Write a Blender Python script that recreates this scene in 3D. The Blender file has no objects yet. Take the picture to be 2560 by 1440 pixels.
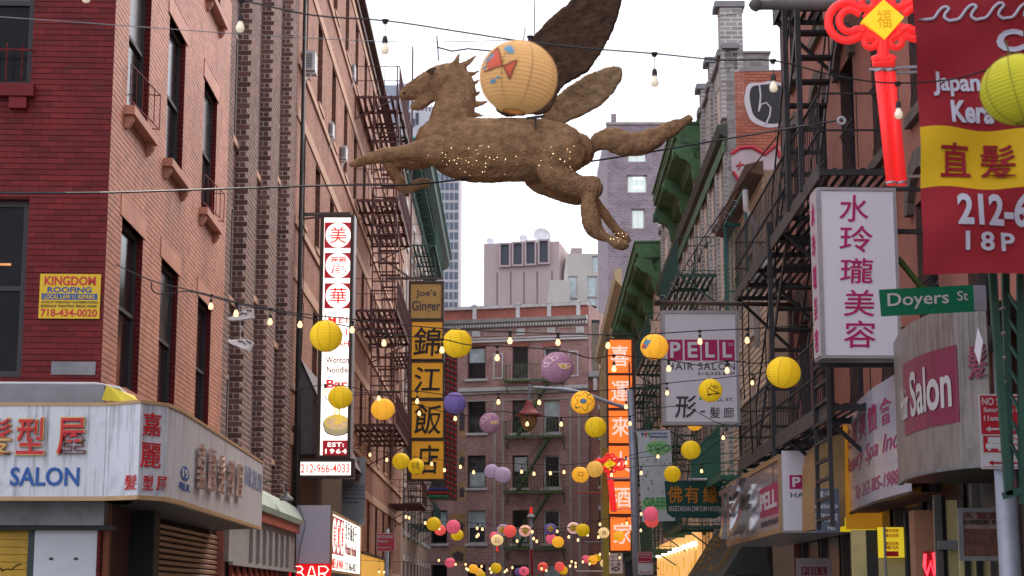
import bpy, math, random
from mathutils import Vector, Matrix
RN = random.Random(7)
sc = bpy.context.scene
COL = sc.collection
# ------------------------------------------------------------------ camera
FPX, TH, CZ = 4431.0, math.radians(9.87), 1.6
cd = bpy.data.cameras.new('camera'); cam = bpy.data.objects.new('camera', cd); COL.objects.link(cam)
cam.location = (0, 0, CZ); cam.rotation_euler = (math.radians(90) + TH, 0, 0)
cd.sensor_width = 36.0; cd.lens = 36.0 * FPX / 2560; cd.clip_start = .1; cd.clip_end = 3000
cd.dof.use_dof = True; cd.dof.focus_distance = 30; cd.dof.aperture_fstop = 5.0
sc.camera = cam
# ------------------------------------------------------------------ sky and sun
SUN_AZ, SUN_EL = math.radians(32), math.radians(44)      # azimuth measured from +Y towards +X
w = bpy.data.worlds.new('World'); sc.world = w; w.use_nodes = True
nt = w.node_tree; nt.nodes.clear()
sk = nt.nodes.new('ShaderNodeTexSky'); sk.sky_type = 'NISHITA'; sk.sun_disc = False
sk.sun_elevation = SUN_EL; sk.sun_rotation = SUN_AZ; sk.air_density = 1.0; sk.dust_density = 3.0
hs = nt.nodes.new('ShaderNodeHueSaturation'); hs.inputs['Saturation'].default_value = .18
mx = nt.nodes.new('ShaderNodeMixRGB'); mx.inputs[0].default_value = .72
mx.inputs[2].default_value = (10.3, 10.5, 11.8, 1)          # even cloud cover over the clear sky
bg = nt.nodes.new('ShaderNodeBackground'); bg.inputs[1].default_value = .105
ow = nt.nodes.new('ShaderNodeOutputWorld')
nt.links.new(sk.outputs[0], hs.inputs['Color']); nt.links.new(hs.outputs[0], mx.inputs[1])
nt.links.new(mx.outputs[0], bg.inputs[0]); nt.links.new(bg.outputs[0], ow.inputs[0])
sd = bpy.data.lights.new('sun', 'SUN'); sd.energy = 1.9; sd.angle = math.radians(40); sd.color = (1, .86, .72)
sun = bpy.data.objects.new('sun', sd); COL.objects.link(sun)
dv = Vector((math.sin(SUN_AZ) * math.cos(SUN_EL), math.cos(SUN_AZ) * math.cos(SUN_EL), math.sin(SUN_EL)))
sun.rotation_euler = dv.to_track_quat('Z', 'Y').to_euler()
sc.view_settings.view_transform = 'Standard'; sc.view_settings.look = 'None'
sc.view_settings.exposure = 0.68; sc.view_settings.gamma = 1; sc.view_settings.use_curve_mapping = False
sc.cycles.max_bounces = 5; sc.cycles.diffuse_bounces = 2
# ------------------------------------------------------------------ geometry helpers
CT, ST = math.cos(TH), math.sin(TH)
C0 = Vector((0, 0, CZ))
def ray(u, v):
    x, y = (u - 1280) / FPX, (720 - v) / FPX
    return Vector((x, CT - y * ST, ST + y * CT))
def PY(u, v, Y):
    d = ray(u, v); return C0 + d * (Y / d.y)
def PZ(u, v, z):
    d = ray(u, v); return C0 + d * ((z - CZ) / d.z)
def proj(p):
    q = Vector(p) - C0; zc = q.y * CT + q.z * ST
    if zc < .1: return (-9999, -9999)
    return (1280 + FPX * q.x / zc, 720 - FPX * (q.z * CT - q.y * ST) / zc)
class Fr:
    """wall frame: x along the wall (to the viewer's right), y into the wall, z up"""
    def __init__(s, O, r=(1, 0)):
        s.O = Vector(O); s.r = Vector((r[0], r[1], 0)).normalized(); s.i = Vector((-s.r.y, s.r.x, 0))
        s.M = Matrix(((s.r.x, s.i.x, 0, s.O.x), (s.r.y, s.i.y, 0, s.O.y), (0, 0, 1, s.O.z), (0, 0, 0, 1)))
    def px(s, u, v, off=0):
        d = ray(u, v); p0 = s.O + s.i * off
        t = (p0 - C0).dot(s.i) / d.dot(s.i); p = C0 + d * t - s.O
        return p.dot(s.r), p.z
    def w(s, x, y, z): return s.O + s.r * x + s.i * y + Vector((0, 0, z))
    def sub(s, x, y, z): return Fr(s.w(x, y, z), (s.r.x, s.r.y))
def mkrev(r, mat, par, T=None):
    for i in range(0, len(r.v), 16):
        g = MB(); g.v = r.v[i:i+16]; g.f = [(0,1,2,3),(4,5,6,7),(8,9,10,11),(12,13,14,15)]; o = mk('window_reveal', g, mat, par)
        if T: o.matrix_local = T
class MB:
    def __init__(s): s.v = []; s.f = []; s.sm = False
    def add(s, vs, fs):
        n = len(s.v); s.v += [tuple(p) for p in vs]; s.f += [tuple(n + i for i in f) for f in fs]; return s
    def box(s, x0, y0, z0, x1, y1, z1, noback=False):
        V = [(x0,y0,z0),(x1,y0,z0),(x1,y1,z0),(x0,y1,z0),(x0,y0,z1),(x1,y0,z1),(x1,y1,z1),(x0,y1,z1)]
        Fs = [(0,1,5,4),(1,2,6,5),(3,0,4,7),(4,5,6,7),(0,3,2,1)]
        if not noback: Fs.append((2,3,7,6))
        return s.add(V, Fs)
    def bar(s, p, q, w, h=None, up=(0, 0, 1)):
        p, q = Vector(p), Vector(q); h = h or w; d = (q - p)
        if d.length < 1e-6: return s
        d.normalize(); up = Vector(up)
        if abs(d.dot(up)) > .98: up = Vector((0, 1, 0)) if abs(d.y) < .9 else Vector((1, 0, 0))
        a = d.cross(up).normalized() * w / 2; b = a.cross(d).normalized() * h / 2
        V = [p-a-b, p+a-b, p+a+b, p-a+b, q-a-b, q+a-b, q+a+b, q-a+b]
        return s.add(V, [(0,1,2,3),(7,6,5,4),(0,4,5,1),(1,5,6,2),(2,6,7,3),(3,7,4,0)])
    def tube(s, pts, r, n=8, cap=True, closed=False):
        pts = [Vector(p) for p in pts]; rr = r if isinstance(r, (list, tuple)) else [r] * len(pts)
        base = len(s.v); N = len(pts); prev = None
        for k, p in enumerate(pts):
            if closed: t = pts[(k + 1) % N] - pts[k - 1]
            else: t = pts[min(k + 1, N - 1)] - pts[max(k - 1, 0)]
            t.normalize()
            if prev is None:
                a = t.cross(Vector((0, 0, 1)))
                if a.length < .05: a = t.cross(Vector((0, 1, 0)))
            else: a = prev - t * prev.dot(t)
            a.normalize(); prev = a; b = t.cross(a)
            for j in range(n):
                th = 2 * math.pi * j / n
                s.v.append(tuple(p + a * math.cos(th) * rr[k] + b * math.sin(th) * rr[k]))
        for k in range(N if closed else N - 1):
            for j in range(n):
                A = base + k * n; B = base + ((k + 1) % N) * n
                s.f.append((A + j, A + (j + 1) % n, B + (j + 1) % n, B + j))
        if cap and not closed:
            s.f.append(tuple(base + j for j in range(n))[::-1]); s.f.append(tuple(base + (N - 1) * n + j for j in range(n)))
        return s
    def lathe(s, prof, n=24, c=(0, 0, 0), ribs=0, ra=0):
        base = len(s.v); K = len(prof)
        for (r, z) in prof:
            for j in range(n):
                th = 2 * math.pi * j / n
                k = 1 - ra * abs(math.cos(th * ribs / 2)) ** 8 * 0 if not ribs else 1 + ra * (abs(math.sin(th * ribs / 2)) ** .6 - 1)
                s.v.append((c[0] + r * k * math.cos(th), c[1] + r * k * math.sin(th), c[2] + z))
        for i in range(K - 1):
            for j in range(n):
                s.f.append((base + i*n + j, base + i*n + (j+1) % n, base + (i+1)*n + (j+1) % n, base + (i+1)*n + j))
        return s
    def prism(s, poly, y0, y1):       # poly in x,z
        n = len(poly); b = len(s.v)
        s.v += [(x, y0, z) for x, z in poly] + [(x, y1, z) for x, z in poly]
        s.f.append(tuple(b + i for i in range(n))); s.f.append(tuple(b + n + i for i in range(n))[::-1])
        for i in range(n): s.f.append((b + i, b + n + i, b + n + (i + 1) % n, b + (i + 1) % n))
        return s
    def extr(s, prof, x0, x1):        # profile in y,z swept along x
        n = len(prof); b = len(s.v)
        s.v += [(x0, y, z) for y, z in prof] + [(x1, y, z) for y, z in prof]
        s.f.append(tuple(b + i for i in range(n))[::-1]); s.f.append(tuple(b + n + i for i in range(n)))
        for i in range(n): s.f.append((b + i, b + (i + 1) % n, b + n + (i + 1) % n, b + n + i))
        return s
    def quad(s, a, b, c, d): return s.add([a, b, c, d], [(0, 1, 2, 3)])
    def mesh(s, name, mat=None, smooth=False):
        m = bpy.data.meshes.new(name); m.from_pydata(s.v, [], s.f); m.update()
        if mat: m.materials.append(mat)
        if smooth: m.polygons.foreach_set('use_smooth', [True] * len(m.polygons))
        return m
def link(name, me, par=None, kind=None, loc=None, label=None):
    o = bpy.data.objects.new(name, me); COL.objects.link(o)
    if par is not None: o.parent = par
    if loc is not None: o.location = loc
    if kind: o['kind'] = kind
    if label: o['label'] = label
    return o
def mk(name, mb, mat, par=None, kind=None, smooth=False, loc=None, label=None):
    return link(name, mb.mesh(name, mat, smooth), par, kind, loc, label)
def thing(name, label, cat, fr, group=None):
    o = bpy.data.objects.new(name, None); COL.objects.link(o); o.empty_display_size = .2
    o.matrix_world = fr.M if isinstance(fr, Fr) else Matrix.Translation(Vector(fr))
    o['label'] = label; o['category'] = cat
    if group: o['group'] = group
    return o
# ------------------------------------------------------------------ materials
MC = {}
def M(name, col, rough=.75, var=.18, sc_=1.5, bump=.15, bs=60, emit=0, metal=0, spec=.4, dirt=0, ecol=None, alpha=None, streak=0, rnd=.0, trans=0):
    if name in MC: return MC[name]
    m = bpy.data.materials.new(name); m.use_nodes = True; MC[name] = m
    t = m.node_tree; N = t.nodes; L = t.links; p = N['Principled BSDF']
    p.inputs['Roughness'].default_value = rough; p.inputs['Metallic'].default_value = metal
    p.inputs['Specular IOR Level'].default_value = spec
    tc = N.new('ShaderNodeTexCoord')
    def noise(scale, det=4, vec=None, rg=.6):
        n = N.new('ShaderNodeTexNoise'); n.inputs['Scale'].default_value = scale; n.inputs['Detail'].default_value = det
        n.inputs['Roughness'].default_value = rg; L.new(vec or tc.outputs['Object'], n.inputs['Vector']); return n
    cur = None
    r = N.new('ShaderNodeMapRange'); n1 = noise(sc_)
    r.inputs[1].default_value = .3; r.inputs[2].default_value = .7
    r.inputs[3].default_value = 1 - var; r.inputs[4].default_value = 1 + var; L.new(n1.outputs[0], r.inputs[0])
    src = r.outputs[0]
    if rnd:
        oi = N.new('ShaderNodeObjectInfo'); ge = N.new('ShaderNodeNewGeometry')
        ad = N.new('ShaderNodeMath'); ad.operation = 'ADD'; L.new(oi.outputs['Random'], ad.inputs[0]); L.new(ge.outputs['Random Per Island'], ad.inputs[1])
        fr = N.new('ShaderNodeMath'); fr.operation = 'FRACT'; L.new(ad.outputs[0], fr.inputs[0])
        r2 = N.new('ShaderNodeMapRange'); r2.inputs[3].default_value = 1 - rnd; r2.inputs[4].default_value = 1 + rnd; L.new(fr.outputs[0], r2.inputs[0])
        mm = N.new('ShaderNodeMath'); mm.operation = 'MULTIPLY'; L.new(src, mm.inputs[0]); L.new(r2.outputs[0], mm.inputs[1]); src = mm.outputs[0]
    vm = N.new('ShaderNodeVectorMath'); vm.operation = 'SCALE'; vm.inputs[0].default_value = col[:3]; L.new(src, vm.inputs['Scale'])
    cur = vm.outputs[0]
    def mixin(fac, c2, cur):
        x = N.new('ShaderNodeMixRGB'); L.new(fac, x.inputs[0]); L.new(cur, x.inputs[1]); x.inputs[2].default_value = (*c2, 1); return x.outputs[0]
    if dirt:
        n2 = noise(3.1, 8, rg=.75); rr = N.new('ShaderNodeMapRange'); rr.inputs[1].default_value = .52; rr.inputs[2].default_value = .75
        rr.inputs[4].default_value = dirt; L.new(n2.outputs[0], rr.inputs[0]); cur = mixin(rr.outputs[0], (.035, .03, .028), cur)
    if streak:
        mp = N.new('ShaderNodeMapping'); mp.inputs['Scale'].default_value = (9, 9, .55); L.new(tc.outputs['Object'], mp.inputs[0])
        n3 = noise(1.3, 6, mp.outputs[0]); rr = N.new('ShaderNodeMapRange'); rr.inputs[1].default_value = .52; rr.inputs[2].default_value = .72
        rr.inputs[4].default_value = streak; L.new(n3.outputs[0], rr.inputs[0]); cur = mixin(rr.outputs[0], (.05, .042, .036), cur)
    L.new(cur, p.inputs['Base Color'])
    if bump:
        nb = noise(bs, 3); b = N.new('ShaderNodeBump'); b.inputs['Strength'].default_value = bump; b.inputs['Distance'].default_value = .01
        L.new(nb.outputs[0], b.inputs['Height']); L.new(b.outputs[0], p.inputs['Normal'])
    if emit:
        p.inputs['Emission Color'].default_value = (*(ecol or col)[:3], 1); p.inputs['Emission Strength'].default_value = emit
    if trans: p.inputs['Transmission Weight'].default_value = trans
    return m
def MBR(name, col, mort, bw=.2, bh=.067, rough=.8, var=.25, bump=.5, ms=.012, dirt=.0, spec=.3, col2=None):
    """procedural brickwork for walls too far off to tell the bricks apart, and for reveals"""
    if name in MC: return MC[name]
    m = bpy.data.materials.new(name); m.use_nodes = True; MC[name] = m
    t = m.node_tree; N = t.nodes; L = t.links; p = N['Principled BSDF']; p.inputs['Roughness'].default_value = rough
    p.inputs['Specular IOR Level'].default_value = spec
    tc = N.new('ShaderNodeTexCoord'); sx = N.new('ShaderNodeSeparateXYZ'); L.new(tc.outputs['Object'], sx.inputs[0])
    a = N.new('ShaderNodeMath'); L.new(sx.outputs[0], a.inputs[0]); L.new(sx.outputs[1], a.inputs[1])
    cx = N.new('ShaderNodeCombineXYZ'); L.new(a.outputs[0], cx.inputs[0]); L.new(sx.outputs[2], cx.inputs[1])
    b = N.new('ShaderNodeTexBrick'); L.new(cx.outputs[0], b.inputs['Vector']); b.inputs['Scale'].default_value = 1
    b.inputs['Brick Width'].default_value = bw; b.inputs['Row Height'].default_value = bh; b.inputs['Mortar Size'].default_value = ms
    b.inputs['Color1'].default_value = (*[c * (1 - var) for c in col], 1); b.inputs['Color2'].default_value = (*[c * (1 + var) for c in (col2 or col)], 1)
    b.inputs['Mortar'].default_value = (*mort, 1)
    n = N.new('ShaderNodeTexNoise'); n.inputs['Scale'].default_value = .8; n.inputs['Detail'].default_value = 5; L.new(tc.outputs['Object'], n.inputs[0])
    r = N.new('ShaderNodeMapRange'); r.inputs[1].default_value = .3; r.inputs[2].default_value = .7; r.inputs[3].default_value = .78; r.inputs[4].default_value = 1.2; L.new(n.outputs[0], r.inputs[0])
    vm = N.new('ShaderNodeVectorMath'); vm.operation = 'SCALE'; L.new(b.outputs[0], vm.inputs[0]); L.new(r.outputs[0], vm.inputs['Scale'])
    L.new(vm.outputs[0], p.inputs['Base Color'])
    bu = N.new('ShaderNodeBump'); bu.inputs['Strength'].default_value = bump; bu.inputs['Distance'].default_value = .01; bu.invert = True
    L.new(b.outputs['Fac'], bu.inputs['Height']); L.new(bu.outputs[0], p.inputs['Normal'])
    return m
# ------------------------------------------------------------------ text
TC = {}
def text_mesh(body, bold, extr, shear=0, sp=1.0):
    bold = bold * (.3 if any(ord(q) > 0x2000 for q in body) and body != 'Joe’s' else .7)
    k = (body, bold, extr, shear, sp)
    if k in TC: return TC[k]
    c = bpy.data.curves.new('t', 'FONT'); c.body = body; c.size = 1; c.offset = bold; c.extrude = .5 if extr else 0
    c.shear = shear; c.space_character = sp; c.resolution_u = 3 if len(body) > 1 else 4
    o = bpy.data.objects.new('t', c)
    me = bpy.data.meshes.new_from_object(o)
    V = [v.co.copy() for v in me.vertices]; Fs = [tuple(p.vertices) for p in me.polygons]
    bpy.data.objects.remove(o); bpy.data.curves.remove(c); bpy.data.meshes.remove(me)
    x0 = min(v.x for v in V); x1 = max(v.x for v in V); y0 = min(v.y for v in V); y1 = max(v.y for v in V)
    TC[k] = ([((v.x - x0) / max(x1 - x0, 1e-6), (v.y - y0) / max(y1 - y0, 1e-6), v.z) for v in V], Fs)
    return TC[k]
def txt(par, body, x0, z0, x1, z1, y, mat, bold=0., extr=.006, shear=0, sp=1.0, name='lettering', warp=None):
    V, Fs = text_mesh(body, bold, bool(extr), shear, sp)
    mb = MB()
    P = [(x0 + a * (x1 - x0), y - extr * (c + .5), z0 + b * (z1 - z0)) for a, b, c in V]
    if warp: P = [warp(*q) for q in P]
    mb.add(P, Fs); return mk(name, mb, mat, par)
def tpx(par, fr, body, u0, v0, u1, v1, y, mat, vr=None, **k):
    """text into a pixel box on the plane y of frame fr (heights read at its left edge)"""
    xa, zt = fr.px(u0, v0, y); xb, _ = fr.px(u1, v0 if vr is None else vr, y); _, zb = fr.px(u0, v1, y)
    return txt(par, body, xa, zb, xb, zt, y, mat, **k)
# ------------------------------------------------------------------ walls
def wallgrid(mb, x0, x1, z0, z1, holes, y=0, dep=.2, mr=None):
    hs = [(max(a, x0), max(b, z0), min(c, x1), min(d, z1)) for a, b, c, d in holes if c > x0 and a < x1 and d > z0 and b < z1]
    xs = sorted({x0, x1, *[h[0] for h in hs], *[h[2] for h in hs]}); zs = sorted({z0, z1, *[h[1] for h in hs], *[h[3] for h in hs]})
    for i in range(len(xs) - 1):
        for j in range(len(zs) - 1):
            cx, cz = (xs[i] + xs[i+1]) / 2, (zs[j] + zs[j+1]) / 2
            if any(a < cx < c and b < cz < d for a, b, c, d in hs): continue
            mb.quad((xs[i], y, zs[j]), (xs[i+1], y, zs[j]), (xs[i+1], y, zs[j+1]), (xs[i], y, zs[j+1]))
    r = mr or mb
    for a, b, c, d in hs:
        Y = y + dep
        r.quad((a, y, b), (a, y, d), (a, Y, d), (a, Y, b)); r.quad((c, y, d), (c, y, b), (c, Y, b), (c, Y, d))
        r.quad((a, y, d), (c, y, d), (c, Y, d), (a, Y, d)); r.quad((c, y, b), (a, y, b), (a, Y, b), (c, Y, b))
def body_box(par, x0, x1, z1, depth, mat, name='wall', z0=0, y0=.22):
    return mk(name, MB().box(x0, y0, z0, x1, depth, z1), mat, par)
def bricks(fr, x0, x1, z0, z1, holes, bl=.2, bh=.067, j=.01, proud=.008, y=0, mg=250, jv=None):
    jv = j if jv is None else jv
    """running bond; returns (full bricks, cut bricks) as local boxes, only where a camera nearby could see them"""
    full, cut = [], []; k = 0; z = z0
    while z < z1 - .01:
        zt = min(z + bh - j, z1); x = x0 - (bl / 2 if k % 2 else 0)
        hh = [h for h in holes if h[1] < zt - .004 and h[3] > z + .004]
        while x < x1 - .005:
            a, b = max(x, x0), min(x + bl - jv, x1); x += bl
            u, v = proj(fr.w((a + b) / 2, y, z))
            if not (-mg < u < 2560 + mg and -mg < v < 1440 + mg): continue
            seg = [(a, b)]
            for h in hh:
                ns = []
                for p, q in seg:
                    if h[2] <= p or h[0] >= q: ns.append((p, q)); continue
                    if h[0] > p: ns.append((p, min(q, h[0])))
                    if h[2] < q: ns.append((max(p, h[2]), q))
                seg = ns
            for p, q in seg:
                if q - p < .012: continue
                pr = proud * RN.uniform(.75, 1.2)
                if abs(q - p - (bl - jv)) < 1e-4 and zt - z > bh - j - 1e-4: full.append((p, z, pr, y))
                else: cut.append((p, z, q, zt, pr, y))
        z += bh; k += 1
    return full, cut
BM = {}
def lay_bricks(par, sets, mat, bl=.2, bh=.067, j=.01, n=300, jv=None):
    """sets: list of (frame, full, cut, transform local->parent)"""
    allf = []; mb = MB(); jv = j if jv is None else jv
    for fr, full, cut, T in sets:
        for b in full:
            p = fr.w(b[0], b[3], b[1]); u, v = proj(p)
            vis = -10 < u < 2570 and -10 < v < 1450
            allf.append(((p - C0).length + (0 if vis else 1000), b, T))
        for (p, z, q, zt, pr, y) in cut: _bx(mb, p, y - pr, z, q, y, zt, T)
    allf.sort(key=lambda t: t[0])
    key = (bl, bh, mat.name)
    if key not in BM: BM[key] = MB().box(0, 0, 0, bl - jv, .02, bh - j).mesh('brick', mat)
    for d, b, T in allf[:n]:
        o = link('brick', BM[key], par)
        L = Matrix.Translation(Vector((b[0], b[3] - b[2], b[1]))); o.matrix_local = (T @ L) if T else L
    for d, b, T in allf[n:]: _bx(mb, b[0], b[3] - b[2], b[1], b[0] + bl - jv, b[3], b[1] + bh - j, T)
    if mb.v: mk('brickwork', mb, mat, par, kind='stuff')
def _bx(mb, x0, y0, z0, x1, y1, z1, T):
    n = len(mb.v); mb.box(x0, y0, z0, x1, y1, z1, noback=True)
    if T:
        for i in range(n, len(mb.v)): mb.v[i] = tuple(T @ Vector(mb.v[i]))
def window(par, x0, x1, z0, z1, y, fm, gm, fw=.05, sill=None, sm=None, lintel=None, T=None, gm2=None, mull=False, blind=None, rail=True, sy=0, so=.08, sx=.08, sb=False):
    mb = MB(); e = .004
    X0, X1, Z0, Z1 = x0 + e, x1 - e, z0 + e, z1 - e
    mb.box(X0, y - .03, Z0, X0 + fw, y + .04, Z1).box(X1 - fw, y - .03, Z0, X1, y + .04, Z1)
    mb.box(X0 + fw, y - .028, Z1 - fw, X1 - fw, y + .04, Z1).box(X0 + fw, y - .028, Z0, X1 - fw, y + .04, Z0 + fw)
    zm = (z0 + z1) / 2
    if rail: mb.box(X0 + fw, y - .022, zm - fw * .4, X1 - fw, y + .04, zm + fw * .4)
    if mull: mb.box((x0 + x1) / 2 - .015, y - .018, Z0 + fw, (x0 + x1) / 2 + .015, y + .03, Z1 - fw)
    f = mk('window', mb, fm, par)
    if rail:
        mk('pane', MB().box(X0 + fw, y + .0, zm + fw * .4, X1 - fw, y + .012, Z1 - fw), gm2 or gm, f)
        mk('pane', MB().box(X0 + fw, y + .015, Z0 + fw, X1 - fw, y + .027, zm - fw * .4), gm, f)
    else: mk('pane', MB().box(X0 + fw, y + .0, Z0 + fw, X1 - fw, y + .012, Z1 - fw), gm, f)
    if sill:
        s = MB().box(x0 - sx, sy - so, z0 - sill, x1 + sx, y - .03, z0)
        if sb:
            for q in (x0 - sx + .06, x1 + sx - .16): s.extr([(sy - so * .8, z0 - sill), (sy - .001, z0 - sill), (sy - .001, z0 - sill - .16), (sy - so * .35, z0 - sill - .15), (sy - so * .75, z0 - sill - .06)], q, q + .1)
        mk('sill', s, sm or fm, f)
    if lintel: mk('lintel', MB().box(x0 - sx, sy - .018, z1, x1 + sx, sy + .05, z1 + lintel), sm or fm, f)
    if T:
        f.matrix_local = T
    return f
def holes_px(fr, lst, off=0):
    """list of (u_left, v_top, v_bottom_left, width m) -> local rects"""
    out = []
    for u, vt, vb, wd in lst:
        x, zt = fr.px(u, vt, off); _, zb = fr.px(u, vb, off); out.append((x, zb, x + wd, zt))
    return out
# ------------------------------------------------------------------ fire escapes
SM = {}
def shared(key, fn):
    if key not in SM: SM[key] = fn()
    return SM[key]
def balcony(par, x0, x1, z, pr, mat, h=.9, sp=.13, ns=9, y0=0, beams=3, rails=(.98, .5), ends=(1, 1), sw=.05, bracket=True, skirt=0, bar=.018, cross=False):
    L = x1 - x0
    if cross:
        n = max(3, int(L / (sw * 2)))
        me = shared(('sc', pr, sw, mat.name), lambda: MB().box(0, -pr, 0, sw, 0, .012).mesh('slat', mat))
        for i in range(n): link('slat', me, par, loc=(x0 + (i + .3) * L / n, y0, z))
    else:
        me = shared(('sl', round(L, 3), sw, mat.name), lambda: MB().box(0, 0, 0, L, sw, .012).mesh('slat', mat))
        for i in range(ns): link('slat', me, par, loc=(x0, y0 - pr + (i + .5) * pr / ns - sw / 2, z))
    b = MB(); b.box(x0, y0 - pr - .012, z - .09, x1, y0 - pr, z + .05)
    for i in range(beams):
        xx = x0 + (L - .04) * i / max(1, beams - 1); b.box(xx, y0 - pr, z - .08, xx + .04, y0, z - .005)
    mk('floor_beam', b, mat, par)
    if bracket:
        for xx in (x0 + .03, x1 - .07): mk('bracket', MB().bar((xx + .02, y0 - pr * .92, z - .08), (xx + .02, y0, z - .75), .035, .035).bar((xx+.02, y0-.02, z-.8), (xx+.02, y0-.02, z-.08), .035, .035), mat, par)
    r = MB()
    for t in rails:
        zz = z + h * t; r.bar((x0, y0 - pr, zz), (x1, y0 - pr, zz), .03, .02)
        if ends[0]: r.bar((x0, y0, zz), (x0, y0 - pr, zz), .03, .02)
        if ends[1]: r.bar((x1, y0, zz), (x1, y0 - pr, zz), .03, .02)
    mk('railing', r, mat, par)
    me = shared(('bal', h, bar, mat.name), lambda: MB().box(-bar / 2, -bar / 2, 0, bar / 2, bar / 2, h).mesh('baluster', mat))
    n = int(L / sp)
    for i in range(n + 1): link('baluster', me, par, loc=(x0 + L * i / n, y0 - pr - .004, z + .01))
    m = max(2, int(pr / sp / (2.4 if sp > .15 else 1)))
    for e, xx in zip(ends, (x0, x1)):
        if e:
            for i in range(1, m): link('baluster', me, par, loc=(xx, y0 - pr * i / m, z + .01))
def stair(par, xa, za, xb, zb, ya, yb, mat, n=10, tw=.13, rail=.85):
    s = MB()
    for y in (ya, yb): s.bar((xa, y, za), (xb, y, zb), .02, .13)
    mk('stringer', s, mat, par)
    r = MB()
    for y in (ya, yb):
        r.bar((xa, y, za + rail), (xb, y, zb + rail), .025, .025)
        for t in (0, .33, .66, 1): r.bar((xa + (xb-xa)*t, y, za + (zb-za)*t), (xa + (xb-xa)*t, y, za + (zb-za)*t + rail), .02, .02)
    mk('handrail', r, mat, par)
    me = shared(('tr', round(abs(ya - yb), 3), tw, mat.name), lambda: MB().box(-tw / 2, 0, -.018, tw / 2, abs(ya - yb), .018).mesh('tread', mat))
    for i in range(n):
        t = (i + .5) / n; link('tread', me, par, loc=(xa + (xb - xa) * t, min(ya, yb), za + (zb - za) * t))
def ladder(par, xa, xb, z0, z1, y, mat, n=None, w=.03):
    s = MB(); s.bar((xa, y, z0), (xa, y, z1), w, w).bar((xb, y, z0), (xb, y, z1), w, w); mk('ladder_rail', s, mat, par)
    n = n or int((z1 - z0) / .3)
    me = shared(('rg', round(xb - xa, 3), w, mat.name), lambda: MB().bar((0, 0, 0), (xb - xa, 0, 0), w * .8, w * .8).mesh('rung', mat))
    for i in range(n): link('rung', me, par, loc=(xa, y, z0 + (i + .5) * (z1 - z0) / n))
# ------------------------------------------------------------------ ground
m_asph = M('asphalt', (.05, .05, .052), .9, .2, 2); m_conc = M('concrete', (.3, .29, .27), .9, .15, 3)
mk('ground', MB().box(-900, -300, -.3, 900, 1500, -.004), m_asph, kind='structure')
mk('road', MB().quad((-2.6, -30, 0), (2.8, -30, 0), (2.8, 130, 0), (-2.6, 130, 0)), m_asph, kind='structure')
mk('left_pavement', MB().box(-9, -30, -.01, -2.6, 116, .13), m_conc, kind='structure')
mk('right_pavement', MB().box(2.8, -30, -.01, 9, 116, .13), m_conc, kind='structure')
# ------------------------------------------------------------------ common materials
m_black = M('black_metal', (.018, .018, .02), .55, .2, 5, .1); m_dark = M('dark_interior', (.012, .011, .012), .9, .1, 1, 0)
m_glass = M('dark_glass', (.012, .013, .016), .12, .5, 1.2, 0, spec=.45); m_glass2 = M('curtained_glass', (.06, .058, .06), .2, .6, 2.5, 0, spec=.4)
m_glassb = M('bright_glass', (.42, .5, .52), .12, .25, 2, 0, spec=.8)
m_wframe = M('window_frame_dark', (.045, .04, .045), .6); m_wwhite = M('white_trim', (.55, .55, .57), .6)
m_red = M('red_paint', (.165, .014, .016), .6, .24, .8, .12, 45, rnd=.2, dirt=.45, spec=.25)  # front copy of the paint, coloured dark as in shade
m_redm = M('red_paint_joint', (.075, .007, .008), .8, .2, 1.2, .1, dirt=.2)
m_redr = MBR('red_paint_reveal', (.17, .014, .016), (.07, .007, .008), var=.08, spec=.3)
m_red_lit = M('red_paint_lit', (.56, .25, .175), .55, .2, .55, .14, 45, rnd=.12, dirt=.42, spec=.45)  # same red paint on the side wall, its daylight put into the colour
m_red_lit_joint = M('red_paint_lit_joint', (.11, .045, .035), .8, .15, 1.2, .1)
m_b2 = M('brown_brick', (.17, .085, .075), .85, .2, 2, .3, 50, rnd=.35); m_b2m = M('pale_mortar', (.58, .49, .43), .95, .15, 3)
m_b2r = MBR('brown_brick_reveal', (.07, .032, .03), (.42, .35, .30), .12, .1, ms=.02, var=.4)
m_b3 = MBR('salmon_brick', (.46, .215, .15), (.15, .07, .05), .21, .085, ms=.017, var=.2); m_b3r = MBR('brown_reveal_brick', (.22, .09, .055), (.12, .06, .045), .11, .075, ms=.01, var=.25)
m_band = M('beige_band', (.52, .31, .22), .8, .12, 1.5, .15, dirt=.3)
m_white = M('white_panel', (.60, .62, .68), .35, .06, .6, .03, streak=.8, dirt=.4, spec=.5)
m_wplain = M('white_sheet', (.6, .62, .68), .5, .06, .8, .03, dirt=.12)
m_redl = M('red_letters', (.55, .02, .025), .4, .1, 2, 0); m_gold = M('gold_edge', (.5, .33, .12), .3, .1, 2, 0, metal=.7)
m_blue = M('blue_letters', (.02, .09, .32), .5, .05, 2, 0); m_blk = M('black_letters', (.012, .012, .014), .5, .05, 2, 0)
m_bead = M('tan_trim', (.45, .28, .14), .5, .15, 3, .05); m_gmetal = M('grey_metal', (.22, .22, .23), .5, .2, 2, .05, dirt=.5, metal=.3)
def chain(P, vpu, uh):
    s = (vpu - 1280) * CT / FPX; k = (uh - 1280) * CT / FPX
    Y = (P.x - s * P.y) / (k - s); return Vector((k * Y, Y, 0))
C1 = PY(262, 700, 20.0); C1 = Vector((C1.x, C1.y, 0)); C2 = chain(C1, 1215, 538); C3 = chain(C2, 1225, 715); C4 = chain(C3, 1250, 1000)
FF = Fr(C1, (1, .05)); FL = Fr(C1, (C2 - C1).xy); L1 = (C2 - C1).length
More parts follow.
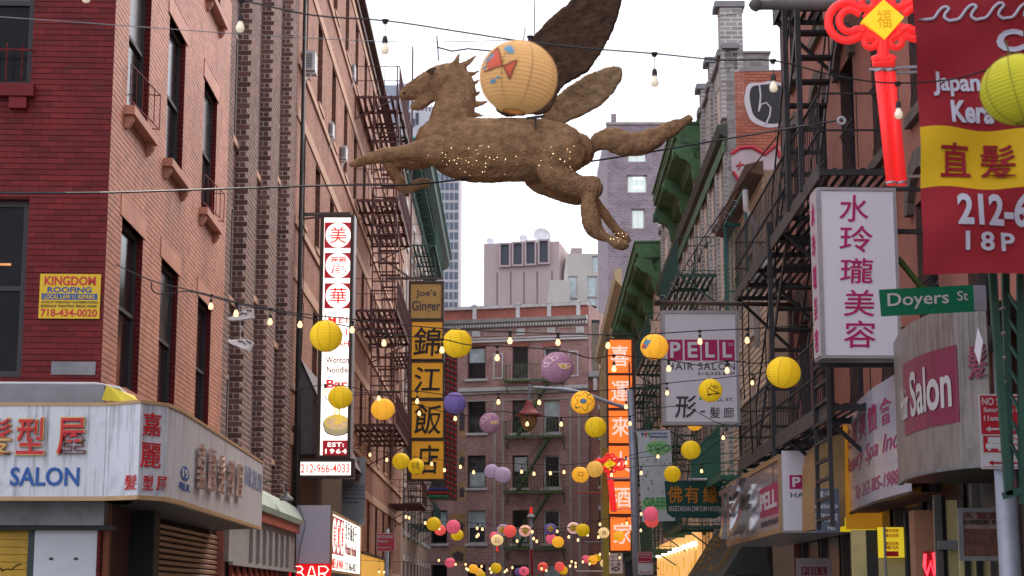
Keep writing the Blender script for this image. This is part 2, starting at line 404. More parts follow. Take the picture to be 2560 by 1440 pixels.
# ================================================================== red corner building, one paint coloured as shaded in front and lit on the side
b1 = thing('corner_building', 'red painted brick corner building with a side wall coloured as lit, nearest on the left', 'building', FF)
S1 = FF.M.inverted() @ FL.M
hf = []
for (u, vt, vb) in ((90, -60, 215), (74, 498, 942)):
    x, zt = FF.px(u, max(vt, -60)); _, zb = FF.px(u, vb)
    hf.append((x - 1.1, zb, x, zt if vt > 0 else zb + 2.07))
hs = []
for zs in (4.02, 7.44, 10.86):
    for x in (.80, 3.42, 6.48): hs.append((x, zs, x + 1.32, zs + 2.07))
for h_ in hs: pass
gb = MB(); gr = MB(); wallgrid(gb, -6, 0, 0, 14, hf, 0, .14, gr)
mk('wall', gb, m_redm, b1); mkrev(gr, m_redr, b1)
gb = MB(); gr = MB(); wallgrid(gb, 0, L1, 0, 14, hs, 0, .12, gr)
o = mk('wall', gb, m_red_lit_joint, b1, label='red painted side wall with its lit tone in the colour'); o.matrix_local = S1
mkrev(gr, m_redr, b1, S1)
mk('roof', MB().box(-6, .2, 13.9, .1, 9, 14.1), m_gmetal, b1)
o = mk('core_wall', MB().box(.3, .2, 0, L1 - .02, 5, 13.8), m_dark, b1); o.matrix_local = S1
o = mk('core_wall', MB().box(-6, .25, 0, -.2, 5, 13.8), m_dark, b1)
ff, fc = bricks(FF, -3.4, -.0, 3.5, 11.6, hf, .2, .0675, .009, .008, jv=.003)
lay_bricks(b1, [(FF, ff, fc, None)], m_red, .2, .0675, .009, 150, jv=.003)
xh = [(a - .12, d, c + .12, d + .27) for a, b, c, d in hs]
ff, fc = bricks(FL, .0, L1, 3.4, 11.6, hs + xh, .2, .0675, .0100, .005, jv=.0035)
lay_bricks(b1, [(FL, ff, fc, S1)], m_red_lit, .2, .0675, .0100, 150, jv=.0035)
for a, b, c, d in hf:
    f = window(b1, a, c, b, d, .12, m_wframe, M('black_glass', (.008, .008, .01), .25, .5, 1.2, 0, spec=.15), .07, gm2=m_glass2 if b > 6 else M('black_glass', (0, 0, 0)), sill=None)
    if b < 6: mk('lit_lamp', MB().box(c - .42, .105, b + 1.3, c - .2, .118, b + 1.325), M('room_lamp', (.6, .25, .08), .5, .5, 9, 0, emit=.4, ecol=(1, .35, .1)), f)
    if b > 6:
        mk('sill', MB().box(a - .15, -.12, b - .15, c + .06, .1, b), m_red, f)
        mk('sill_bracket', MB().box(c - .22, -.1, b - .29, c - .02, -.003, b - .16), m_red, f)
        g = MB().bar((a, -.05, b + .42), (c + .03, -.05, b + .42), .02)
        for k in range(5): g.bar((c - .1 - k * .18, -.05, b), (c - .1 - k * .18, -.05, b + .5), .015)
        mk('window_guard', g, m_redr, f)
for i, (a, b, c, d) in enumerate(hs):
    if b < 5: bb = b
    f = window(b1, a, c, b, d, .1, m_wframe, m_glass, .06, T=S1, sill=.11, sm=m_red_lit, lintel=.26, so=.13, sx=.12, sb=True, gm2=m_glass2 if i % 2 else m_glass)
    if i in (3, 5):
        g = MB()
        for zz in (.1, .55): g.bar((a, -.04, b + zz), (c, -.16, b + zz - .02), .012).bar((c, -.16, b + zz - .02), (c + .02, 0, b + zz), .012)
        for k in range(6): g.bar((a + (c - a) * k / 5, -.04 - .12 * k / 5, b + .08), (a + (c - a) * k / 5, -.04 - .12 * k / 5, b + .55), .01)
        mk('window_guard', g, m_red, f)
o = mk('stone_block', MB().box(*[FF.px(128, 937)[0], -.02, FF.px(128, 937)[1]], FF.px(240, 905)[0], .03, FF.px(240, 905)[1]), m_gmetal, b1)
# storefront under the awning
fa = FF
def rect(u0, v0, u1, v1, fr, off=0):
    x0, zt = fr.px(u0, v0, off); x1, _ = fr.px(u1, v0, off); _, zb = fr.px(u0, v1, off); return x0, zb, x1, zt
def pbox(par, name, u0, v0, u1, v1, fr, off, dep, mat, label=None):
    x0, zb, x1, zt = rect(u0, v0, u1, v1, fr, off); return mk(name, MB().box(x0, off, zb, x1, off + dep, zt), mat, par, label=label)
pbox(b1, 'fascia', -400, 1244, 262, 1312, FF, -.35, .3, m_gmetal)
pbox(b1, 'beam', -400, 1312, 285, 1324, FF, -.3, .3, m_black)
m_yel = M('yellow_paint', (.62, .36, .03), .5, .35, 1.8, .05, dirt=.35)
x0, zb, x1, zt = rect(-260, 1324, 72, 1500, FF, -.1)
sh = mk('roller_shutter', MB().box(x0, -.05, 0, x1, 0, zt), m_yel, b1, label='yellow shutter with graffiti')
nsl = int(zt / .082)
sl = MB().box(0, -.03, 0, x1 - x0, 0, .074).mesh('slat', m_yel)
for k in range(nsl): link('slat', sl, sh, loc=(x0, -.05, k * .082 + .01))
g = MB(); RN.seed(3)
for row, zz in ((0, zt - .42), (1, zt - .68)):
    pts = []
    for k in range(26): pts.append((x1 - .85 + k * .031 + RN.uniform(-.03, .03), -.086, zz + RN.uniform(-.05, .05)))
    g.tube(pts, .006, 5)
mk('graffiti', g, m_blk, sh)
pbox(b1, 'post', 72, 1324, 88, 1500, FF, -.14, .14, M('dark_green_post', (.03, .05, .05), .5))
x0, zb, x1, zt = rect(88, 1324, 244, 1500, FF, -.15)
wp = mk('white_board', MB().box(x0, -.15, 0, x1, -.05, zt), m_wplain, b1)
for u in (128, 190):
    hx, hz = FF.px(u, 1397, -.15); mk('clip', MB().box(hx - .02, -.165, hz - .012, hx + .02, -.15, hz + .012), m_black, wp)
pbox(b1, 'post', 245, 1324, 252, 1600, FF, -.2, .2, m_redr); pbox(b1, 'column', 252, 1250, 275, 1700, FF, -.02, .15, M('orange_paint', (.35, .12, .07), .7, .3))
# side roller shutter
x0, _ = FL.px(321, 1360, .1); x1, _ = FL.px(523, 1400, .1); zt = FL.px(321, 1268, .1)[1]
m_shut = M('brown_shutter', (.36, .19, .13), .45, .15, 2, .05, dirt=.35)
sh = mk('roller_shutter', MB().box(x0, -.0, 0, x1, .06, zt), m_black, b1, label='brown ribbed shutter'); sh.matrix_local = S1
sl = MB().extr([(0, 0), (-.035, .012), (-.04, .05), (-.01, .068), (0, .07)], 0, x1 - x0).mesh('slat', m_shut)
for k in range(int((zt - .1) / .08)): link('slat', sl, sh, loc=(x0, -.002, k * .08 + .02))
o = mk('door_frame', MB().box(x1, -.1, 0, x1 + .25, .1, zt + .1), m_black, b1); o.matrix_local = S1; o = mk('door_frame', MB().box(x0 - .45, -.3, 0, x0 - .06, .1, zt + .4), m_black, b1); o.matrix_local = S1
o = mk('pilaster', MB().box(x1 + .26, -.12, 0, L1 - .1, .1, zt - .05), M('pink_paint', (.42, .14, .12), .7, .2), b1); o.matrix_local = S1
o = mk('soffit_box', MB().box(0, -.5, zt + .05, L1 - 1.2, -.004, zt + .35), m_black, b1); o.matrix_local = S1
# ------------------------------------------------------------------ roof sign of the corner shop
zt = PY(150, 1014, 19.0).z; zb = PY(150, 1241, 19.0).z
cs = thing('shop_sign', 'white wraparound metal hair salon sign with red characters and blue SALON on the corner', 'sign', Fr((0, 0, 0)))
Q = [PY(-420, 1014, 19.0), PY(268, 1008, 19.02), PZ(352, 1008, zt), PZ(420, 1016, zt), PZ(457, 1033, zt), PZ(560, 1098, zt), PZ(657, 1160, zt)]
Q = [Vector((p.x, p.y, 0)) for p in Q]
fr_s = []
for i in range(len(Q) - 1):
    f = Fr(Q[i], (Q[i+1] - Q[i]).xy); L = (Q[i+1] - Q[i]).length; fr_s.append(f)
    o = mk('panel', MB().box(.0, 0, zb, L - .004, .03, zt), m_white, cs); o.matrix_local = f.M
    o = mk('edge_trim', MB().box(-.005, -.012, zt, L, .05, zt + .035).box(-.005, -.012, zb - .045, L, .05, zb), m_bead, cs); o.matrix_local = f.M
P_ = [(p.x, p.y) for p in Q]
so = MB(); n = len(P_); inner = [(p[0] - .0, 20.3) if i < 2 else (C1.x - .2, min(p[1] + .9, 29)) for i, p in enumerate(P_)]
for i in range(n - 1):
    so.quad((*P_[i], zb - .02), (*P_[i+1], zb - .02), (*inner[i+1], zb - .02), (*inner[i], zb - .02)); so.quad((*P_[i], zt), (*P_[i+1], zt), (*inner[i+1], zt + .05), (*inner[i], zt + .05))
mk('soffit', so, m_black, cs)
o = mk('end_panel', MB().box(0, 0, zb, .9, .02, zt), m_white, cs); o.matrix_local = Fr((Q[-1].x - .9, Q[-1].y, 0)).M
def ltx(par, f, body, u0, v0, u1, v1, mat, edge=None, ex=.01, **k):
    x0, za = f.px(u0, v0); x1, _ = f.px(u1, v0); _, zb_ = f.px(u0, v1)
    o = txt(par, body, x0, zb_, x1, za, -.004, mat, extr=ex, **k); o.matrix_local = f.M
    if edge:
        g_ = .012; o2 = txt(par, body, x0 - g_, zb_ - g_, x1 + g_, za + g_, -.003, edge, extr=ex * .8, bold=k.get('bold', 0) + .014); o2.matrix_local = f.M
f0 = fr_s[0]
for c, u in (('髮', -36), ('型', 47), ('屋', 148)): ltx(cs, f0, c, u, 1046, u + 68, 1136, m_redl, m_gold, .05, bold=.02)
ltx(cs, f0, 'SALON', 27, 1168, 200, 1215, m_blue, bold=.03)
f1 = fr_s[2]
ltx(cs, f1, '嘉', 357, 1030, 402, 1088, m_redl, bold=.015); ltx(cs, f1, '麗', 351, 1105, 402, 1168, m_redl, bold=.015)
ltx(cs, fr_s[1], '髮', 313, 1188, 343, 1225, m_redl, bold=.012); ltx(cs, f1, '型', 357, 1188, 382, 1224, m_redl, bold=.012); ltx(cs, f1, '屋', 391, 1190, 417, 1225, m_redl, bold=.012)
f2 = fr_s[3]; x0, zz = f2.px(452, 1181)
d_ = MB(); d_.prism([(x0 + .085 * math.cos(a * math.pi / 12), zz + .085 * math.sin(a * math.pi / 12)) for a in range(24)], -.006, -.001)
f2b = fr_s[4]
x0, zz = f2b.px(462, 1184); d_ = MB(); d_.prism([(x0 + .0 + .30 * math.cos(a * math.pi / 12), zz + .082 * math.sin(a * math.pi / 12)) for a in range(24)], -.006, -.001)
o = mk('number_disc', d_, m_blue, cs); o.matrix_local = f2b.M
o = txt(cs, '19', x0 - .2, zz - .05, x0 + .2, zz + .05, -.007, m_wwhite, bold=.02); o.matrix_local = f2b.M
o = txt(cs, 'PELL ST.', x0 - .34, zz - .19, x0 + .36, zz - .11, -.003, m_blue, bold=.02); o.matrix_local = f2b.M
# raised characters and fading blue words on the side stretch
Fside = Fr(Q[4], (Q[6] - Q[4]).xy); x0 = Fside.px(486, 1100)[0]; x1 = Fside.px(606, 1150)[0]
m_bronze = M('bronze_letters', (.50, .33, .28), .3, .2, 3, 0, metal=.3)
for i, c in enumerate('嘉麗髮型屋'):
    a = x0 + (x1 - x0) * (i + .04) / 5; b = a + (x1 - x0) / 5 * .78
    o = txt(cs, c, a + .05, zb + .2 + .02 * i, b - .16, zt - .24, -.025, m_bronze, bold=.0, extr=.035); o.matrix_local = Fside.M
x0 = Fside.px(612, 1160)[0]; x1 = Fside.px(654, 1160)[0]; m_fblue = M('faded_blue', (.25, .28, .42), .5)
o = txt(cs, 'HAIR SALON', x0, zb + .52, x1, zb + .8, -.003, m_fblue, bold=.015); o.matrix_local = Fside.M
# old metal hood above the sign, and a scrap of yellow cloth
hd = thing('awning_hood', 'grey metal hood lying on top of the white corner sign', 'hood', FF)
x0, z1_ = FF.px(-400, 958, -.6); x1, _ = FF.px(262, 962, -.6); z0_ = FF.px(0, 1012, -.6)[1]
mk('metal_face', MB().box(x0, -.62, z0_, x1, -.57, z1_), m_gmetal, hd)
mk('metal_top', MB().box(x0, -.57, z1_ - .03, x1, -.004, z1_), m_gmetal, hd)
mk('rim', MB().tube([(x0, -.6, z1_ + .01), (x1 - .1, -.6, z1_ + .01), (x1 + .15, -.55, z1_ - .03), (x1 + .35, -.5, z0_ + .03)], .018, 8), m_wwhite, hd, smooth=True)
p = PY(300, 1000, 19.3); yc = thing('yellow_cloth', 'crumpled yellow cloth caught on the corner sign top', 'cloth', Fr(p))
mk('fold', MB().add([(-.2, 0, 0), (-.14, -.05, .16), (0, -.02, .1), (.18, .1, .0), (.05, -.08, -.03), (-.1, .2, .14), (.1, .25, .08)], [(0, 4, 1), (1, 4, 2), (2, 4, 3), (1, 2, 5), (2, 3, 6), (2, 6, 5)]), M('yellow_cloth', (.75, .6, .05), .7), yc)
# yellow roofing sign
ks = thing('roofing_sign', 'yellow KINGDOM ROOFING sign screwed to the dark red brick front', 'sign', FF.sub(0, -.02, 0))
fk = FF.sub(0, -.02, 0); x0, za, x1, zz = *fk.px(96, 796), *fk.px(253, 686)
m_ys = M('sign_yellow', (.75, .48, .01), .4, .05, 1, 0)
mk('board', MB().box(x0, -.008, za, x1, .006, zz), m_ys, ks)
tpx(ks, fk, 'KINGDOM', 112, 690, 240, 713, -.009, m_redl, bold=.035, extr=.003); tpx(ks, fk, 'ROOFING', 119, 717, 229, 731, -.009, m_blue, bold=.04, extr=.003)
xa, za_, xb, zb_ = *fk.px(104, 749), *fk.px(244, 735)
mk('blue_band', MB().box(xa, -.0105, za_, xb, -.008, zb_), m_blue, ks)
tpx(ks, fk, 'LOCAL LAW 11 REPAIRS', 111, 736, 237, 747, -.011, m_ys, bold=.02, extr=.003)
tpx(ks, fk, 'STUCCO *POINTING *WATERPROOFING', 104, 752, 245, 758, -.009, m_blk, bold=.02, extr=.003); tpx(ks, fk, 'SIDEWALK *PAINTING *BRICK WORK', 102, 761, 243, 768, -.009, m_blk, bold=.02, extr=.003)
tpx(ks, fk, '718-434-0020', 102, 772, 243, 791, -.009, m_redl, bold=.03, extr=.003)
# ================================================================== brown brick building with recessed window bays
F2 = Fr(C2, (C3 - C2).xy); L2 = (C3 - C2).length
b2 = thing('brick_building', 'dark brown brick building with pale mortar and recessed window bays', 'building', F2)
ch = [(F2.px(580, 480)[0], F2.px(611, 480)[0]), (F2.px(641, 480)[0], F2.px(667, 480)[0]), (F2.px(694, 480)[0], F2.px(717, 480)[0])]
H2 = 16; prs = []; xs = 0
for a, b in ch: prs.append((xs, a)); xs = b
prs.append((xs, L2))
sets = []
DEP = .17
for a, b in prs:
    mk('pier_wall', MB().box(a, 0, 3.3, b, .6, H2), m_b2m, b2)
    f_, c_ = bricks(F2, a, b, 3.35, 15.9, [], .25, .1, .019, .003); sets.append((F2, f_, c_, None))
mk('core_wall', MB().box(0, .6, 0, L2, 9, H2), m_b2m, b2)
Z2 = F2.px(583, 485)[1]; zs2 = [Z2 - 2 - 3.3 + .15, Z2 - 2.0, Z2 + 1.3, Z2 + 4.6]
vt = [[(20, 303), (487, 728), (938, 1120)], [(182, 400), (572, 728), (985, 1140)], [(277, 420), (640, 850), (1027, 1150)]]
for ci, (a, b) in enumerate(ch):
    hz = []
    u_ = (583, 644, 699)[ci]
    for t_, b_ in vt[ci]:
        z1_ = F2.px(u_, t_)[1]; z0_ = F2.px(u_, b_)[1]; hz.append((a + .08, z0_, b - .08, z1_))
    g = MB(); r = MB(); wallgrid(g, a, b, 3.3, H2, hz, DEP, .08, r); mk('bay_wall', g, m_b2m, b2); mkrev(r, m_b2m, b2)
    f_, c_ = bricks(F2, a, b, 3.35, 15.9, hz, .25, .1, .019, .003, y=DEP); sets.append((F2, f_, c_, None))
    # toothed bricks of the cheek that faces the viewer
    fr_c = Fr(F2.w(b, DEP, 0) , (-F2.i.x, -F2.i.y)); Tc = F2.M.inverted() @ fr_c.M
    f_, c_ = bricks(fr_c, 0, DEP, 3.35, 15.9, [], .16, .1, .022, .01); sets.append((fr_c, f_, c_, Tc))
    for (p_, q_, s_, t_) in hz: window(b2, p_, s_, q_, t_, DEP + .05, m_wframe, m_glass, .05, sill=.12, sm=m_band, sy=DEP, so=.06)
lay_bricks(b2, sets, m_b2, .25, .1, .019)
# storefront of it
m_pgreen = M('pale_green_paint', (.42, .50, .42), .7, .12, 1, .1, dirt=.2); m_gry = M('grey_render', (.33, .31, .29), .8, .12, 1.5, .1, dirt=.25); m_rpaint = M('red_band', (.40, .08, .05), .6, .15, 2)
xa = F2.px(600, 1200)[0]
def zf2(u, v, off=-.3): return F2.px(u, v, off)[1]
z_a, z_b, z_c, z_d = zf2(700, 1245), zf2(700, 1295), zf2(700, 1318), zf2(700, 1440) - .9
st = MB(); st.extr([(-.35, z_b), (-.38, z_b + .1), (-.2, z_a), (-.003, z_a + .12), (-.003, z_b)], 0, L2 - .3); mk('cornice', st, m_pgreen, b2)
mk('red_band', MB().box(0, -.3, z_c, L2 - .3, -.003, z_b - .002), m_rpaint, b2)
zs_ = zf2(600, 1405); mk('storefront_panel', MB().box(0, -.2, zs_, L2 - .3, -.003, z_c - .002), m_gry, b2)
for k in range(7):
    xx = xa + k * .95; mk('pilaster', MB().box(xx, -.26, z_c - .75, xx + .22, -.2, z_c - .12), m_gry, b2)
mk('ledge', MB().box(0, -.27, z_c - .84, L2 - .3, -.2, z_c - .78), m_gry, b2)
mk('shop_window', MB().box(.3, -.1, 0, L2 - .5, -.003, zs_), m_dark, b2)
m_rn = M('red_cloth', (.5, .1, .08), .8)
for k in range(9): mk('curtain', MB().extr([(-.15, 0), (-.2, zs_ - .3), (-.12, zs_ - .02), (-.1, 0)], .6 + k * .8, .95 + k * .8), m_rn, b2)
# gooseneck lamp
pl = F2.sub(F2.px(690, 1240, -.3)[0], -.003, 0); xl, zl = 0, pl.px(690, 1232, -.5)[1]
gl = thing('gooseneck_lamp', 'small metal gooseneck lamp over the pale green shop cornice', 'lamp', pl)
mk('arm', MB().tube([(-1.2, 0, zl + .22), (-1.2, -.45, zl + .25), (-.2, -.5, zl + .24), (0, -.5, zl + .12)], .012, 6), m_black, gl)
mk('lamp_shade', MB().lathe([(.03, .12), (.05, .06), (.13, 0), (.135, -.05)], 16, (0, -.5, zl)), m_gmetal, gl, smooth=True)
# ================================================================== long salmon brick building
F3 = Fr(C3, (C4 - C3).xy); L3 = (C4 - C3).length
b3 = thing('tenement_building', 'long salmon brick tenement behind the Mei Lai Wah sign with beige stone bands', 'building', F3)
H3 = F3.px(893, 0)[1]
# window columns (near edge u at v) and rows
cols = [F3.px(u, v)[0] for u, v in ((750, 325), (781, 390), (821, 420))]
cw = 1.15
xsn = [cols[0] + .1, cols[0] + 3.6, cols[0] + 7.4, cols[0] + 11.2, cols[0] + 14.8, cols[0] + 18.6, cols[0] + 22.6, cols[0] + 26.6, cols[0] + 30.8, cols[0] + 35.0]
ztop = F3.px(750, 320)[1]
rows = [ztop - 2.1 + k * 3.75 for k in range(-2, 5)]
h3 = [(x, z, x + cw, z + 2.15) for x in xsn for z in rows if z + 2.3 < H3 and x + cw < L3 - .3]
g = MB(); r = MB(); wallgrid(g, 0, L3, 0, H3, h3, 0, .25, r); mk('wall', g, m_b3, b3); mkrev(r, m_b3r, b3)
mk('core_wall', MB().box(0, .3, 0, L3, 10, H3 - .1), m_dark, b3); mk('end_wall', MB().box(L3 - .02, .26, 0, L3, 10, H3), m_b3, b3)
bd = MB()
for k, z in enumerate(rows):
    if z + 2.15 < H3: mk('string_course', MB().box(0, -.03, z + 2.2, L3, -.001, z + 2.48), m_band, b3); mk('string_course', MB().box(0, -.05, z - .32, L3, -.001, z - .14), m_band, b3)
mk('coping', MB().box(-.05, -.25, H3, L3, .5, H3 + .12).box(-.05, -.1, H3 - .4, L3, -.001, H3 - .25), M('dark_coping', (.13, .09, .085), .7), b3)
for i, (a, b, c, d) in enumerate(h3): window(b3, a, c, b, d, .2, m_wframe, m_glass if i % 3 else m_glass2, .06, sill=.12, sm=m_band)
# drainpipe and cables on the joint between the buildings
dp = thing('drainpipe', 'thin dark drainpipe with slack cables at the brown and salmon wall joint', 'pipe', F3)
mk('pipe', MB().tube([(.25, -.12, 0), (.25, -.12, 16.5)], .045, 8), m_black, dp, smooth=True)
RN.seed(5)
for k in range(4):
    mk('cable', MB().tube([(.3 + .12 * k + .05 * math.sin(j * 1.3 + k), -.16 - .02 * math.cos(j + k), 1 + j * .8) for j in range(19 - 3 * k)], .009, 5), m_black, dp)
# dark ground floor and recessed shop front
x0 = F3.px(760, 1300)[0]
sf = MB().box(.5, -.06, 0, 17, -.003, F3.px(770, 1075)[1] - .2); mk('shop_front', sf, M('brown_wood', (.06, .035, .025), .6, .3, 2), b3)
for k in range(10): mk('shop_door', MB().box(1 + k * 1.6, -.1, .2, 2.2 + k * 1.6, -.06, 3.2), m_glass2 if k % 3 == 0 else m_glass, b3)
# triangular fabric awning
aw = thing('fabric_awning', 'grey fabric awning with a sloped top beside the tall lit sign', 'awning', F3)
zb_ = F3.px(735, 1050, -.9)[1]; zt_ = F3.px(735, 878, 0)[1]
ax = F3.px(733, 950)[0] + 1.0
m_fab = M('grey_fabric', (.20, .18, .19), .9, .1, 2, .2, 200)
mk('cloth_end', MB().add([(ax, -.01, zt_), (ax, -1.05, zb_ + .05), (ax, -.01, zb_ + .05), (ax + .02, -.01, zt_), (ax + .02, -1.05, zb_ + .05), (ax + .02, -.01, zb_ + .05)], [(0, 1, 2), (5, 4, 3), (0, 3, 4, 1), (1, 4, 5, 2)]), m_fab, aw)
mk('cloth_top', MB().add([(ax + .02, -.01, zt_), (ax + 6, -.01, zt_), (ax + 6, -1.05, zb_), (ax + .02, -1.05, zb_)], [(0, 1, 2, 3)]), m_fab, aw)
mk('frame_bar', MB().bar((ax - .03, -.01, zt_), (ax - .03, -1.07, zb_ + .02), .04).bar((ax - .03, -1.07, zb_ + .02), (ax - .03, 0, zb_ + .02), .03).bar((ax - .03, -.35, zb_ + 1.3), (ax - .03, -1.0, zb_ + .05), .02), m_black, aw)
# air conditioners
def aircon(u0, v0, u1, v1, label, tilt=0):
    Y = None
    x, z0_ = F3.px(u0, v1, 0); f = F3.sub(x, 0, z0_ + .15)
    hgt = (v1 - v0) * F3.w(x, 0, 0).y / FPX * .85; t = thing('air_conditioner', label, 'air conditioner', f, 'air conditioners on the salmon wall')
    wd = .85 * (u1 - u0) / 4431 * f.O.y
    mk('casing', MB().box(0, -wd, 0, .55, -.02, hgt), m_wwhite, t)
    n = 9
    me = shared(('ac', round(wd, 2), round(hgt, 2)), lambda: MB().box(-.012, -wd * .8, 0, 0, -wd * .1, hgt * .035).mesh('louvre', M('ac_dark', (.12, .12, .13), .6)))
    for k in range(n): link('louvre', me, t, loc=(0, 0, hgt * (.12 + .085 * k)))
    mk('bracket', MB().bar((.1, 0, -.05), (.1, -wd, -.05), .04).bar((.1, 0, -.4), (.1, -wd * .8, -.06), .03), m_wwhite, t)
aircon(752, 128, 794, 190, 'large white air conditioner high on the salmon wall, nearest of the four')
aircon(821, 308, 834, 352, 'small white air conditioner on the bracket below and left of the horse hoof')
aircon(849, 368, 868, 408, 'white air conditioner just left of the horse front hoof')
aircon(877, 160, 888, 205, 'grey narrow air conditioner by the top fire escape platform')
# ------------------------------------------------------------------ maroon fire escapes
m_mar = M('maroon_metal', (.115, .045, .045), .6, .25, 4, .1, dirt=.2)
def maroon(lbl, xw, L, pr, levels, first, name='fire_escape', mat=m_mar, lad=True):
    t = thing(name, lbl, 'fire escape', F3.sub(xw, 0, 0), None)
    for i, z in enumerate(levels):
        balcony(t, 0, L, z, pr, mat, h=1.0, sp=.16, ns=8, cross=False, sw=.09, beams=5)
    for i in range(len(levels) - 1): stair(t, .8, levels[i + 1] - .05, L - .9, levels[i] + .03, -pr * .92, -pr * .45, mat, n=11, tw=.2)
    if lad: ladder(t, L - .1, L + .25, levels[0], levels[-1] + 4, -pr * 1.02, mat, w=.04)
    ladder2 = MB()
    k = .0
    me = shared(('hr', pr, mat.name), lambda: MB().box(0, -pr * .5, -.02, .06, 0, .02).mesh('rung', mat))
    for z in [levels[0] + .3 * j for j in range(int((levels[-1] - levels[0]) / .32))]: link('rung', me, t, loc=(-.02, -pr * .45, z))
    mk('ladder_rail', MB().bar((0, -pr * .95, levels[0] - 1), (0, -pr * .95, levels[-1] + 1), .04).bar((0, -pr * .45, levels[0] - 1), (0, -pr * .45, levels[-1]), .04), mat, t)
    return t
xw = F3.px(880, 700)[0]; zz = [F3.w(xw, 0, 0).y]
lv = [F3.sub(xw, 0, 0).px(881, v)[1] for v in (1068, 778, 492, 218)]
maroon('maroon iron fire escape between the tall lit sign and the orange restaurant sign', xw, 7.5, 1.42, lv, 0)
xw2 = F3.px(975, 900)[0]
lv2 = [F3.sub(xw2, 0, 0).px(975, v)[1] for v in (1262, 1075, 880)]
maroon('farther maroon fire escape seen behind the orange restaurant sign', xw2, 5, 1.4, lv2, 0, lad=False)
# ================================================================== far left building with green cornice
F4 = Fr(C4, (0, 1)); L4 = 31
b4 = thing('cornice_building', 'pale far left building with a deep dark green cornice', 'building', F4)
m_b4 = MBR('buff_brick', (.42, .26, .21), (.32, .27, .24), .3, .1, ms=.02, var=.2); m_gcon = M('grey_concrete', (.25, .25, .26), .9, .12, 2)
m_dgreen = M('dark_green_paint', (.03, .085, .065), .6, .25, 2, .1, dirt=.4); m_lgreen = M('light_green_paint', (.13, .26, .15), .6, .2, 2, .1, dirt=.25); m_teal = M('teal_edge', (.02, .3, .24), .5)
H4 = F4.px(1005, 320)[1]
h4 = [(2 + 3.2 * i, z, 3.2 + 3.2 * i, z + 2.1) for i in range(9) for z in [1.2 + 3.5 * k for k in range(6)]]
g = MB(); r = MB(); wallgrid(g, 0, L4, 0, H4, h4, 0, .3, r); mk('wall', g, m_b4, b4); mkrev(r, m_gcon, b4)
mk('core_wall', MB().box(.02, .35, 0, L4, 9, H4), m_dark, b4)
mk('end_wall', MB().box(-.3, .001, 0, -.001, 9, H4 + .2), m_gcon, b4)
for (a, b, c, d) in h4:
    window(b4, a, c, b, d, .25, m_wwhite, m_glassb, .09, sill=.2, sm=m_wwhite, lintel=.3)
cn = [(-.0, H4 - 1.5), (-.12, H4 - 1.4), (-.2, H4 - .9), (-.75, H4 - .75), (-1.1, H4 - .45), (-1.15, H4 - .12), (-1.25, H4), (0, H4 + .1)]
mk('cornice', MB().extr(cn, -.2, L4), m_dgreen, b4); mk('cornice_face', MB().box(-.24, -1.15, H4 - .75, -.2, .3, H4 - .1), m_lgreen, b4); mk('cornice_edge', MB().box(-.3, -1.3, H4, L4, .5, H4 + .1), m_teal, b4)
for k in range(26): mk('dentil', MB().box(.3 + k * 1.2, -.7, H4 - 1.15, .6 + k * 1.2, -.005, H4 - .8), m_dgreen, b4)
t = thing('fire_escape', 'dark green fire escape above the orange restaurant sign', 'fire escape', F4.sub(6, 0, 0))
lv4 = [F4.sub(6, 0, 0).px(1050, v)[1] for v in (1330, 1180, 1010, 850, 690)]
for z in lv4: balcony(t, 0, 9, z, 1.25, m_dgreen, h=1.1, sp=.3, ns=6, beams=4, sw=.1, bar=.03)
for i in range(4): stair(t, 1.2, lv4[i + 1], 7.5, lv4[i], -1.15, -.5, m_dgreen, n=10, tw=.2)
# ================================================================== right side of the street
SR = (1345 - 1280) * CT / FPX
def XR(Y): return 4.52 + SR * Y
def FRat(Y, off=0): return Fr((XR(Y) + off, Y, 0), (-SR, -1))
FR = FRat(31.6)
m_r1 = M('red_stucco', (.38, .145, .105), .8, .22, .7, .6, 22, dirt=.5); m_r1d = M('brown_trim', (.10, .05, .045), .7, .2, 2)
m_stone = M('brownstone_hood', (.14, .11, .09), .85, .25, 4, .6, 30, dirt=.4)
m_iron = M('black_iron', (.028, .027, .030), .5, .3, 5, .1); m_iron2 = M('weathered_iron', (.10, .085, .08), .7, .25, 4, .2)
H1 = 15.2
r1 = thing('fire_escape_building', 'red stucco building with arched windows, nearest on the right', 'building', FR)
cx = [FR.px(2020, 300)[0], FR.px(2140, 250)[0], FR.px(2252, 800)[0], FR.px(2372, 780)[0], FR.px(2372, 780)[0] + 2.1, FR.px(2372, 780)[0] + 4.2]
cx = [1.3, 3.7, 6.1, 8.5, 10.9, 13.3, 15.7, 18.1, 20.5]
h1 = [(x, z, x + 1.05, z + 2.0) for x in cx for z in (4.2, 7.3, 10.5)]
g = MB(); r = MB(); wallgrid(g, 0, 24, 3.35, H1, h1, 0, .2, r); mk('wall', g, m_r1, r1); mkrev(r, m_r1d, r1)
mk('core_wall', MB().box(.05, .25, 0, 23.95, 9, H1 - .1), m_dark, r1); mk('end_wall', MB().box(23.96, .001, 0, 24, 9, H1), m_r1, r1); mk('end_wall', MB().box(-.02, .001, 0, 0, 9, H1), m_r1, r1)
mk('pilaster', MB().box(.35, -.06, 3.4, .62, -.001, H1), m_r1d, r1); mk('roof_cornice', MB().extr([(0, H1 - .6), (-.2, H1 - .5), (-.45, H1), (0, H1 + .05)], 0, 24), m_r1d, r1)
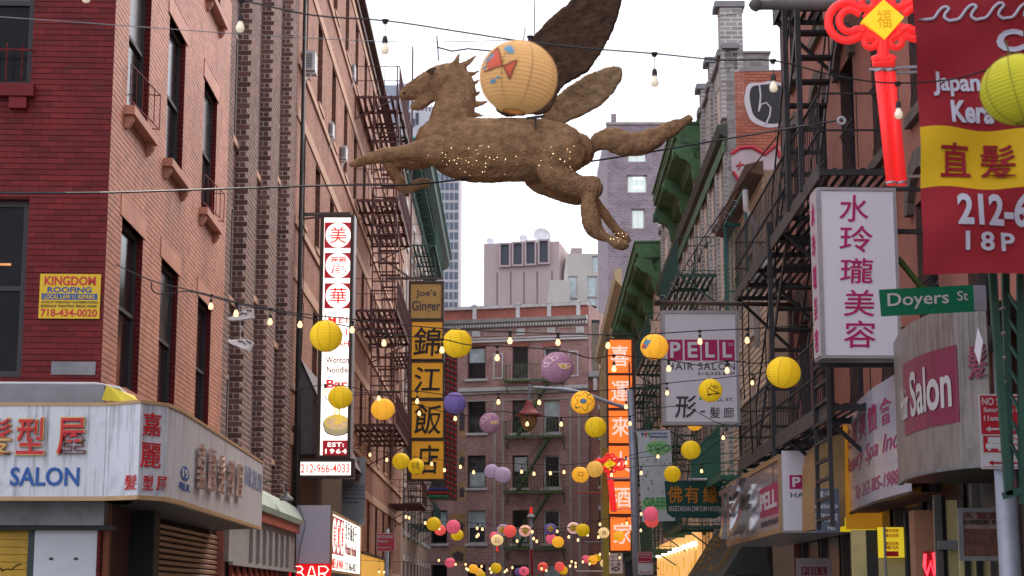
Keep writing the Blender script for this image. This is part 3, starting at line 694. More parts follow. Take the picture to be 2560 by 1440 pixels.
for (a, b, c, d) in h1:
    f = window(r1, a, c, b, d, .16, m_wframe, m_glass, .06, sill=.14, sm=m_stone)
    ar = MB(); n = 9; xc = (a + c) / 2; R1_, R2_ = (c - a) / 2 + .06, (c - a) / 2 + .26
    for k in range(n):
        t0, t1 = math.pi * (k + .04) / n, math.pi * (k + .96) / n
        mk('arch_stone', MB().prism([(xc + R1_ * math.cos(t0), d - .1 + .75 * R1_ * math.sin(t0)), (xc + R2_ * math.cos(t0), d - .1 + .85 * R2_ * math.sin(t0)), (xc + R2_ * math.cos(t1), d - .1 + .85 * R2_ * math.sin(t1)), (xc + R1_ * math.cos(t1), d - .1 + .75 * R1_ * math.sin(t1))], -.09, -.002), m_stone, f)
    mk('guard_mesh', MB().bar((a, -.02, b + .1), (c, -.02, b + 1), .01).bar((c, -.02, b + .1), (a, -.02, b + 1), .01).bar((a, -.03, b + 1), (c, -.03, b + 1), .02), m_iron, f)
mk('shop_front', MB().box(0, .1, 0, 23.9, .22, 3.35), M('shop_interior', (.035, .025, .02), .6, .5, 1), r1)
for k_ in range(11): mk('shop_post', MB().box(1.0 + 2 * k_, -.02, 0, 1.12 + 2 * k_, .1, 3.35), m_iron2, r1); mk('shop_pane', MB().box(1.2 + 2 * k_, .05, .3, 2.4 + 2 * k_, .07, 2.9), m_glass2, r1)
# black fire escape
fe = thing('fire_escape', 'large black iron fire escape on the red stucco building behind the tall white sign', 'fire escape', FR)
balcony(fe, .3, 10.2, 3.9, .95, m_iron, h=.95, bar=.012, sp=.16, ns=8, beams=7, sw=.055, bracket=False)
balcony(fe, .3, 9.9, 6.9, .95, m_iron, h=1.0, bar=.012, sp=.16, ns=8, beams=8, sw=.055, bracket=False)
balcony(fe, 6.0, 12.4, 10.15, .95, m_iron, h=1.0, sp=.16, ns=8, beams=5, sw=.055, bracket=False)
for z, xs in ((3.9, (.5, 3.4, 6.4, 9.6)), (6.9, (.5, 3.4, 6.4, 9.4)), (10.15, (6.2, 9, 12))):
    for x in xs: mk('bracket', MB().bar((x, -.93, z - .1), (x, -.01, z - 1.0), .05, .05), m_iron, fe)
for (z, xa, xb) in ((3.9, .3, 10.2), (6.9, .3, 9.9)): mk('edge_board', MB().box(xa, -.99, z - .14, xb, -.965, z + .06), m_iron2, fe)
stair(fe, 4.6, 6.9, 8.2, 10.15, -.85, -.3, m_iron, n=12, tw=.2); stair(fe, 2.0, 3.95, 6.2, 6.85, -.85, -.3, m_iron, n=11, tw=.2)
for x, z0_, z1_ in ((5.2, 2.9, 7.2), (7.4, 6.9, 12), (8.6, 6.9, 12.5)): mk('post', MB().box(x, -1.03, z0_, x + .07, -.96, z1_), m_iron, fe)
mk('rope', MB().tube([(1.6, -1.0, 6.8), (1.65, -1.02, 5.5), (1.6, -1, 4.9)], .012, 5).tube([(2.5, -1.0, 6.8), (2.52, -1.02, 5.4), (2.5, -1, 3.9)], .012, 5).tube([(.9, -1.0, 6.8), (.92, -1.02, 5.6), (.9, -1, 4.0)], .012, 5), m_iron, fe)
fl = FRat(19.6)
lad = thing('drop_ladder', 'black vertical drop ladder hanging in front of the blue and yellow shop signs', 'ladder', FRat(21.4, -1.02))
fl = FRat(21.4, -1.02); xa_ = fl.px(2038, 1000)[0]; xb_ = fl.px(2072, 1000)[0]; zt_ = fl.px(2050, 890)[1]; zb_ = fl.px(2090, 1315)[1]
ladder(lad, xa_, xb_, zb_, zt_, 0, m_iron, n=9, w=.05)
# buckets on the balcony
for k, (Y, cl, lb) in enumerate(((29.4, m_wwhite, 'white plastic bucket standing on the upper black fire escape balcony'), (30.6, M('grey_box', (.3, .29, .28), .7), 'grey plastic tub standing at the far end of the upper fire escape'))):
    f = FRat(Y, -.62).sub(0, 0, 6.92 - .0); t = thing('bucket', lb, 'bucket', f)
    mk('shell', MB().lathe([(.0, 0), (.12, 0), (.16, .34), (.15, .34), (.115, .02)], 18), cl, t, smooth=True)
    mk('handle', MB().tube([(.16 * math.cos(a), 0, .32 + .12 * math.sin(a)) for a in [math.pi * i / 8 for i in range(9)]], .006, 5), m_gmetal, t)
# -------- clapboard building
r2 = thing('clapboard_building', 'low cream clapboard building with a brown gutter between the red and the grey brick ones', 'building', FR.sub(-9.2, 0, 0))
W2 = 6.3
f2r = FR.sub(-9.2, 0, 0); H = 10.0
m_cream = M('cream_siding', (.62, .47, .35), .7, .1, 1, .1, dirt=.25); m_creamd = M('siding_gap', (.12, .09, .07), .9)
h2 = [(x, z, x + 1.0, z + 1.7) for x in (.9, 3.4) for z in (4.4, 7.0)]
g = MB(); r = MB(); wallgrid(g, 0, W2, 0, H, h2, .02, .15, r); mk('wall', g, m_creamd, r2); mkrev(r, m_cream, r2)
mk('core_wall', MB().box(0, .2, 0, W2 - .02, 9, H), m_dark, r2); mk('end_wall', MB().box(W2 - .015, .0, 0, W2, 9, H), M('beige_render', (.33, .27, .2), .8, .2, 1, .3, dirt=.3), r2)
z = 3.4
while z < H - .1:
    xs = [(0, W2)]
    for (a, b, c, d) in h2:
        if b < z + .1 and d > z:
            ns = []
            for p, q in xs:
                if a > p and c < q: ns += [(p, a), (c, q)]
                else: ns.append((p, q))
            xs = ns
    for p, q in xs:
        me = shared(('sd', round(q - p, 2)), lambda: MB().extr([(.02, 0), (-.02, 0), (-.005, .125), (.02, .125)], 0, q - p).mesh('siding_board', m_cream)); link('siding_board', me, r2, loc=(p, 0, z))
    z += .13
for (a, b, c, d) in h2: window(r2, a, c, b, d, .12, m_wwhite, m_glassb if b < 6 else m_glass, .07, sill=.08, sm=m_wwhite)
mk('gutter', MB().extr([(-.32, H - .05), (-.36, H + .1), (-.0, H + .18), (-.0, H - .12)], -.1, W2 + .05), M('brown_gutter', (.11, .065, .045), .6, .2, 3), r2)
mk('downpipe', MB().tube([(5.8, -.3, H - .3), (5.8, -.3, H - .7), (5.7, -.12, H - 1.0), (5.7, -.12, H - 3.5)], .06, 8), m_wwhite, r2, smooth=True)
# -------- grey brick building with parapet piers, cornice and graffiti wall
F3r = FR.sub(-31.4, 0, 0); LX = 31.4 - 9.2
r3 = thing('grey_brick_building', 'cream and grey brick building with parapet piers and a graffiti covered orange side wall', 'building', F3r)
m_gb = M('grey_block', (.26, .245, .24), .85, .15, 2, .2, rnd=.25); m_gbm = M('white_mortar', (.5, .48, .46), .9)
m_gbp = MBR('grey_block_wall', (.33, .31, .30), (.62, .6, .57), .3, .11, ms=.014, var=.2); m_crp = M('cream_panel', (.72, .60, .52), .8, .12, 1.4, .15, dirt=.3)
m_dkg = M('gutter_dark', (.05, .06, .045), .6, .2, 3); m_grn = M('cornice_green', (.085, .18, .085), .75, .25, 2, .2, dirt=.6)
H = 14.0
xw_ = [LX - 1.55 - 2.0 * i for i in range(10)]
h3r = [(x, z, x + .95, z + 2.0) for x in xw_ for z in (2.6, 5.6, 8.6)] + [(x, 12.85 - .0, x + .95, 13.6) for x in xw_[:1]]
h3r = [h for h in h3r if h[3] < 13]
h3r += [(x, 10.85, x + .95, 12.0) for x in xw_[:9]]
g = MB(); r = MB(); wallgrid(g, 0, LX, 0, H, h3r, 0, .18, r); mk('wall', g, m_crp, r3); mkrev(r, m_gbp, r3)
for x in xw_: mk('pier', MB().box(x + 1.05, -.07, 2, x + 1.4, -.002, H), m_gbp, r3); 
for (a, b, c, d) in h3r: window(r3, a, c, b, d, .12, m_grn, m_glass, .08, sill=.1, sm=m_gcon)
mk('core_wall', MB().box(0, .25, 0, LX - .05, 9, H - .2), m_dark, r3)
mk('string_course', MB().extr([(-.0, 12.3), (-.18, 12.4), (-.24, 12.62), (0, 12.66)], 0, LX + .05), m_dkg, r3); mk('green_band', MB().box(0, -.1, 11.98, LX, -.073, 12.28), m_grn, r3)
mk('parapet', MB().box(0, -.02, H, LX, .28, H + .5), m_gbp, r3); mk('coping', MB().box(-.1, -.1, H + .5, LX + .1, .32, H + .62), m_gcon, r3)
for i, x in enumerate((LX - .5, LX - 3.2, LX - 5.6, 1.0, 5.0)):
    t_ = 1.55 if i == 0 else 1.0
    mk('parapet_pier', MB().box(x - .0, -.12, H - 1.2, x + .5, .42, H + t_), m_gbp, r3); mk('pier_cap', MB().box(x - .1, -.24, H + t_, x + .56, .48, H + t_ + .14).box(x - .08, -.2, H + .35, x + .5 - .001, -.121, H + .5), m_gcon, r3)
# party wall facing the viewer
Fp = Fr(F3r.w(LX, 0, 0), (1, 0)); Tp = F3r.M.inverted() @ Fp.M
m_or = M('orange_brick', (.40, .135, .085), .85, .15, 1.2, .25, 40, rnd=.12); m_orm = M('orange_joint', (.20, .065, .04), .9)
zt_ = Fp.px(1900, 178)[1]
o = mk('side_wall', MB().box(.2, 0, 3, 8, .2, zt_), m_orm, r3, label='orange brick side wall'); o.matrix_local = Tp
sets = []
f_, c_ = bricks(Fp, .2, 1.9, 9.0, zt_, [], .21, .075, .009, .008); sets.append((Fp, f_, c_, Tp)); lay_bricks(r3, sets, m_or, .21, .075, .009, 260)
f_, c_ = bricks(Fp, 0, .2, 3.0, zt_ + .3, [], .2, .115, .016, .012); sets = [(Fp, f_, c_, Tp)]
o = mk('quoin_wall', MB().box(0, .0, 3, .2, .15, zt_ + .3), m_gbm, r3); o.matrix_local = Tp
Fq = Fr(Fp.w(0, .04, 0), (1, 0)); zq = Fp.px(1870, 133)[1]; Tq = F3r.M.inverted() @ Fq.M
xq = Fp.px(1923, 150)[0]
o = mk('upper_wall', MB().box(.12, 0, zt_, xq, .25, zq), m_gbm, r3); o.matrix_local = Tq
f2_, c2_ = bricks(Fq, .12, xq, zt_ + .02, zq - .03, [], .3, .12, .018, .012); lay_bricks(r3, [(Fp, f_, c_, Tp)], m_gb, .2, .115, .016, 60); lay_bricks(r3, [(Fq, f2_, c2_, Tq)], m_gb, .3, .12, .018, 60)
o = mk('wall_coping', MB().box(.1, -.06, zq, xq + .04, .3, zq + .05).box(.3, -.05, zt_ - .0, 8, .25, zt_ + .03), m_gcon, r3); o.matrix_local = Tq
m_sb = M('spray_black', (.03, .03, .035), .6, .1, 2); m_sw = M('spray_white', (.6, .58, .62), .6, .1, 2); m_srd = M('spray_red', (.5, .04, .06), .6, .1, 2); m_spk = M('spray_pink', (.5, .42, .45), .6, .15, 2)
def gpoly(lst, y, mat, nm='graffiti'):
    o = mk(nm, MB().prism([Fp.px(u, v) for u, v in lst], y - .003, y), mat, r3); o.matrix_local = Tp
def smooth_poly(lst, n=6):
    out = []; N = len(lst)
    for i in range(N):
        p0, p1, p2, p3 = lst[i-1], lst[i], lst[(i+1) % N], lst[(i+2) % N]
        for k in range(n):
            t = k / n; out.append(tuple(.5 * (2*p1[j] + (-p0[j]+p2[j])*t + (2*p0[j]-5*p1[j]+4*p2[j]-p3[j])*t*t + (-p0[j]+3*p1[j]-3*p2[j]+p3[j])*t**3) for j in (0, 1)))
    return out
gpoly(smooth_poly([(1872, 210), (1903, 207), (1925, 203), (1956, 208), (1985, 212), (1985, 300), (1962, 312), (1930, 319), (1905, 316), (1876, 300), (1862, 262), (1862, 236)]), -.016, m_sw)
gpoly(smooth_poly([(1880, 218), (1900, 213), (1930, 211), (1956, 216), (1980, 220), (1980, 300), (1955, 306), (1930, 310), (1905, 304), (1884, 288), (1876, 260), (1874, 236)]), -.02, m_sb)
def stroke(pts, w_, mat, y=-.028):
    P = [Fp.px(u, v) for u, v in pts]; o = mk('graffiti', MB().tube([(x, y, z_) for x, z_ in P], w_, 5), mat, r3); o.matrix_local = Tp
stroke([(1898, 214), (1901, 240), (1899, 262), (1896, 280)], .02, m_sw); stroke([(1896, 280), (1902, 262), (1915, 258), (1926, 270), (1924, 290), (1914, 312)], .02, m_sw)
gpoly([(1828, 385), (1850, 370), (1880, 366), (1912, 385), (1940, 362), (1950, 368), (1952, 395), (1930, 430), (1905, 460), (1885, 478), (1868, 486), (1858, 462), (1840, 440), (1829, 425)], -.016, m_spk)
stroke([(1828, 385), (1850, 371), (1880, 368), (1912, 387), (1940, 364), (1950, 395)], .05, m_srd); stroke([(1832, 430), (1850, 455), (1862, 475), (1878, 468), (1892, 474)], .04, m_srd)
stroke([(1862, 425), (1878, 415), (1872, 440), (1868, 468)], .035, m_srd); stroke([(1895, 400), (1897, 440), (1882, 438), (1890, 428)], .02, m_srd); stroke([(1840, 415), (1860, 412)], .02, m_srd); stroke([(1850, 405), (1846, 425)], .018, m_srd)
# green cornices
def cornice(par, x0, x1, zt, pr, hh, mat, ends=(1, 1)):
    prof = [(-.001, zt), (-pr, zt), (-pr, zt - .35 * hh), (-pr * .9, zt - .38 * hh), (-pr * .88, zt - .5 * hh), (-pr * .4, zt - .62 * hh), (-pr * .3, zt - .95 * hh), (-.001, zt - hh)]
    mk('cornice', MB().extr(prof, x0, x1), mat, par); mk('cornice_lip', MB().box(x0 - .05, -pr - .05, zt, x1 + .05, .02, zt + .06).box(x0 + .0, -pr - .02, zt - .2 * hh, x1 - .0, -pr - .001, zt - .16 * hh), mat, par)
    n = 2 if x1 - x0 < 12 else 4
    for i in range(n + 1):
        x = x0 + (x1 - x0 - .42) * i / n
        bp = [(-.002, zt - .5 * hh), (-pr * .95, zt - .5 * hh), (-pr * 1.0, zt - .75 * hh), (-pr * .8, zt - .95 * hh), (-pr * .6, zt - 1.0 * hh), (-pr * .42, zt - 1.15 * hh), (-pr * .36, zt - 1.5 * hh), (-pr * .2, zt - 1.75 * hh), (-.002, zt - 1.8 * hh)]
        mk('cornice_bracket', MB().extr(bp, x + (0 if i < n else .1), x + .32 + (0 if i < n else .1)), mat, par)
        mk('rosette', MB().prism([(x + .21 + .13 * math.cos(a), zt - .8 * hh + .15 * math.sin(a)) for a in [k * math.pi / 6 for k in range(12)]], -pr * 1.04, -pr * .9), mat, par)
cornice(r3, LX - 5.9 - 8.6, LX - 5.9, 14.25, .8, 1.0, m_grn)
# -------- next ones, farther away
F5 = FR.sub(-52.4, 0, 0); r5 = thing('green_cornice_building', 'narrow dark building under a big green bracketed cornice, right of the orange sign', 'building', F5)
h5 = [(x, z, x + .95, z + 1.9) for x in [18.6 - 2.1 * i for i in range(9)] for z in (2.5, 5.4, 8.3)]
g = MB(); r = MB(); wallgrid(g, 0, 20.98, 0, 13.9, h5, 0, .2, r); mk('wall', g, m_crp, r5); mkrev(r, m_gcon, r5); mk('core_wall', MB().box(0, .25, 0, 20.9, 8, 13.5), m_dark, r5)
for (a, b, c, d) in h5: window(r5, a, c, b, d, .12, m_dgreen, m_glass, .08, sill=.1, sm=m_gcon)
cornice(r5, 0.0, 20.95, 14.25, .95, 1.1, m_grn)
F6 = FR.sub(-82, -.45, 0); r6 = thing('yellow_building', 'narrow yellow stone building seen past the green cornice above the orange sign', 'building', F6)
m_ylw = M('yellow_stone', (.50, .36, .20), .85, .2, .6, .3, dirt=.4)
h6 = [(x, z, x + 1.1, z + 2.1) for x in [27 - 2.6 * i for i in range(10)] for z in (3, 6.4, 9.8, 13.0)]
g = MB(); r = MB(); wallgrid(g, 0, 29.4, 0, 16.6, h6, 0, .25, r); mk('wall', g, m_ylw, r6); mkrev(r, m_ylw, r6); mk('core_wall', MB().box(0, .3, 0, 29.3, 8, 16.3), m_dark, r6)
for (a, b, c, d) in h6: window(r6, a, c, b, d, .2, m_wframe, m_glass, .08, sill=.15, sm=m_ylw)
mk('cornice', MB().extr([(0, 16.3), (-.3, 16.6), (-.35, 17.1), (0, 17.2)], 0, 29.6).extr([(0, 15.5), (-.12, 15.6), (-.12, 15.8), (0, 15.8)], 0, 29.6), m_ylw, r6)
for k in range(20): mk('carved_pier', MB().box(29.0 - k * 1.45, -.12 , 3, 29.25 - k * 1.45, -.002, 15.5), m_ylw, r6)
Fb = Fr(F6.w(29.4, 0, 0), (1, 0)); Tb = F6.M.inverted() @ Fb.M; o = mk('side_wall', MB().box(0, -.01, 0, 6, .1, 14.8), M('blue_black_wall', (.055, .065, .09), .8, .3, .8, .2), r6); o.matrix_local = Tb
for (u, v, a, b) in ((1578, 830, 15, 18), (1592, 815, 12, 14), (1585, 862, 16, 20)):
    o = mk('graffiti', MB().prism([Fb.px(u + a * math.cos(t * math.pi / 8), v + b * math.sin(t * math.pi / 8)) for t in range(16)], -.03, -.012), m_spk, r6); o.matrix_local = Tb
# -------- green fire escapes
def green_fe(Y0, L, zs, label, pr=1.0, mat=None, h=.95):
    f = FRat(Y0 + L); t = thing('fire_escape', label, 'fire escape', f)
    for z in zs: balcony(t, 0, L, z, pr, mat or m_dgr2, h=h, sp=.17, ns=7, beams=4, sw=.07, rails=(.98, .75, .08))
    for i in range(len(zs) - 1): stair(t, 1, zs[i], L - 1.2, zs[i + 1], -pr * .9, -pr * .45, mat or m_dgr2, n=11, tw=.2)
    return t
m_dgr2 = M('green_iron', (.022, .085, .065), .55, .25, 4, .1)
green_fe(43.6, 6.5, (3.3, 6.4, 9.55), 'dark green fire escape with a slatted floor above the PELL hanging sign')
green_fe(53.5, 7.5, (3.0, 6.1, 9.2), 'dark green fire escape seen between the orange sign and the PELL sign', pr=1.1)
green_fe(65, 7, (3.0, 6.1, 9.2), 'farther dark green fire escape just right of the orange sign', pr=1.1)
t = green_fe(34.2, 6.6, (3.9,), 'green curved balcony rail beside the vegetarian banner', pr=1.0, mat=M('bright_green_iron', (.03, .16, .11), .5, .2, 3))
m_teali = M('teal_iron', (.02, .13, .12), .5, .2, 3)
fc = Fr((PY(1808, 740, 38.5).x, 38.5, 0)); tcg = thing('mesh_cage', 'teal steel cage with diamond wire mesh on the clapboard building', 'cage', fc)
x0, zt_ = fc.px(1812, 562); x1, _ = fc.px(1868, 562); zb_ = fc.px(1812, 800)[1]
mk('frame', MB().bar((x0, 0, zt_), (x1, 0, zt_), .07).bar((x0, 0, zb_), (x0, 0, zt_), .05).bar((x1, 0, zb_), (x1, 0, zt_), .05).bar((x0, 0, zt_ - 1.5), (x1, 0, zt_ - 1.5), .04).bar((x0, 0, zt_), (x0, -3.5, zt_), .05).bar((x0, -3.5, zb_), (x0, -3.5, zt_), .05), m_teali, tcg)
wm = MB(); W_ = x1 - x0; n = 11
for k in range(-26, n):
    for sgn in (1, -1):
        xa = x0 + k * W_ / n * 1.0 if sgn == 1 else x1 - k * W_ / n
        z0_ = zb_
        pa, pb = (xa, zb_), (xa + sgn * (zt_ - zb_) * .5, zt_)
        lo, hi = x0, x1
        # clip
        def cl(p, q):
            t0, t1 = 0, 1; dx = q[0] - p[0]
            for bound, s_ in ((lo, 1), (hi, -1)):
                d0 = s_ * (p[0] - bound); d1 = s_ * (q[0] - bound)
                if d0 < 0 and d1 < 0: return None
                if d0 < 0: t0 = max(t0, d0 / (d0 - d1))
                if d1 < 0: t1 = min(t1, d0 / (d0 - d1))
            if t0 >= t1: return None
            return [(p[0] + dx * t, 0, p[1] + (q[1] - p[1]) * t) for t in (t0, t1)]
        r_ = cl(pa, pb)
        if r_: wm.bar(r_[0], r_[1], .008)
mk('wire_mesh', wm, m_teali, tcg, kind='stuff')
for k in range(5): mk('bar', MB().bar((x0 + W_ * (k + .5) / 5, .01, zb_), (x0 + W_ * (k + .5) / 5, .01, zt_), .018), m_teali, tcg)
# ================================================================== building closing the street
FC = Fr(PY(1290, 1000, 118) , (.968, -.25)); FC = Fr((FC.O.x, FC.O.y, 0), (.968, -.25))
bc = thing('corner_tenement', 'reddish brown brick building with white bands closing the end of the street', 'building', FC)
m_bc = MBR('red_brown_brick', (.37, .145, .13), (.42, .31, .28), .26, .09, ms=.016, var=.25, col2=(.34, .17, .16)); m_bct = MBR('top_red_brick', (.40, .10, .07), (.30, .16, .13), .26, .09, ms=.014, var=.2)
m_lst = M('limestone', (.55, .53, .52), .8, .15, 1, .1, dirt=.35); m_str = M('stone_strip', (.38, .32, .29), .8, .15, 1)
XL, _ = FC.px(1040, 1000); XRt, _ = FC.px(1470, 900); HC = FC.px(1290, 783)[1]
wins = []
for (vt_, vb_) in ((868, 948), (1001, 1083), (1139, 1220), (1276, 1359), (1412, 1490)):
    for (ul, ur) in ((1169, 1214), (1281, 1320), (1359, 1399), (1078, 1118)):
        x0, z1_ = FC.px(ul, vt_); x1, _ = FC.px(ur, vt_); _, z0_ = FC.px(ul, vb_); wins.append((x0, z0_, x1, z1_))
g = MB(); r = MB(); wallgrid(g, XL, XRt, 0, HC + .6, wins, 0, .25, r); mk('wall', g, m_bc, bc); mkrev(r, m_bct, bc)
mk('core_wall', MB().box(XL, .3, 0, XRt, 14, HC + .5), m_bc, bc)
for i, (a, b, c, d) in enumerate(wins):
    window(bc, a, c, b, d, .2, m_wframe if i % 4 != 2 and i != 12 else m_wwhite, (m_glass, m_glass2, m_glassb, m_glass2)[(i * 7 + i // 4) % 4], .09, sill=.16, sm=m_lst, gm2=(m_glassb, m_glass, m_glass2)[i % 3], so=.15, sx=.15)
def hband(u0, v0, u1, v1, dep, mat, nm, off=0):
    x0, zt = FC.px(u0, v0); x1, _ = FC.px(u1, v0); _, zb = FC.px(u0, v1); return mk(nm, MB().box(x0, -dep, zb, x1, -.002, zt), mat, bc)
def zc(v, u=1290): return FC.px(u, v)[1]
mk('parapet_wall', MB().box(XL, -.05, zc(795), XRt, -.003, zc(768)), m_bct, bc)
# coping stones
nst = 26
for k in range(nst): mk('coping_stone', MB().box(XL + (XRt - XL) * k / nst + .01, -.2, zc(770), XL + (XRt - XL) * (k + 1) / nst - .01, .3, zc(763)), m_lst, bc)
mk('cornice_band', MB().extr([(0, zc(808)), (-.35, zc(805)), (-.5, zc(797)), (0, zc(794))], XL, XRt), m_lst, bc)
mk('dentil_band', MB().box(XL, -.12, zc(818), XRt, -.003, zc(808)), M('dentil_stone', (.30, .24, .22), .8), bc)
for k in range(60): link('dentil', shared('dnt', lambda: MB().box(0, -.24, 0, .11, -.12, .2).mesh('dentil', m_lst)), bc, loc=(XL + (XRt - XL) * (k + .3) / 60, 0, zc(816)))
mk('band', MB().box(XL, -.08, zc(846), XRt, -.003, zc(843)), m_lst, bc); mk('band', MB().box(XL, -.16, zc(854), XRt, -.003, zc(849)), m_lst, bc)
mk('band', MB().box(XL, -.15, zc(976), XRt, -.003, zc(967)), m_lst, bc); mk('band', MB().box(XL, -.05, zc(984), XRt, -.003, zc(977)), m_str, bc); mk('band', MB().box(XL, -.04, zc(1001), XRt, -.003, zc(997)), m_str, bc)
for u in (1188, 1296, 1374, 1447):
    x, _ = FC.px(u, 775); mk('parapet_pier', MB().box(x - .13, -.22, zc(795), x + .13, .2, zc(770)), m_lst, bc); mk('pier_gable', MB().prism([(x - .28, zc(763)), (x + .28, zc(763)), (x, zc(757))], -.24, .2), m_lst, bc)
for u in (1190, 1302, 1378, 1450):
    x, _ = FC.px(u, 830); mk('stone_panel', MB().box(x - .28, -.06, zc(838), x + .28, -.003, zc(822)).box(x - .12, -.1, zc(834), x + .12, -.061, zc(826)), m_lst, bc)
for (ua, ub) in ((1212, 1280), (1322, 1360), (1395, 1435), (1128, 1175)):
    xa, _ = FC.px(ua, 830); xb, _ = FC.px(ub, 830); za, zb_ = zc(838), zc(822); e = .07
    mk('panel_frame', MB().box(xa, -.05, za, xb, -.003, za + e).box(xa, -.05, zb_ - e, xb, -.003, zb_).box(xa, -.05, za + e, xa + e, -.003, zb_ - e).box(xb - e, -.05, za + e, xb, -.003, zb_ - e), m_str, bc)
for u in (1237, 1258, 1426, 1448):
    x, _ = FC.px(u, 1100); mk('stone_strip', MB().box(x - .09, -.05, 0, x + .09, -.003, zc(1002)), m_str, bc)
for (ua, ub) in ((1233, 1258), (1420, 1446)):
    xa, _ = FC.px(ua, 900); xb, _ = FC.px(ub, 900); za, zb_ = zc(946), zc(882); e = .09
    mk('panel_frame', MB().box(xa, -.05, za, xb, -.003, za + e).box(xa, -.05, zb_ - e, xb, -.003, zb_).box(xa, -.05, za + e, xa + e, -.003, zb_ - e).box(xb - e, -.05, za + e, xb, -.003, zb_ - e), m_lst, bc)
for i, (a, b, c, d) in enumerate(wins[:4]): mk('brick_arch', MB().box(a - .1, -.03, d + .02, c + .1, -.003, d + .3), m_bct, bc)
fec = thing('fire_escape', 'olive green fire escape on the reddish brown building closing the street', 'fire escape', FC)
m_olv = M('olive_iron', (.075, .12, .045), .7, .2, 2, .1)
xa, _ = FC.px(1268, 1090); xb, _ = FC.px(1413, 1090); lv_ = [zc(v) for v in (1372, 1232, 1095, 955)]
for z in lv_: balcony(fec, xa, xb, z, 1.0, m_olv, h=1.05, sp=.2, ns=5, beams=4, sw=.1, bar=.03, rails=(.98,))
for i in range(3): stair(fec, FC.px(1300, 1200)[0], lv_[i] + .1, FC.px(1377, 1100)[0], lv_[i+1] - .1, -.85, -.4, m_olv, n=10, tw=.2)
# annex on its right
FA = Fr((FC.w(XRt, 0, 0).x + .05, FC.w(XRt, 0, 0).y + .3, 0), (1, -.05)); an = thing('narrow_building', 'narrow brick building with a white cornice left of the orange sign', 'building', FA)
m_an = MBR('annex_brick', (.36, .13, .09), (.3, .2, .17), .26, .09, ms=.014, var=.2); wa = FA.px(1640, 950)[0]
ha = []
for (vt_, vb_) in ((1023, 1093), (1150, 1215), (1275, 1340)):
    x0, z1_ = FA.px(1498, vt_); _, z0_ = FA.px(1498, vb_); ha.append((x0, z0_, x0 + .8, z1_))
za_ = FA.px(1490, 935)[1]
g = MB(); r = MB(); wallgrid(g, 0, wa, 0, za_, ha, 0, .25, r); mk('wall', g, m_an, an); mkrev(r, m_an, an); mk('core_wall', MB().box(0, .3, 0, wa, 9, za_ - .1), m_dark, an)
for (a, b, c, d) in ha: window(an, a, c, b, d, .2, m_wframe, m_glass, .08, sill=.18, sm=m_lst, lintel=.3)
mk('cornice', MB().extr([(0, za_ - .3), (-.3, za_ - .2), (-.45, za_ + .15), (0, za_ + .2)], 0, wa).box(.3, -.25, za_ - 1.1, .55, -.003, za_ - .31), m_lst, an)
x0, zt_ = FA.px(1474, 800); x1, _ = FA.px(1497, 800)
mk('chimney', MB().box(.1, 1, za_ - .1, .1 + (x1 - x0), 2.2, zt_), M('mottled_stucco', (.22, .19, .15), .9, .3, 2, .4), an)
mk('chimney_cap', MB().box(.05, .95, zt_, .15 + (x1 - x0), 2.25, zt_ + .15), m_black, an)
# roof shed
tk = thing('water_tank', 'small round rooftop tank with a flat lid beside the parapet end', 'tank', Fr(PY(1468, 785, 121)))
mk('drum', MB().lathe([(0, 0), (.4, 0), (.5, .7), (0, .72)], 16, (0, 0, -.3)), m_str, tk); mk('lid', MB().lathe([(0, .86), (.68, .82), (.68, .74), (0, .72)], 16, (0, 0, -.3)), m_black, tk)
# ------------------------------------------------------------------ far towers, haze put into their pale wall colours
def tower(name, label, u0, u1, vt, Y, mat, wins=(), gm=m_glass, extra=None, r=(1, 0), dep=20, z0=0, wf=m_str):
    O = PY(u0, vt, Y); f = Fr((O.x, O.y, 0), r); t = thing(name, label, 'building', f)
    x1, zt = f.px(u1, vt)
    hw = []
    for (a, b, c, d) in wins:
        p, q = f.px(a, b); s, _ = f.px(c, b); _, q2 = f.px(a, d); hw.append((p, q2, s, q))
    g = MB(); rr = MB(); wallgrid(g, 0, x1, z0, zt, hw, 0, .5, rr); mk('wall', g, mat, t)
    if rr.v: mkrev(rr, mat, t)
    mk('core_wall', MB().box(0, .55, z0, x1, dep, zt), mat, t)
    mk('side_wall', MB().box(-.02, 0, z0, 0, dep, zt).box(x1, 0, z0, x1 + .02, dep, zt), mat, t)
    for (p, q, s, w_) in hw: window(t, p, s, q, w_, .35, wf, gm, .12 * Y / 150, rail=False, mull=True)
    return t, f, x1, zt
m_pagoda = M('weathered_tan', (.36, .25, .13), .7, .3, 1.5, .1, dirt=.6)
m_pb = MBR('purple_brick', (.26, .20, .23), (.36, .31, .33), .5, .2, ms=.03, var=.18)
m_lit = M('lit_glass', (.55, .62, .6), .2, .1, 1, 0, emit=.35, ecol=(.6, .68, .62))
t5, f5, x5, z5 = tower('brick_tower', 'purple brown brick tower behind the horse tail with lit office windows', 1517, 1668, 312, 170, m_pb,
    [(1567, 437, 1618, 482), (1568, 382, 1617, 405), (1578, 522, 1612, 572), (1645, 523, 1668, 565), (1628, 610, 1650, 650), (1582, 660, 1612, 700)], gm=m_lit, wf=m_lst)
mk('coping', MB().box(-.1, -.15, z5, x5 + .1, .4, z5 + .25), m_str, t5)
xx, zz = f5.px(1536, 300); mk('flue', MB().box(xx - .25, 1, z5, xx + .25, 1.5, z5 + 1.4), m_pb, t5)
for u in (1548, 1592, 1633): xx, _ = f5.px(u, 300); mk('aerial', MB().bar((xx, 2, z5), (xx, 2, z5 + 1.5), .05), m_gmetal, t5)
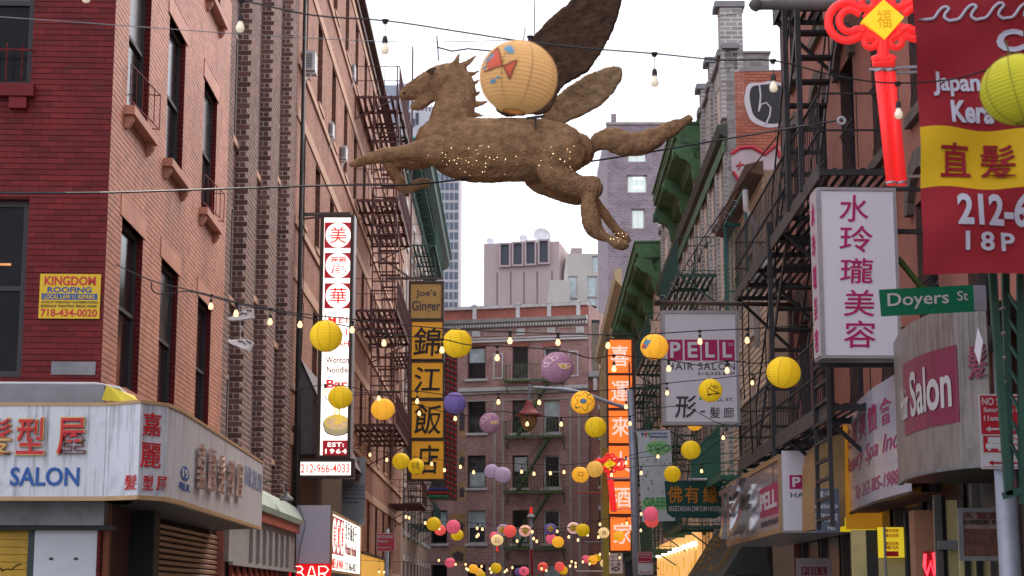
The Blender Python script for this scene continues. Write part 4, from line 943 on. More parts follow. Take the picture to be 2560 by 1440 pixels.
for (a, b) in ((1567, 437), (1567, 460)):
    p, q = f5.px(a + 17, b + 10, .3); mk('ceiling_light', MB().box(p, .3, q, p + .9, .34, q + .12), M('tube_light', (1, 1, .95), emit=2), t5)
m_pk = M('pink_concrete', (.43, .335, .34), .9, .08, .08, 0); m_be = M('beige_concrete', (.50, .46, .42), .9, .1, .1, 0)
m_dkw = M('dark_vent', (.06, .07, .09), .6, .1, 1, 0)
t3, f3, x3, z3 = tower('pink_block', 'pink concrete office block with four dark vents and satellite dishes on its roof', 1210, 1397, 603, 350, m_pk, [], r=(.985, -.17), dep=30)
for (ul, vt_, vb_) in ((1253, 613, 665), (1285, 610, 663), (1317, 607, 661), (1350, 604, 658)):
    a, b = f3.px(ul, vt_); c, _ = f3.px(ul + 21, vt_); _, d = f3.px(ul, vb_); fr_ = mk('vent', MB().box(a, -.25, d, c, -.01, b), m_dkw, t3)
    e = .35; mk('vent_frame', MB().box(a - e, -.8, d - e, a, -.01, b + e).box(c, -.8, d - e, c + e, -.01, b + e).box(a, -.8, b, c, -.01, b + e).box(a, -.8, d - e, c, -.01, d), m_pk, fr_)
for u in (1243, 1277, 1310, 1343, 1380):
    a, b = f3.px(u, 700); mk('joint', MB().box(a - .15, -.06, 0, a + .15, -.01, z3 - 6), M('dark_joint', (.22, .15, .16), .9), t3)  # darker strips along the wall joints
for (u, v, rr_, lb) in ((1352, 596, 1.8, 'large white satellite dish on the pink block roof'), (1307, 600, .9, 'middle white satellite dish on the pink block roof, left of the large one'), (1224, 606, .8, 'small white satellite dish at the left corner of the pink block roof')):
    p = PY(u, v, 352); p.z = max(p.z, z3); dt = thing('satellite_dish', lb, 'dish', Fr(p), 'satellite dishes on the pink block')
    mk('dish', MB().lathe([(0, 0), (rr_ * .5, .1 * rr_), (rr_ * .85, .35 * rr_), (rr_, .6 * rr_), (rr_ * .82, .38 * rr_), (0, .06)], 24), M('dish_white', (.72, .73, .77), .5), dt, smooth=True).rotation_euler = (math.radians(72), 0, math.radians(15))
    mk('mast', MB().bar((0, .5, -2.0), (0, .5, rr_ * .5), .2), m_gmetal, dt)
t4, f4, x4, z4 = tower('beige_block', 'pale beige building with tall pale windows left of the purple brown tower', 1418, 1524, 634, 300, m_be,
    [(1480, 640, 1507, 680), (1416 + 5, 690, 1443, 740), (1468, 690, 1493, 740), (1416 + 5, 745, 1443, 760), (1468, 742, 1493, 765)], gm=m_glassb, wf=m_lst)
t4b, _, _, _ = tower('beige_annex', 'low beige block in front of the pink office block', 1375, 1424, 700, 298, m_be)
t4c, _, _, _ = tower('pink_roof_block', 'small pink roof block between the pink and beige buildings', 1428, 1455, 620, 349, m_pk)
m_t2 = MBR('tower_grid', (.23, .24, .29), (.50, .48, .50), 4.4, 5.2, ms=1.15, var=.1, bump=.2)
t2 = thing('office_tower', 'tall pale grey office tower with a window grid beside the dark green cornice', 'building', Fr((PY(1040, 470, 450).x, 450, 0)))
f_ = Fr((PY(1040, 470, 450).x, 450, 0), (1, .0)); x1, zt_ = f_.px(1148, 452); 
mk('wall', MB().box(0, 0, 0, x1, 25, zt_ + 14), M('tower_concrete', (.45, .43, .45), .9, .06, .05, 0), t2)
me = MB().box(0, -.05, 0, .95, .02, 1.9).mesh('window', M('tower_glass', (.10, .12, .17), .3, .2, .3, 0))
ncol, nrow = 9, 33
for i in range(ncol):
    for j in range(nrow):
        if i * nrow + j < 300: link('window', me, t2, loc=(x1 - 1.2 - i * 1.22, 0, zt_ + 10 - j * 2.62 - 2))
t1 = thing('grey_tower', 'blue grey stepped tower behind the horse head', 'building', Fr((PY(940, 300, 500).x, 500, 0)))
f_ = Fr((PY(940, 300, 500).x, 500, 0)); m_bl = M('blue_grey', (.30, .33, .40), .5, .1, .1, 0); m_bl2 = M('pale_grey_stone', (.50, .50, .54), .8, .08, .1, 0)
def fb(par, u0, v0, u1, v1, y0, y1, mat, nm):
    x0, zt = f_.px(u0, v0); x1, _ = f_.px(u1, v0); _, zb = f_.px(u0, v1); return mk(nm, MB().box(x0, y0, zb, x1, y1, zt), mat, par)
fb(t1, 925, 204, 993, 700, 6, 25, m_bl, 'wall'); fb(t1, 940, 197, 990, 204, 6.5, 24, m_bl, 'roof'); fb(t1, 993, 196, 1040, 700, 5, 25, m_bl2, 'wall')
fb(t1, 1000, 278, 1075, 700, 0, 4.5, m_bl2, 'wall'); fb(t1, 1040, 255, 1093, 700, 5.2, 25, M('dark_ribs', (.2, .2, .24), .7), 'wall')
for k in range(5): fb(t1, 1048 + k * 9, 250, 1052 + k * 9, 330, 5.0, 5.19, m_bl2, 'rib')
for (u, v, h_) in ((1018, 282, 40), (1039, 282, 30), (1006, 300, 20), (1029, 297, 20), (1003, 205, 60), (1013, 203, 60)): fb(t1, u, v, u + 8, v + h_, (-.2 if v > 250 else 4.8), (-.01 if v > 250 else 4.99), m_dkw, 'window')
# ================================================================== signs
m_face = M('lavender_face', (.80, .77, .84), .4, .04, 1, .02, dirt=.08); m_alu = M('aluminium', (.42, .40, .42), .4, .12, 4, .03, metal=.4)
m_mag = M('magenta_letters', (.48, .015, .13), .45, .06, 3, 0); m_ink = M('ink_letters', (.06, .055, .07), .5, .1, 3, 0)
m_brn = M('brown_frame', (.07, .045, .035), .5, .2, 4, .05); m_lw = M('lit_white', (.8, .78, .72), .4, .02, 1, 0, emit=.85, ecol=(1, .96, .88))
m_ldr = M('lit_dark_red', (.35, .01, .02), .4, .03, 1, 0, emit=.25, ecol=(.6, .01, .03)); m_lr = M('lit_red', (.6, .02, .02), .4, .03, 1, 0, emit=.45, ecol=(.9, .03, .02))
m_lrb = M('lit_red_brown', (.25, .02, .02), .4, .03, 1, 0, emit=.08, ecol=(.55, .04, .02))
def zr(fr, u0, v0, u1, v1, y=0): return rect(u0, v0, u1, v1, fr, y)
def flatbox(par, nm, fr, u0, v0, u1, v1, y, dep, mat):
    x0, zb, x1, zt = rect(u0, v0, u1, v1, fr, y); return mk(nm, MB().box(x0, y, zb, x1, y + dep, zt), mat, par)
def disc(par, nm, fr, u, v, ru, rv, y, mat, n=28, dep=.004):
    P = [fr.px(u + ru * math.cos(t * 2 * math.pi / n), v - rv * math.sin(t * 2 * math.pi / n), y) for t in range(n)]
    return mk(nm, MB().prism(P, y - dep, y), mat, par)
def frame_at(u, v, Y, r=(1, 0)):
    p = PY(u, v, Y); return Fr((p.x, p.y, 0), r)
def frame_ring(par, fr, u0, v0, u1, v1, w_, y0, y1, mat, nm='frame'):
    x0, zb, x1, zt = rect(u0, v0, u1, v1, fr, 0); m_ = MB()
    m_.box(x0, y0, zb, x0 + w_, y1, zt).box(x1 - w_, y0, zb, x1, y1, zt).box(x0 + w_, y0, zb, x1 - w_, y1, zb + w_).box(x0 + w_, y0, zt - w_, x1 - w_, y1, zt)
    return mk(nm, m_, mat, par)
# ---------------- tall lit white and red sign
f = frame_at(840, 1140, 40); s = thing('hanging_sign', 'tall lit white sign with red circles and Wonton Noodle Bar lettering', 'sign', f)
frame_ring(s, f, 802, 537, 885, 1146, .07, -.03, .26, m_brn); flatbox(s, 'box', f, 808, 543, 880, 1140, .0, .24, m_brn)
x0, zb, x1, zt = zr(f, 885, 537, 896, 1146); 
mk('side_panel', MB().box(x0 + .0, -.02, zb, x0 + .02, .5, zt), m_alu, s)
flatbox(s, 'face', f, 811, 543, 880, 1139, -.012, .01, m_lw)
for (v0, v1, c) in ((556, 620, '美'), (632, 695, '麗'), (708, 771, '華')):
    flatbox(s, 'red_tile', f, 812, v0, 879, v1, -.022, .008, m_ldr); disc(s, 'white_disc', f, 845.5, (v0 + v1) / 2, 31.5, 31, -.024, m_lw)
    tpx(s, f, c, 825, v0 + 11, 867, v1 - 12, -.03, m_lr, bold=.018, extr=.004)
tpx(s, f, 'MEI', 821, 792, 869, 808, -.014, m_lr, bold=.008, sp=1.2, extr=.004); tpx(s, f, 'LAI', 823, 822, 868, 838, -.014, m_lr, bold=.01, sp=1.3, extr=.004); tpx(s, f, 'WAH', 820, 851, 872, 867, -.014, m_lr, bold=.01, extr=.004)
tpx(s, f, 'Wonton', 815, 892, 872, 908, -.014, m_lrb, extr=.004, bold=.02); tpx(s, f, 'Noodle', 817, 916, 870, 932, -.014, m_lrb, extr=.004, bold=.02); tpx(s, f, 'Bar', 816, 949, 869, 970, -.014, m_lr, bold=.04, extr=.004)
m_bowl = M('bowl_print', (.45, .38, .22), .5, .1, 9, 0, emit=.25, ecol=(.6, .5, .28)); m_bowl2 = M('bowl_shade_print', (.25, .2, .1), .5, .1, 6, 0, emit=.1); m_nood = M('noodle_print', (.6, .42, .08), .5, .3, 30, 0, emit=.4, ecol=(.9, .62, .12)); m_wont = M('wonton_print', (.6, .42, .25), .5, .3, 20, 0, emit=.3, ecol=(.85, .6, .35))
disc(s, 'bowl_shadow', f, 842, 1073, 32, 17, -.014, m_bowl2); disc(s, 'bowl', f, 842, 1062, 35, 26, -.018, m_bowl); disc(s, 'soup', f, 842, 1056, 30, 19, -.022, m_nood)
for (u, v, a, b) in ((826, 1055, 10, 9), (833, 1067, 10, 7), (851, 1067, 12, 7), (861, 1059, 9, 7), (838, 1050, 8, 6)): disc(s, 'wonton', f, u, v, a, b, -.026, m_wont, 12)
for k in range(9):
    P = [f.px(836 + k * 2 + 3 * math.sin(q * .9 + k), 1058 - q * 9, -.03) for q in range(8)]; mk('noodle', MB().tube([(a, -.03, b) for a, b in P], .008, 4), m_nood, s)
flatbox(s, 'est_tile', f, 807, 1101, 873, 1138, -.022, .008, m_ldr); tpx(s, f, 'EST:', 819, 1106, 860, 1117, -.024, m_lw, bold=.04, sp=1.15, extr=.004); tpx(s, f, '1964', 813, 1122, 867, 1134, -.024, m_lw, bold=.04, sp=1.3, extr=.004)
frame_ring(s, f, 744, 1147, 886, 1196, .07, -.035, .26, m_brn, 'phone_frame'); flatbox(s, 'phone_box', f, 749, 1152, 881, 1191, .0, .24, m_brn)
flatbox(s, 'phone_face', f, 750, 1153, 877, 1189, -.014, .01, m_lw); tpx(s, f, '212-966-4033', 752, 1160, 874, 1182, -.016, m_lr, bold=.012, extr=.004)
x0, z0_ = f.px(740, 533); x1, _ = f.px(885, 533)
mk('arm', MB().bar((x0, .15, z0_), (x1 - .1, .15, z0_ + .02), .07).bar((x0, .15, z0_ - .12), (x1 - .5, .15, z0_ - .02), .04), m_iron2, s)
# ---------------- restaurant sign with Joe's Ginger and four characters
m_amb = M('amber_panel', (.62, .31, .02), .45, .07, 1.2, .03, emit=.12, ecol=(1, .42, .02), dirt=.06); m_amb2 = M('tan_panel', (.50, .31, .09), .5, .08, 1.5, .03)
f = frame_at(1065, 1200, 66); s = thing('hanging_sign', "amber panel restaurant sign reading Joe's Ginger over four black characters", 'sign', f)
pan = [(1028, 710, 1104, 796), (1030, 805, 1106, 897), (1030, 907, 1107, 994), (1030, 1003, 1108, 1094), (1030, 1103, 1109, 1197)]
flatbox(s, 'box', f, 1022, 702, 1110, 1202, .0, .5, m_brn)
for i, (a, b, c, d) in enumerate(pan):
    flatbox(s, 'panel', f, a, b, c, d, -.05, .045, m_amb2 if i == 0 else m_amb)
    frame_ring(s, f, a - 4, b - 4, c + 4, d + 4, .055, -.09, 0, m_brn, 'panel_frame')
tpx(s, f, 'Joe’s', 1040, 724, 1091, 745, -.055, m_ink, bold=.025); tpx(s, f, 'Ginger', 1030, 752, 1101, 784, -.055, m_ink, bold=.025)
for c, (a, b, c_, d) in zip('錦江飯店', ((1034, 818, 1102, 890), (1036, 917, 1100, 980), (1036, 1010, 1104, 1086), (1042, 1112, 1098, 1186))): tpx(s, f, c, a, b, c_, d, -.055, m_blk, bold=.03, extr=.03, shear=.08)
flatbox(s, 'lamp_column', f, 1112, 845, 1144, 1250, .0, .4, m_brn); flatbox(s, 'arrow_arm', f, 1082, 1215, 1143, 1250, -.02, .4, m_brn)
mk('arrow_head', MB().prism([f.px(1082, 1205), f.px(1082, 1262), f.px(1064, 1235)], 0, .3), m_brn, s)
cols_ = [M('stud_red', (.35, .02, .03), .3), M('stud_green', (.01, .2, .1), .3), M('stud_blue', (.04, .06, .22), .3)]
sb_ = [MB().lathe([(0, .07), (.05, .05), (.07, 0)], 8).mesh('bulb', c) for c in cols_]
for k in range(28):
    for j, u in enumerate((1118, 1128, 1138)):
        x, z_ = f.px(u, 855 + k * 14 + j * 4, 0); o = link('bulb', sb_[(j + (j == 2)) % 3 if j != 1 else 0], s, loc=(x, -.001, z_)); o.rotation_euler = (math.pi / 2, 0, 0)
for k in range(7):
    for j in range(3):
        x, z_ = f.px(1074 + k * 7, 1223 + j * 9, -.02); o = link('bulb', sb_[(2, 0, 1)[j]], s, loc=(x, -.021, z_)); o.rotation_euler = (math.pi / 2, 0, 0)
x0, z0_ = f.px(985, 690)
x1, z1_ = f.px(1108, 700)
mk('arm', MB().bar((x0 - .3, .2, z1_ + .1), (x1, .2, z1_ + .1), .1).bar((x0 - .8, .2, z1_ + 1.1), (x0 + .6, .2, z1_ + .1), .07), m_iron2, s)
# ---------------- orange lit sign
m_orl = M('lit_orange', (.8, .22, .03), .4, .05, .6, 0, emit=.62, ecol=(1, .16, .02)); m_orw = M('lit_pale', (.85, .75, .7), .4, .05, 2, 0, emit=.45, ecol=(1, .72, .62))
f = frame_at(1553, 1380, 66, (1, .0)); s = thing('hanging_sign', 'tall orange lit box sign with six white characters', 'sign', f)
flatbox(s, 'box', f, 1516, 846, 1588, 1381, .06, .35, m_brn)
for c, (a, b, c_, d) in zip('喜運來大酒家', ((1520, 850, 1578, 932), (1521, 939, 1580, 1019), (1522, 1027, 1581, 1107), (1522, 1115, 1582, 1196), (1523, 1204, 1584, 1284), (1526, 1293, 1588, 1376))):
    flatbox(s, 'lit_panel', f, a, b, c_, d, .0, .05, m_orl); tpx(s, f, c, a + 7, b + 14, c_ - 7, d - 16, -.005, m_orw, bold=.03, extr=.02)
x1, z1_ = f.px(1640, 860); x0, _ = f.px(1588, 860); 
mk('arm', MB().bar((x0, .2, z1_), (x1 + .6, .2, z1_ + .2), .06).bar((x0, .2, z1_ - .3), (x1 + .6, .2, z1_ - .6), .05), m_iron2, s)
# ---------------- PELL hanging sign
f = frame_at(1750, 1062, 30, (1, .03)); s = thing('hanging_sign', 'large pale PELL HAIR SALON sign hanging from a rusty pipe', 'sign', f)
flatbox(s, 'box', f, 1653, 776, 1845, 1062, .0, .22, m_alu); frame_ring(s, f, 1653, 776, 1845, 1062, .055, -.025, 0, m_alu); flatbox(s, 'face', f, 1661, 784, 1838, 1054, -.012, .01, m_face)
for c, a, b in (('P', 1668, 1706), ('E', 1711, 1750), ('L', 1754, 1793), ('L', 1797, 1836)):
    flatbox(s, 'magenta_tile', f, a, 849, b, 901, -.018, .005, m_mag)
    cz = {'P': (a + 7, b - 5), 'E': (a + 8, b - 7), 'L': (a + 9, b - 7)}[c]; tpx(s, f, c, cz[0], 855, cz[1], 894, -.02, m_face, bold=.04)
tpx(s, f, '22', 1820, 858, 1832, 864, -.02, m_face); tpx(s, f, 'HAIR SALON', 1668, 906, 1837, 924, -.014, m_ink, bold=.004, sp=1.15); tpx(s, f, '212.233.8', 1744, 930, 1815, 937, -.014, m_ink); tpx(s, f, '39', 1825, 930, 1837, 937, -.014, m_ink)
tpx(s, f, '形', 1686, 988, 1740, 1045, -.014, m_ink, bold=.045, shear=.1); tpx(s, f, '-', 1751, 1027, 1762, 1031, -.014, m_ink, bold=.02); tpx(s, f, '髮', 1774, 1018, 1800, 1045, -.014, m_ink); tpx(s, f, '廊', 1808, 1018, 1834, 1045, -.014, m_ink)
tpx(s, f, 'PELL ST.', 1776, 995, 1834, 1002, -.014, m_ink); flatbox(s, 'green_square', f, 1748, 993, 1754, 1000, -.016, .003, M('green_square', (.1, .5, .12), .5))
x0, z0_ = f.px(1640, 756, .1); x1, _ = f.px(2010, 760, .1)
mk('pipe', MB().tube([(x0, .1, z0_), (x1, .1, z0_ - .03)], .038, 10).tube([(x0 - .03, .1, z0_), (x0 + .06, .1, z0_)], .06, 10), M('rusty_pipe', (.09, .06, .05), .7, .3, 5, .2), s, smooth=True)
ch_ = MB()
for k in range(9): ch_.tube([(x0 + .1 + .05 * k, .1 + .05 * k, z0_ + .1 + .14 * k + .03 * math.sin(t)) if 0 else (x0 + .12 + .16 * k + .05 * math.cos(t), .1 + .02 * math.sin(t), z0_ + .06 + .21 * k + .07 * math.sin(t)) for t in [q * math.pi / 3 for q in range(6)]], .012, 4, closed=True)
mk('chain', ch_, m_iron, s, kind='stuff')
for u in (1672, 1800): a, b = f.px(u, 776, .1); mk('hook', MB().bar((a, .1, b), (a, .1, z0_ + .02), .025), m_iron, s)
# ---------------- tall white sign with magenta characters
f = frame_at(2140, 900, 19, (1, .04)); s = thing('hanging_sign', 'tall white box sign with five magenta brush characters', 'sign', f)
x0, zb, x1, zt = zr(f, 2041, 469, 2238, 896)
flatbox(s, 'box', f, 2041, 469, 2238, 896, .0, .34, m_alu)
frame_ring(s, f, 2041, 469, 2238, 896, .035, -.025, 0, m_alu)
flatbox(s, 'face', f, 2048, 477, 2231, 888, -.012, .01, m_face)
for c, (a, b, c_, d) in zip('水玲瓏美容', ((2096, 487, 2169, 554), (2097, 564, 2180, 630), (2098, 645, 2182, 708), (2107, 724, 2184, 790), (2108, 801, 2187, 869))): tpx(s, f, c, a, b, c_, d, -.014, m_mag, bold=.018, shear=.06)
fs = Fr(f.w(x0, .32, 0), (-f.i.x, -f.i.y)); Ts = f.M.inverted() @ fs.M
o = mk('side_face', MB().box(.0, -.012, zb + .03, .32, -.002, zt - .03), M('pearl_face', (.55, .52, .57), .12, .08, 1, 0, spec=.8), s); o.matrix_local = Ts
for k, c in enumerate('水玲瓏美容'):
    hh = (zt - zb) / 5.4; o = txt(s, c, .09, zt - .1 - (k + .86) * hh, .25, zt - .1 - (k + .14) * hh, -.014, m_mag, bold=.01); o.matrix_local = Ts
xb = 1.15 + x1
mk('arm', MB().bar((x1, .17, zt - .45), (xb, .17, zt - .45), .05).bar((x1, .17, zb - .02), (xb, .17, zb - .02), .06).bar((x0, .17, zb - .05), (xb, .17, zb - .05), .05).bar((x0 + .3, .17, zt + .03), (xb, .17, zt + .03), .04), m_iron, s)
mk('green_strut', MB().bar((x1 + .05, .2, FF.O.z + f.px(2262, 645, .2)[1]), (f.px(2335, 745, .2)[0], .3, f.px(2335, 745, .2)[1]), .05), M('moss_green', (.06, .14, .03), .6), s)
# ---------------- storefront signs on the right
zb = 2.7
def path_sign(label, pxs, zb, zt, mat, trim, name='shop_sign', soff=m_black):
    s = thing(name, label, 'sign', Fr((0, 0, 0))); Q = [PZ(u, v, zb) for u, v in pxs]; Q = [Vector((q.x, q.y, 0)) for q in Q]; fr_ = []
    for i in range(len(Q) - 1):
        fq = Fr(Q[i], (Q[i+1] - Q[i]).xy); L = (Q[i+1] - Q[i]).length; fr_.append(fq)
        o = mk('panel', MB().box(0, 0, zb, L, .02, zt[i] if isinstance(zt, list) else zt), mat, s); o.matrix_local = fq.M
        o = mk('edge_trim', MB().box(-.002, -.01, zb - .03, L, .04, zb - .0), trim, s); o.matrix_local = fq.M
        so = MB().quad((Q[i].x, Q[i].y, zb - .01), (Q[i+1].x, Q[i+1].y, zb - .01), (XR(Q[i+1].y) - .0, Q[i+1].y, zb - .01), (XR(Q[i].y) - .0, Q[i].y, zb - .01)); mk('soffit', so, soff, s)
        mk('top', MB().quad((Q[i].x, Q[i].y, zt), (Q[i+1].x, Q[i+1].y, zt), (XR(Q[i+1].y), Q[i+1].y, zt), (XR(Q[i].y), Q[i].y, zt)), trim, s)
    return s, Q, fr_
m_dirty = M('dirty_panel', (.24, .205, .19), .35, .15, 1, .05, streak=.95, dirt=.75, spec=.5); m_gloss = M('glossy_white', (.58, .57, .66), .12, .06, .7, .04, dirt=.1, spec=.9)
# Spa sign
path = [(2117, 1285), (2150, 1268), (2190, 1252), (2232, 1240), (2275, 1228)]
sp, Qs, fr_p = path_sign('glossy white curved Beauty Spa sign with pink script lettering', path, zb, 4.02, m_gloss, m_brn, soff=M('maroon_soffit', (.14, .04, .03), .6, .2, 3))
Fs_ = Fr(Qs[0], (Qs[-1] - Qs[0]).xy); Ls = (Qs[-1] - Qs[0]).length
def arcoff(x, Ls=Ls, F=Fs_, Q=Qs):       # follow the bulge of the panels
    for i in range(len(Q) - 1):
        a = (Q[i] - F.O).dot(F.r); b = (Q[i+1] - F.O).dot(F.r)
        if a <= x <= b or i == len(Q) - 2:
            t = (x - a) / (b - a); return (Q[i] + (Q[i+1] - Q[i]) * t - F.O).dot(F.i)
wrp = lambda x, y, z: (x, y + arcoff(x), z)
m_pinkl = M('pink_script', (.45, .03, .14), .4, .05, 3, 0)
chs = '之家美體會'
for k, c in enumerate(chs):
    a = Ls * (.06 + .165 * k); o = txt(sp, c, a, 3.52, a + Ls * .13, 3.83, -.006, m_pinkl, bold=.01, warp=wrp, extr=.001); o.matrix_local = Fs_.M
for body, z0_, z1_, xa, xb in (('Beauty Spa Inc.', 3.15, 3.42, .03, .93), ('Tel: 212-385-1988', 2.82, 2.98, .26, .9)):
    o = txt(sp, body, Ls * xa, z0_, Ls * xb, z1_, -.006, m_pinkl, shear=.35, warp=wrp, extr=.001); o.matrix_local = Fs_.M
# Salon sign
path = [(2246, 1206), (2262, 1193), (2290, 1183), (2330, 1174), (2400, 1164), (2482, 1157)]
ss, Qd, fr_d = path_sign('weathered grey Hair Salon sign with a magenta block and blackletter words', path, 2.72, 4.12, m_dirty, m_gmetal)
Fd = Fr(Qd[1], (Qd[-1] - Qd[1]).xy); Ld = (Qd[-1] - Qd[1]).length
def wrd(x, y, z):
    Q = Qd; off = 0
    for i in range(1, len(Q) - 1):
        a = (Q[i] - Fd.O).dot(Fd.r); b = (Q[i+1] - Fd.O).dot(Fd.r)
        if x <= b or i == len(Q) - 2:
            t = (x - a) / (b - a); off = (Q[i] + (Q[i+1] - Q[i]) * t - Fd.O).dot(Fd.i); break
    return (x, y + off, z)
xa = Fd.px(2268, 1000)[0]; xb = Fd.px(2432, 1000)[0]
g_ = MB(); N_ = 12
for k in range(N_):
    p, q = xa + (xb - xa) * k / N_, xa + (xb - xa) * (k + 1) / N_
    g_.add([wrd(p, -.006, 3.1), wrd(q, -.006, 3.1), wrd(q, -.006, 3.78), wrd(p, -.006, 3.78)], [(0, 1, 2, 3)])
m_plum = M('plum_block', (.22, .03, .075), .35, .12, 2, .03, streak=.5)
o = mk('magenta_block', g_, m_plum, ss); o.matrix_local = Fd.M
m_pale = M('pale_letters', (.5, .47, .47), .5, .1, 2, 0)
o = txt(ss, 'Salon', Fd.px(2306, 1000)[0], 3.24, Fd.px(2420, 1000)[0], 3.66, -.014, m_pale, bold=.03, warp=wrd, extr=.002); o.matrix_local = Fd.M
o = txt(ss, 'Hair', .04, 3.25, Fd.px(2294, 1000)[0], 3.55, -.014, m_pale, bold=.02, warp=wrd); o.matrix_local = Fd.M
o = txt(ss, '髮', Fd.px(2448, 1000)[0], 3.45, Fd.px(2475, 1000)[0], 3.75, -.014, m_plum, bold=.03, warp=wrd); o.matrix_local = Fd.M
# PELL box sign over its shop
fe_ = FRat(25.6, -1.02); pb = thing('box_sign', 'street facing light box with chrome 3D character and PELL HAIR lettering on its near end', 'sign', fe_)
Lb = 7.3; zb_, zt_ = 2.5, 3.62
m_mir = M('mirror_panel', (.42, .36, .37), .12, .1, .8, .05, spec=1, dirt=.2); m_chr = M('chrome', (.75, .75, .78), .12, .05, 2, 0, metal=1)
mk('box', MB().box(-Lb, .003, zb_, -.0, 1.0, zt_), m_alu, pb); mk('face', MB().box(-Lb + .1, -.008, zb_ + .08, -.08, .002, zt_ - .08), m_mir, pb)
mk('frame', MB().box(-Lb, -.03, zb_, 0, .0025, zb_ + .075).box(-Lb, -.03, zt_ - .075, 0, .0025, zt_).box(-Lb, -.03, zb_ + .075, -Lb + .1, .0025, zt_ - .075).box(-.08, -.03, zb_ + .075, 0, .0025, zt_ - .075), m_bead, pb)
txt(pb, '形', -6.4, zb_ + .1, -2.7, zt_ - .12, -.1, m_chr, bold=.05, extr=.16)
mk('magenta_block', MB().box(-2.4, -.012, zb_ + .3, -.3, -.009, zb_ + .75), m_mag, pb); txt(pb, 'PELL', -2.3, zb_ + .4, -.4, zb_ + .66, -.016, m_face, bold=.04)
txt(pb, 'HAIR SALON', -2.3, zb_ + .15, -.4, zb_ + .24, -.012, m_ink, bold=.02)
fn = Fr(fe_.w(0, 0, 0), (1, 0)); Tn = fe_.M.inverted() @ fn.M
o = mk('end_face', MB().box(.02, -.01, zb_ + .03, .98, -.0, zt_ + .05), m_face, pb); o.matrix_local = Tn
for c, k in (('P', 0), ('E', 1), ('L', 2), ('L', 3)):
    a = .12 + k * .22; o = mk('magenta_tile', MB().box(a, -.014, zb_ + .62, a + .2, -.011, zb_ + .82), m_mag, pb); o.matrix_local = Tn
    o = txt(pb, c, a + .04, zb_ + .65, a + .16, zb_ + .79, -.017, m_face, bold=.04); o.matrix_local = Tn
o = txt(pb, 'HAIR', .13, zb_ + .5, .45, zb_ + .57, -.012, m_ink, bold=.01, sp=1.1); o.matrix_local = Tn
o = txt(pb, '形', .3, zb_ + .08, .62, zb_ + .32, -.012, m_dgreen, bold=.04); o.matrix_local = Tn
# yellow shop awning frame and blue board
fy = frame_at(2075, 1300, 23.6); yb = thing('shop_awning', 'tan and yellow boxed awning between the PELL box and the spa sign', 'awning', fy)
m_tan = M('tan_awning', (.40, .25, .11), .6, .2, 1.2, .1, dirt=.3); m_amb3 = M('amber_glow', (.55, .26, .02), .6, .2, 1.5, 0, emit=.14, ecol=(1, .42, .03))
P = [fy.px(u, v) for u, v in ((2042, 1290), (2042, 1160), (2048, 1125), (2062, 1105), (2085, 1090), (2112, 1082), (2112, 1315), (2042, 1322))]
mk('awning_side', MB().prism(P, 0, 1.2), m_tan, yb)
x0, zb_, x1, zt_ = zr(fy, 2112, 1060, 2180, 1318); mk('yellow_cloth', MB().box(x0 + .002, .1, zb_ - .02, x1 + .4, .16, zt_), m_amb3, yb)
x0, zb_, x1, zt_ = zr(fy, 2095, 1288, 2245, 1325); mk('yellow_valance', MB().box(x0, .6, zb_, x1, .65, zt_), M('lit_yellow_sheet', (.75, .6, .02), .5, .1, 2, 0, emit=.3, ecol=(1, .75, .02)), yb)
fbl = frame_at(2070, 1300, 23.2, (1, -.25)); bl = thing('shop_sign', 'small blue grey board of white characters behind the drop ladder', 'sign', fbl)
m_bgr = M('blue_grey_board', (.08, .10, .15), .4, .1, 2, 0); flatbox(bl, 'board', fbl, 2036, 1222, 2097, 1332, -.03, .03, m_bgr)
for body, (a, b, c, d) in (('吳國上海菜', (2041, 1228, 2085, 1248)), ('CONSTRUCTION', (2038, 1262, 2095, 1271)), ('工程裝修公司', (2038, 1284, 2094, 1305)), ('TEL', (2068, 1317, 2090, 1325))): tpx(bl, fbl, body, a, b, c, d, -.035, m_face, bold=.01)
# ground floor items of the right shops
def slab(name, label, cat, Y, u0, v0, u1, v1, mat, dep=.06, toground=False, group=None):
    f = frame_at((u0 + u1) / 2, v1, Y); x0, zb, x1, zt = rect(u0, v0, u1, v1, f, 0)
    t = thing(name, label, cat, f, group); mk('panel', MB().box(x0, 0, 0 if toground else zb, x1, dep, zt), mat, t); return t, f
m_crw = M('cream_wall', (.5, .42, .2), .8, .15, 2, .1, dirt=.3); m_ylp = M('lit_yellow_poster', (.75, .58, .03), .5, .1, 2, 0, emit=.28, ecol=(1, .72, .03))
# return walls of the shop fronts, stepping towards the street
fsf = frame_at(2280, 1400, 21.0)
sw = thing('shop_partition', 'cream and black shop front partition under the curved spa sign', 'partition', fsf)
for (a, b, c, m_, y_) in ((2165, 2200, 1325, m_black, .1), (2130, 2165, 1325, m_crw, .12), (2200, 2268, 1394, m_crw, .0), (2262, 2284, 1282, m_black, -.3), (2284, 2290, 1282, m_iron2, -.32)):
    x0, zb_, x1, zt_ = zr(fsf, a, c, b, 1440, y_); mk('upright', MB().box(x0, y_, 0, x1, y_ + .1, zt_), m_, sw)
pt, fp = slab('poster', 'bright yellow poster with red print in the shop window under the spa sign', 'poster', 20.9, 2194, 1318, 2262, 1394, m_ylp, .02)
for v in (1322, 1334, 1354, 1364): tpx(pt, fp, '廣告招租' if v % 4 else '電話', 2213, v, 2246, v + 9, -.003, m_redl, bold=.02)
flatbox(pt, 'red_phone', fp, 2216, 1378, 2246, 1391, -.004, .003, m_redl)
x0, z0_ = fp.px(2208, 1318); mk('pipe', MB().tube([(x0, -.06, 0), (x0, -.06, z0_)], .015, 6), m_gmetal, pt)
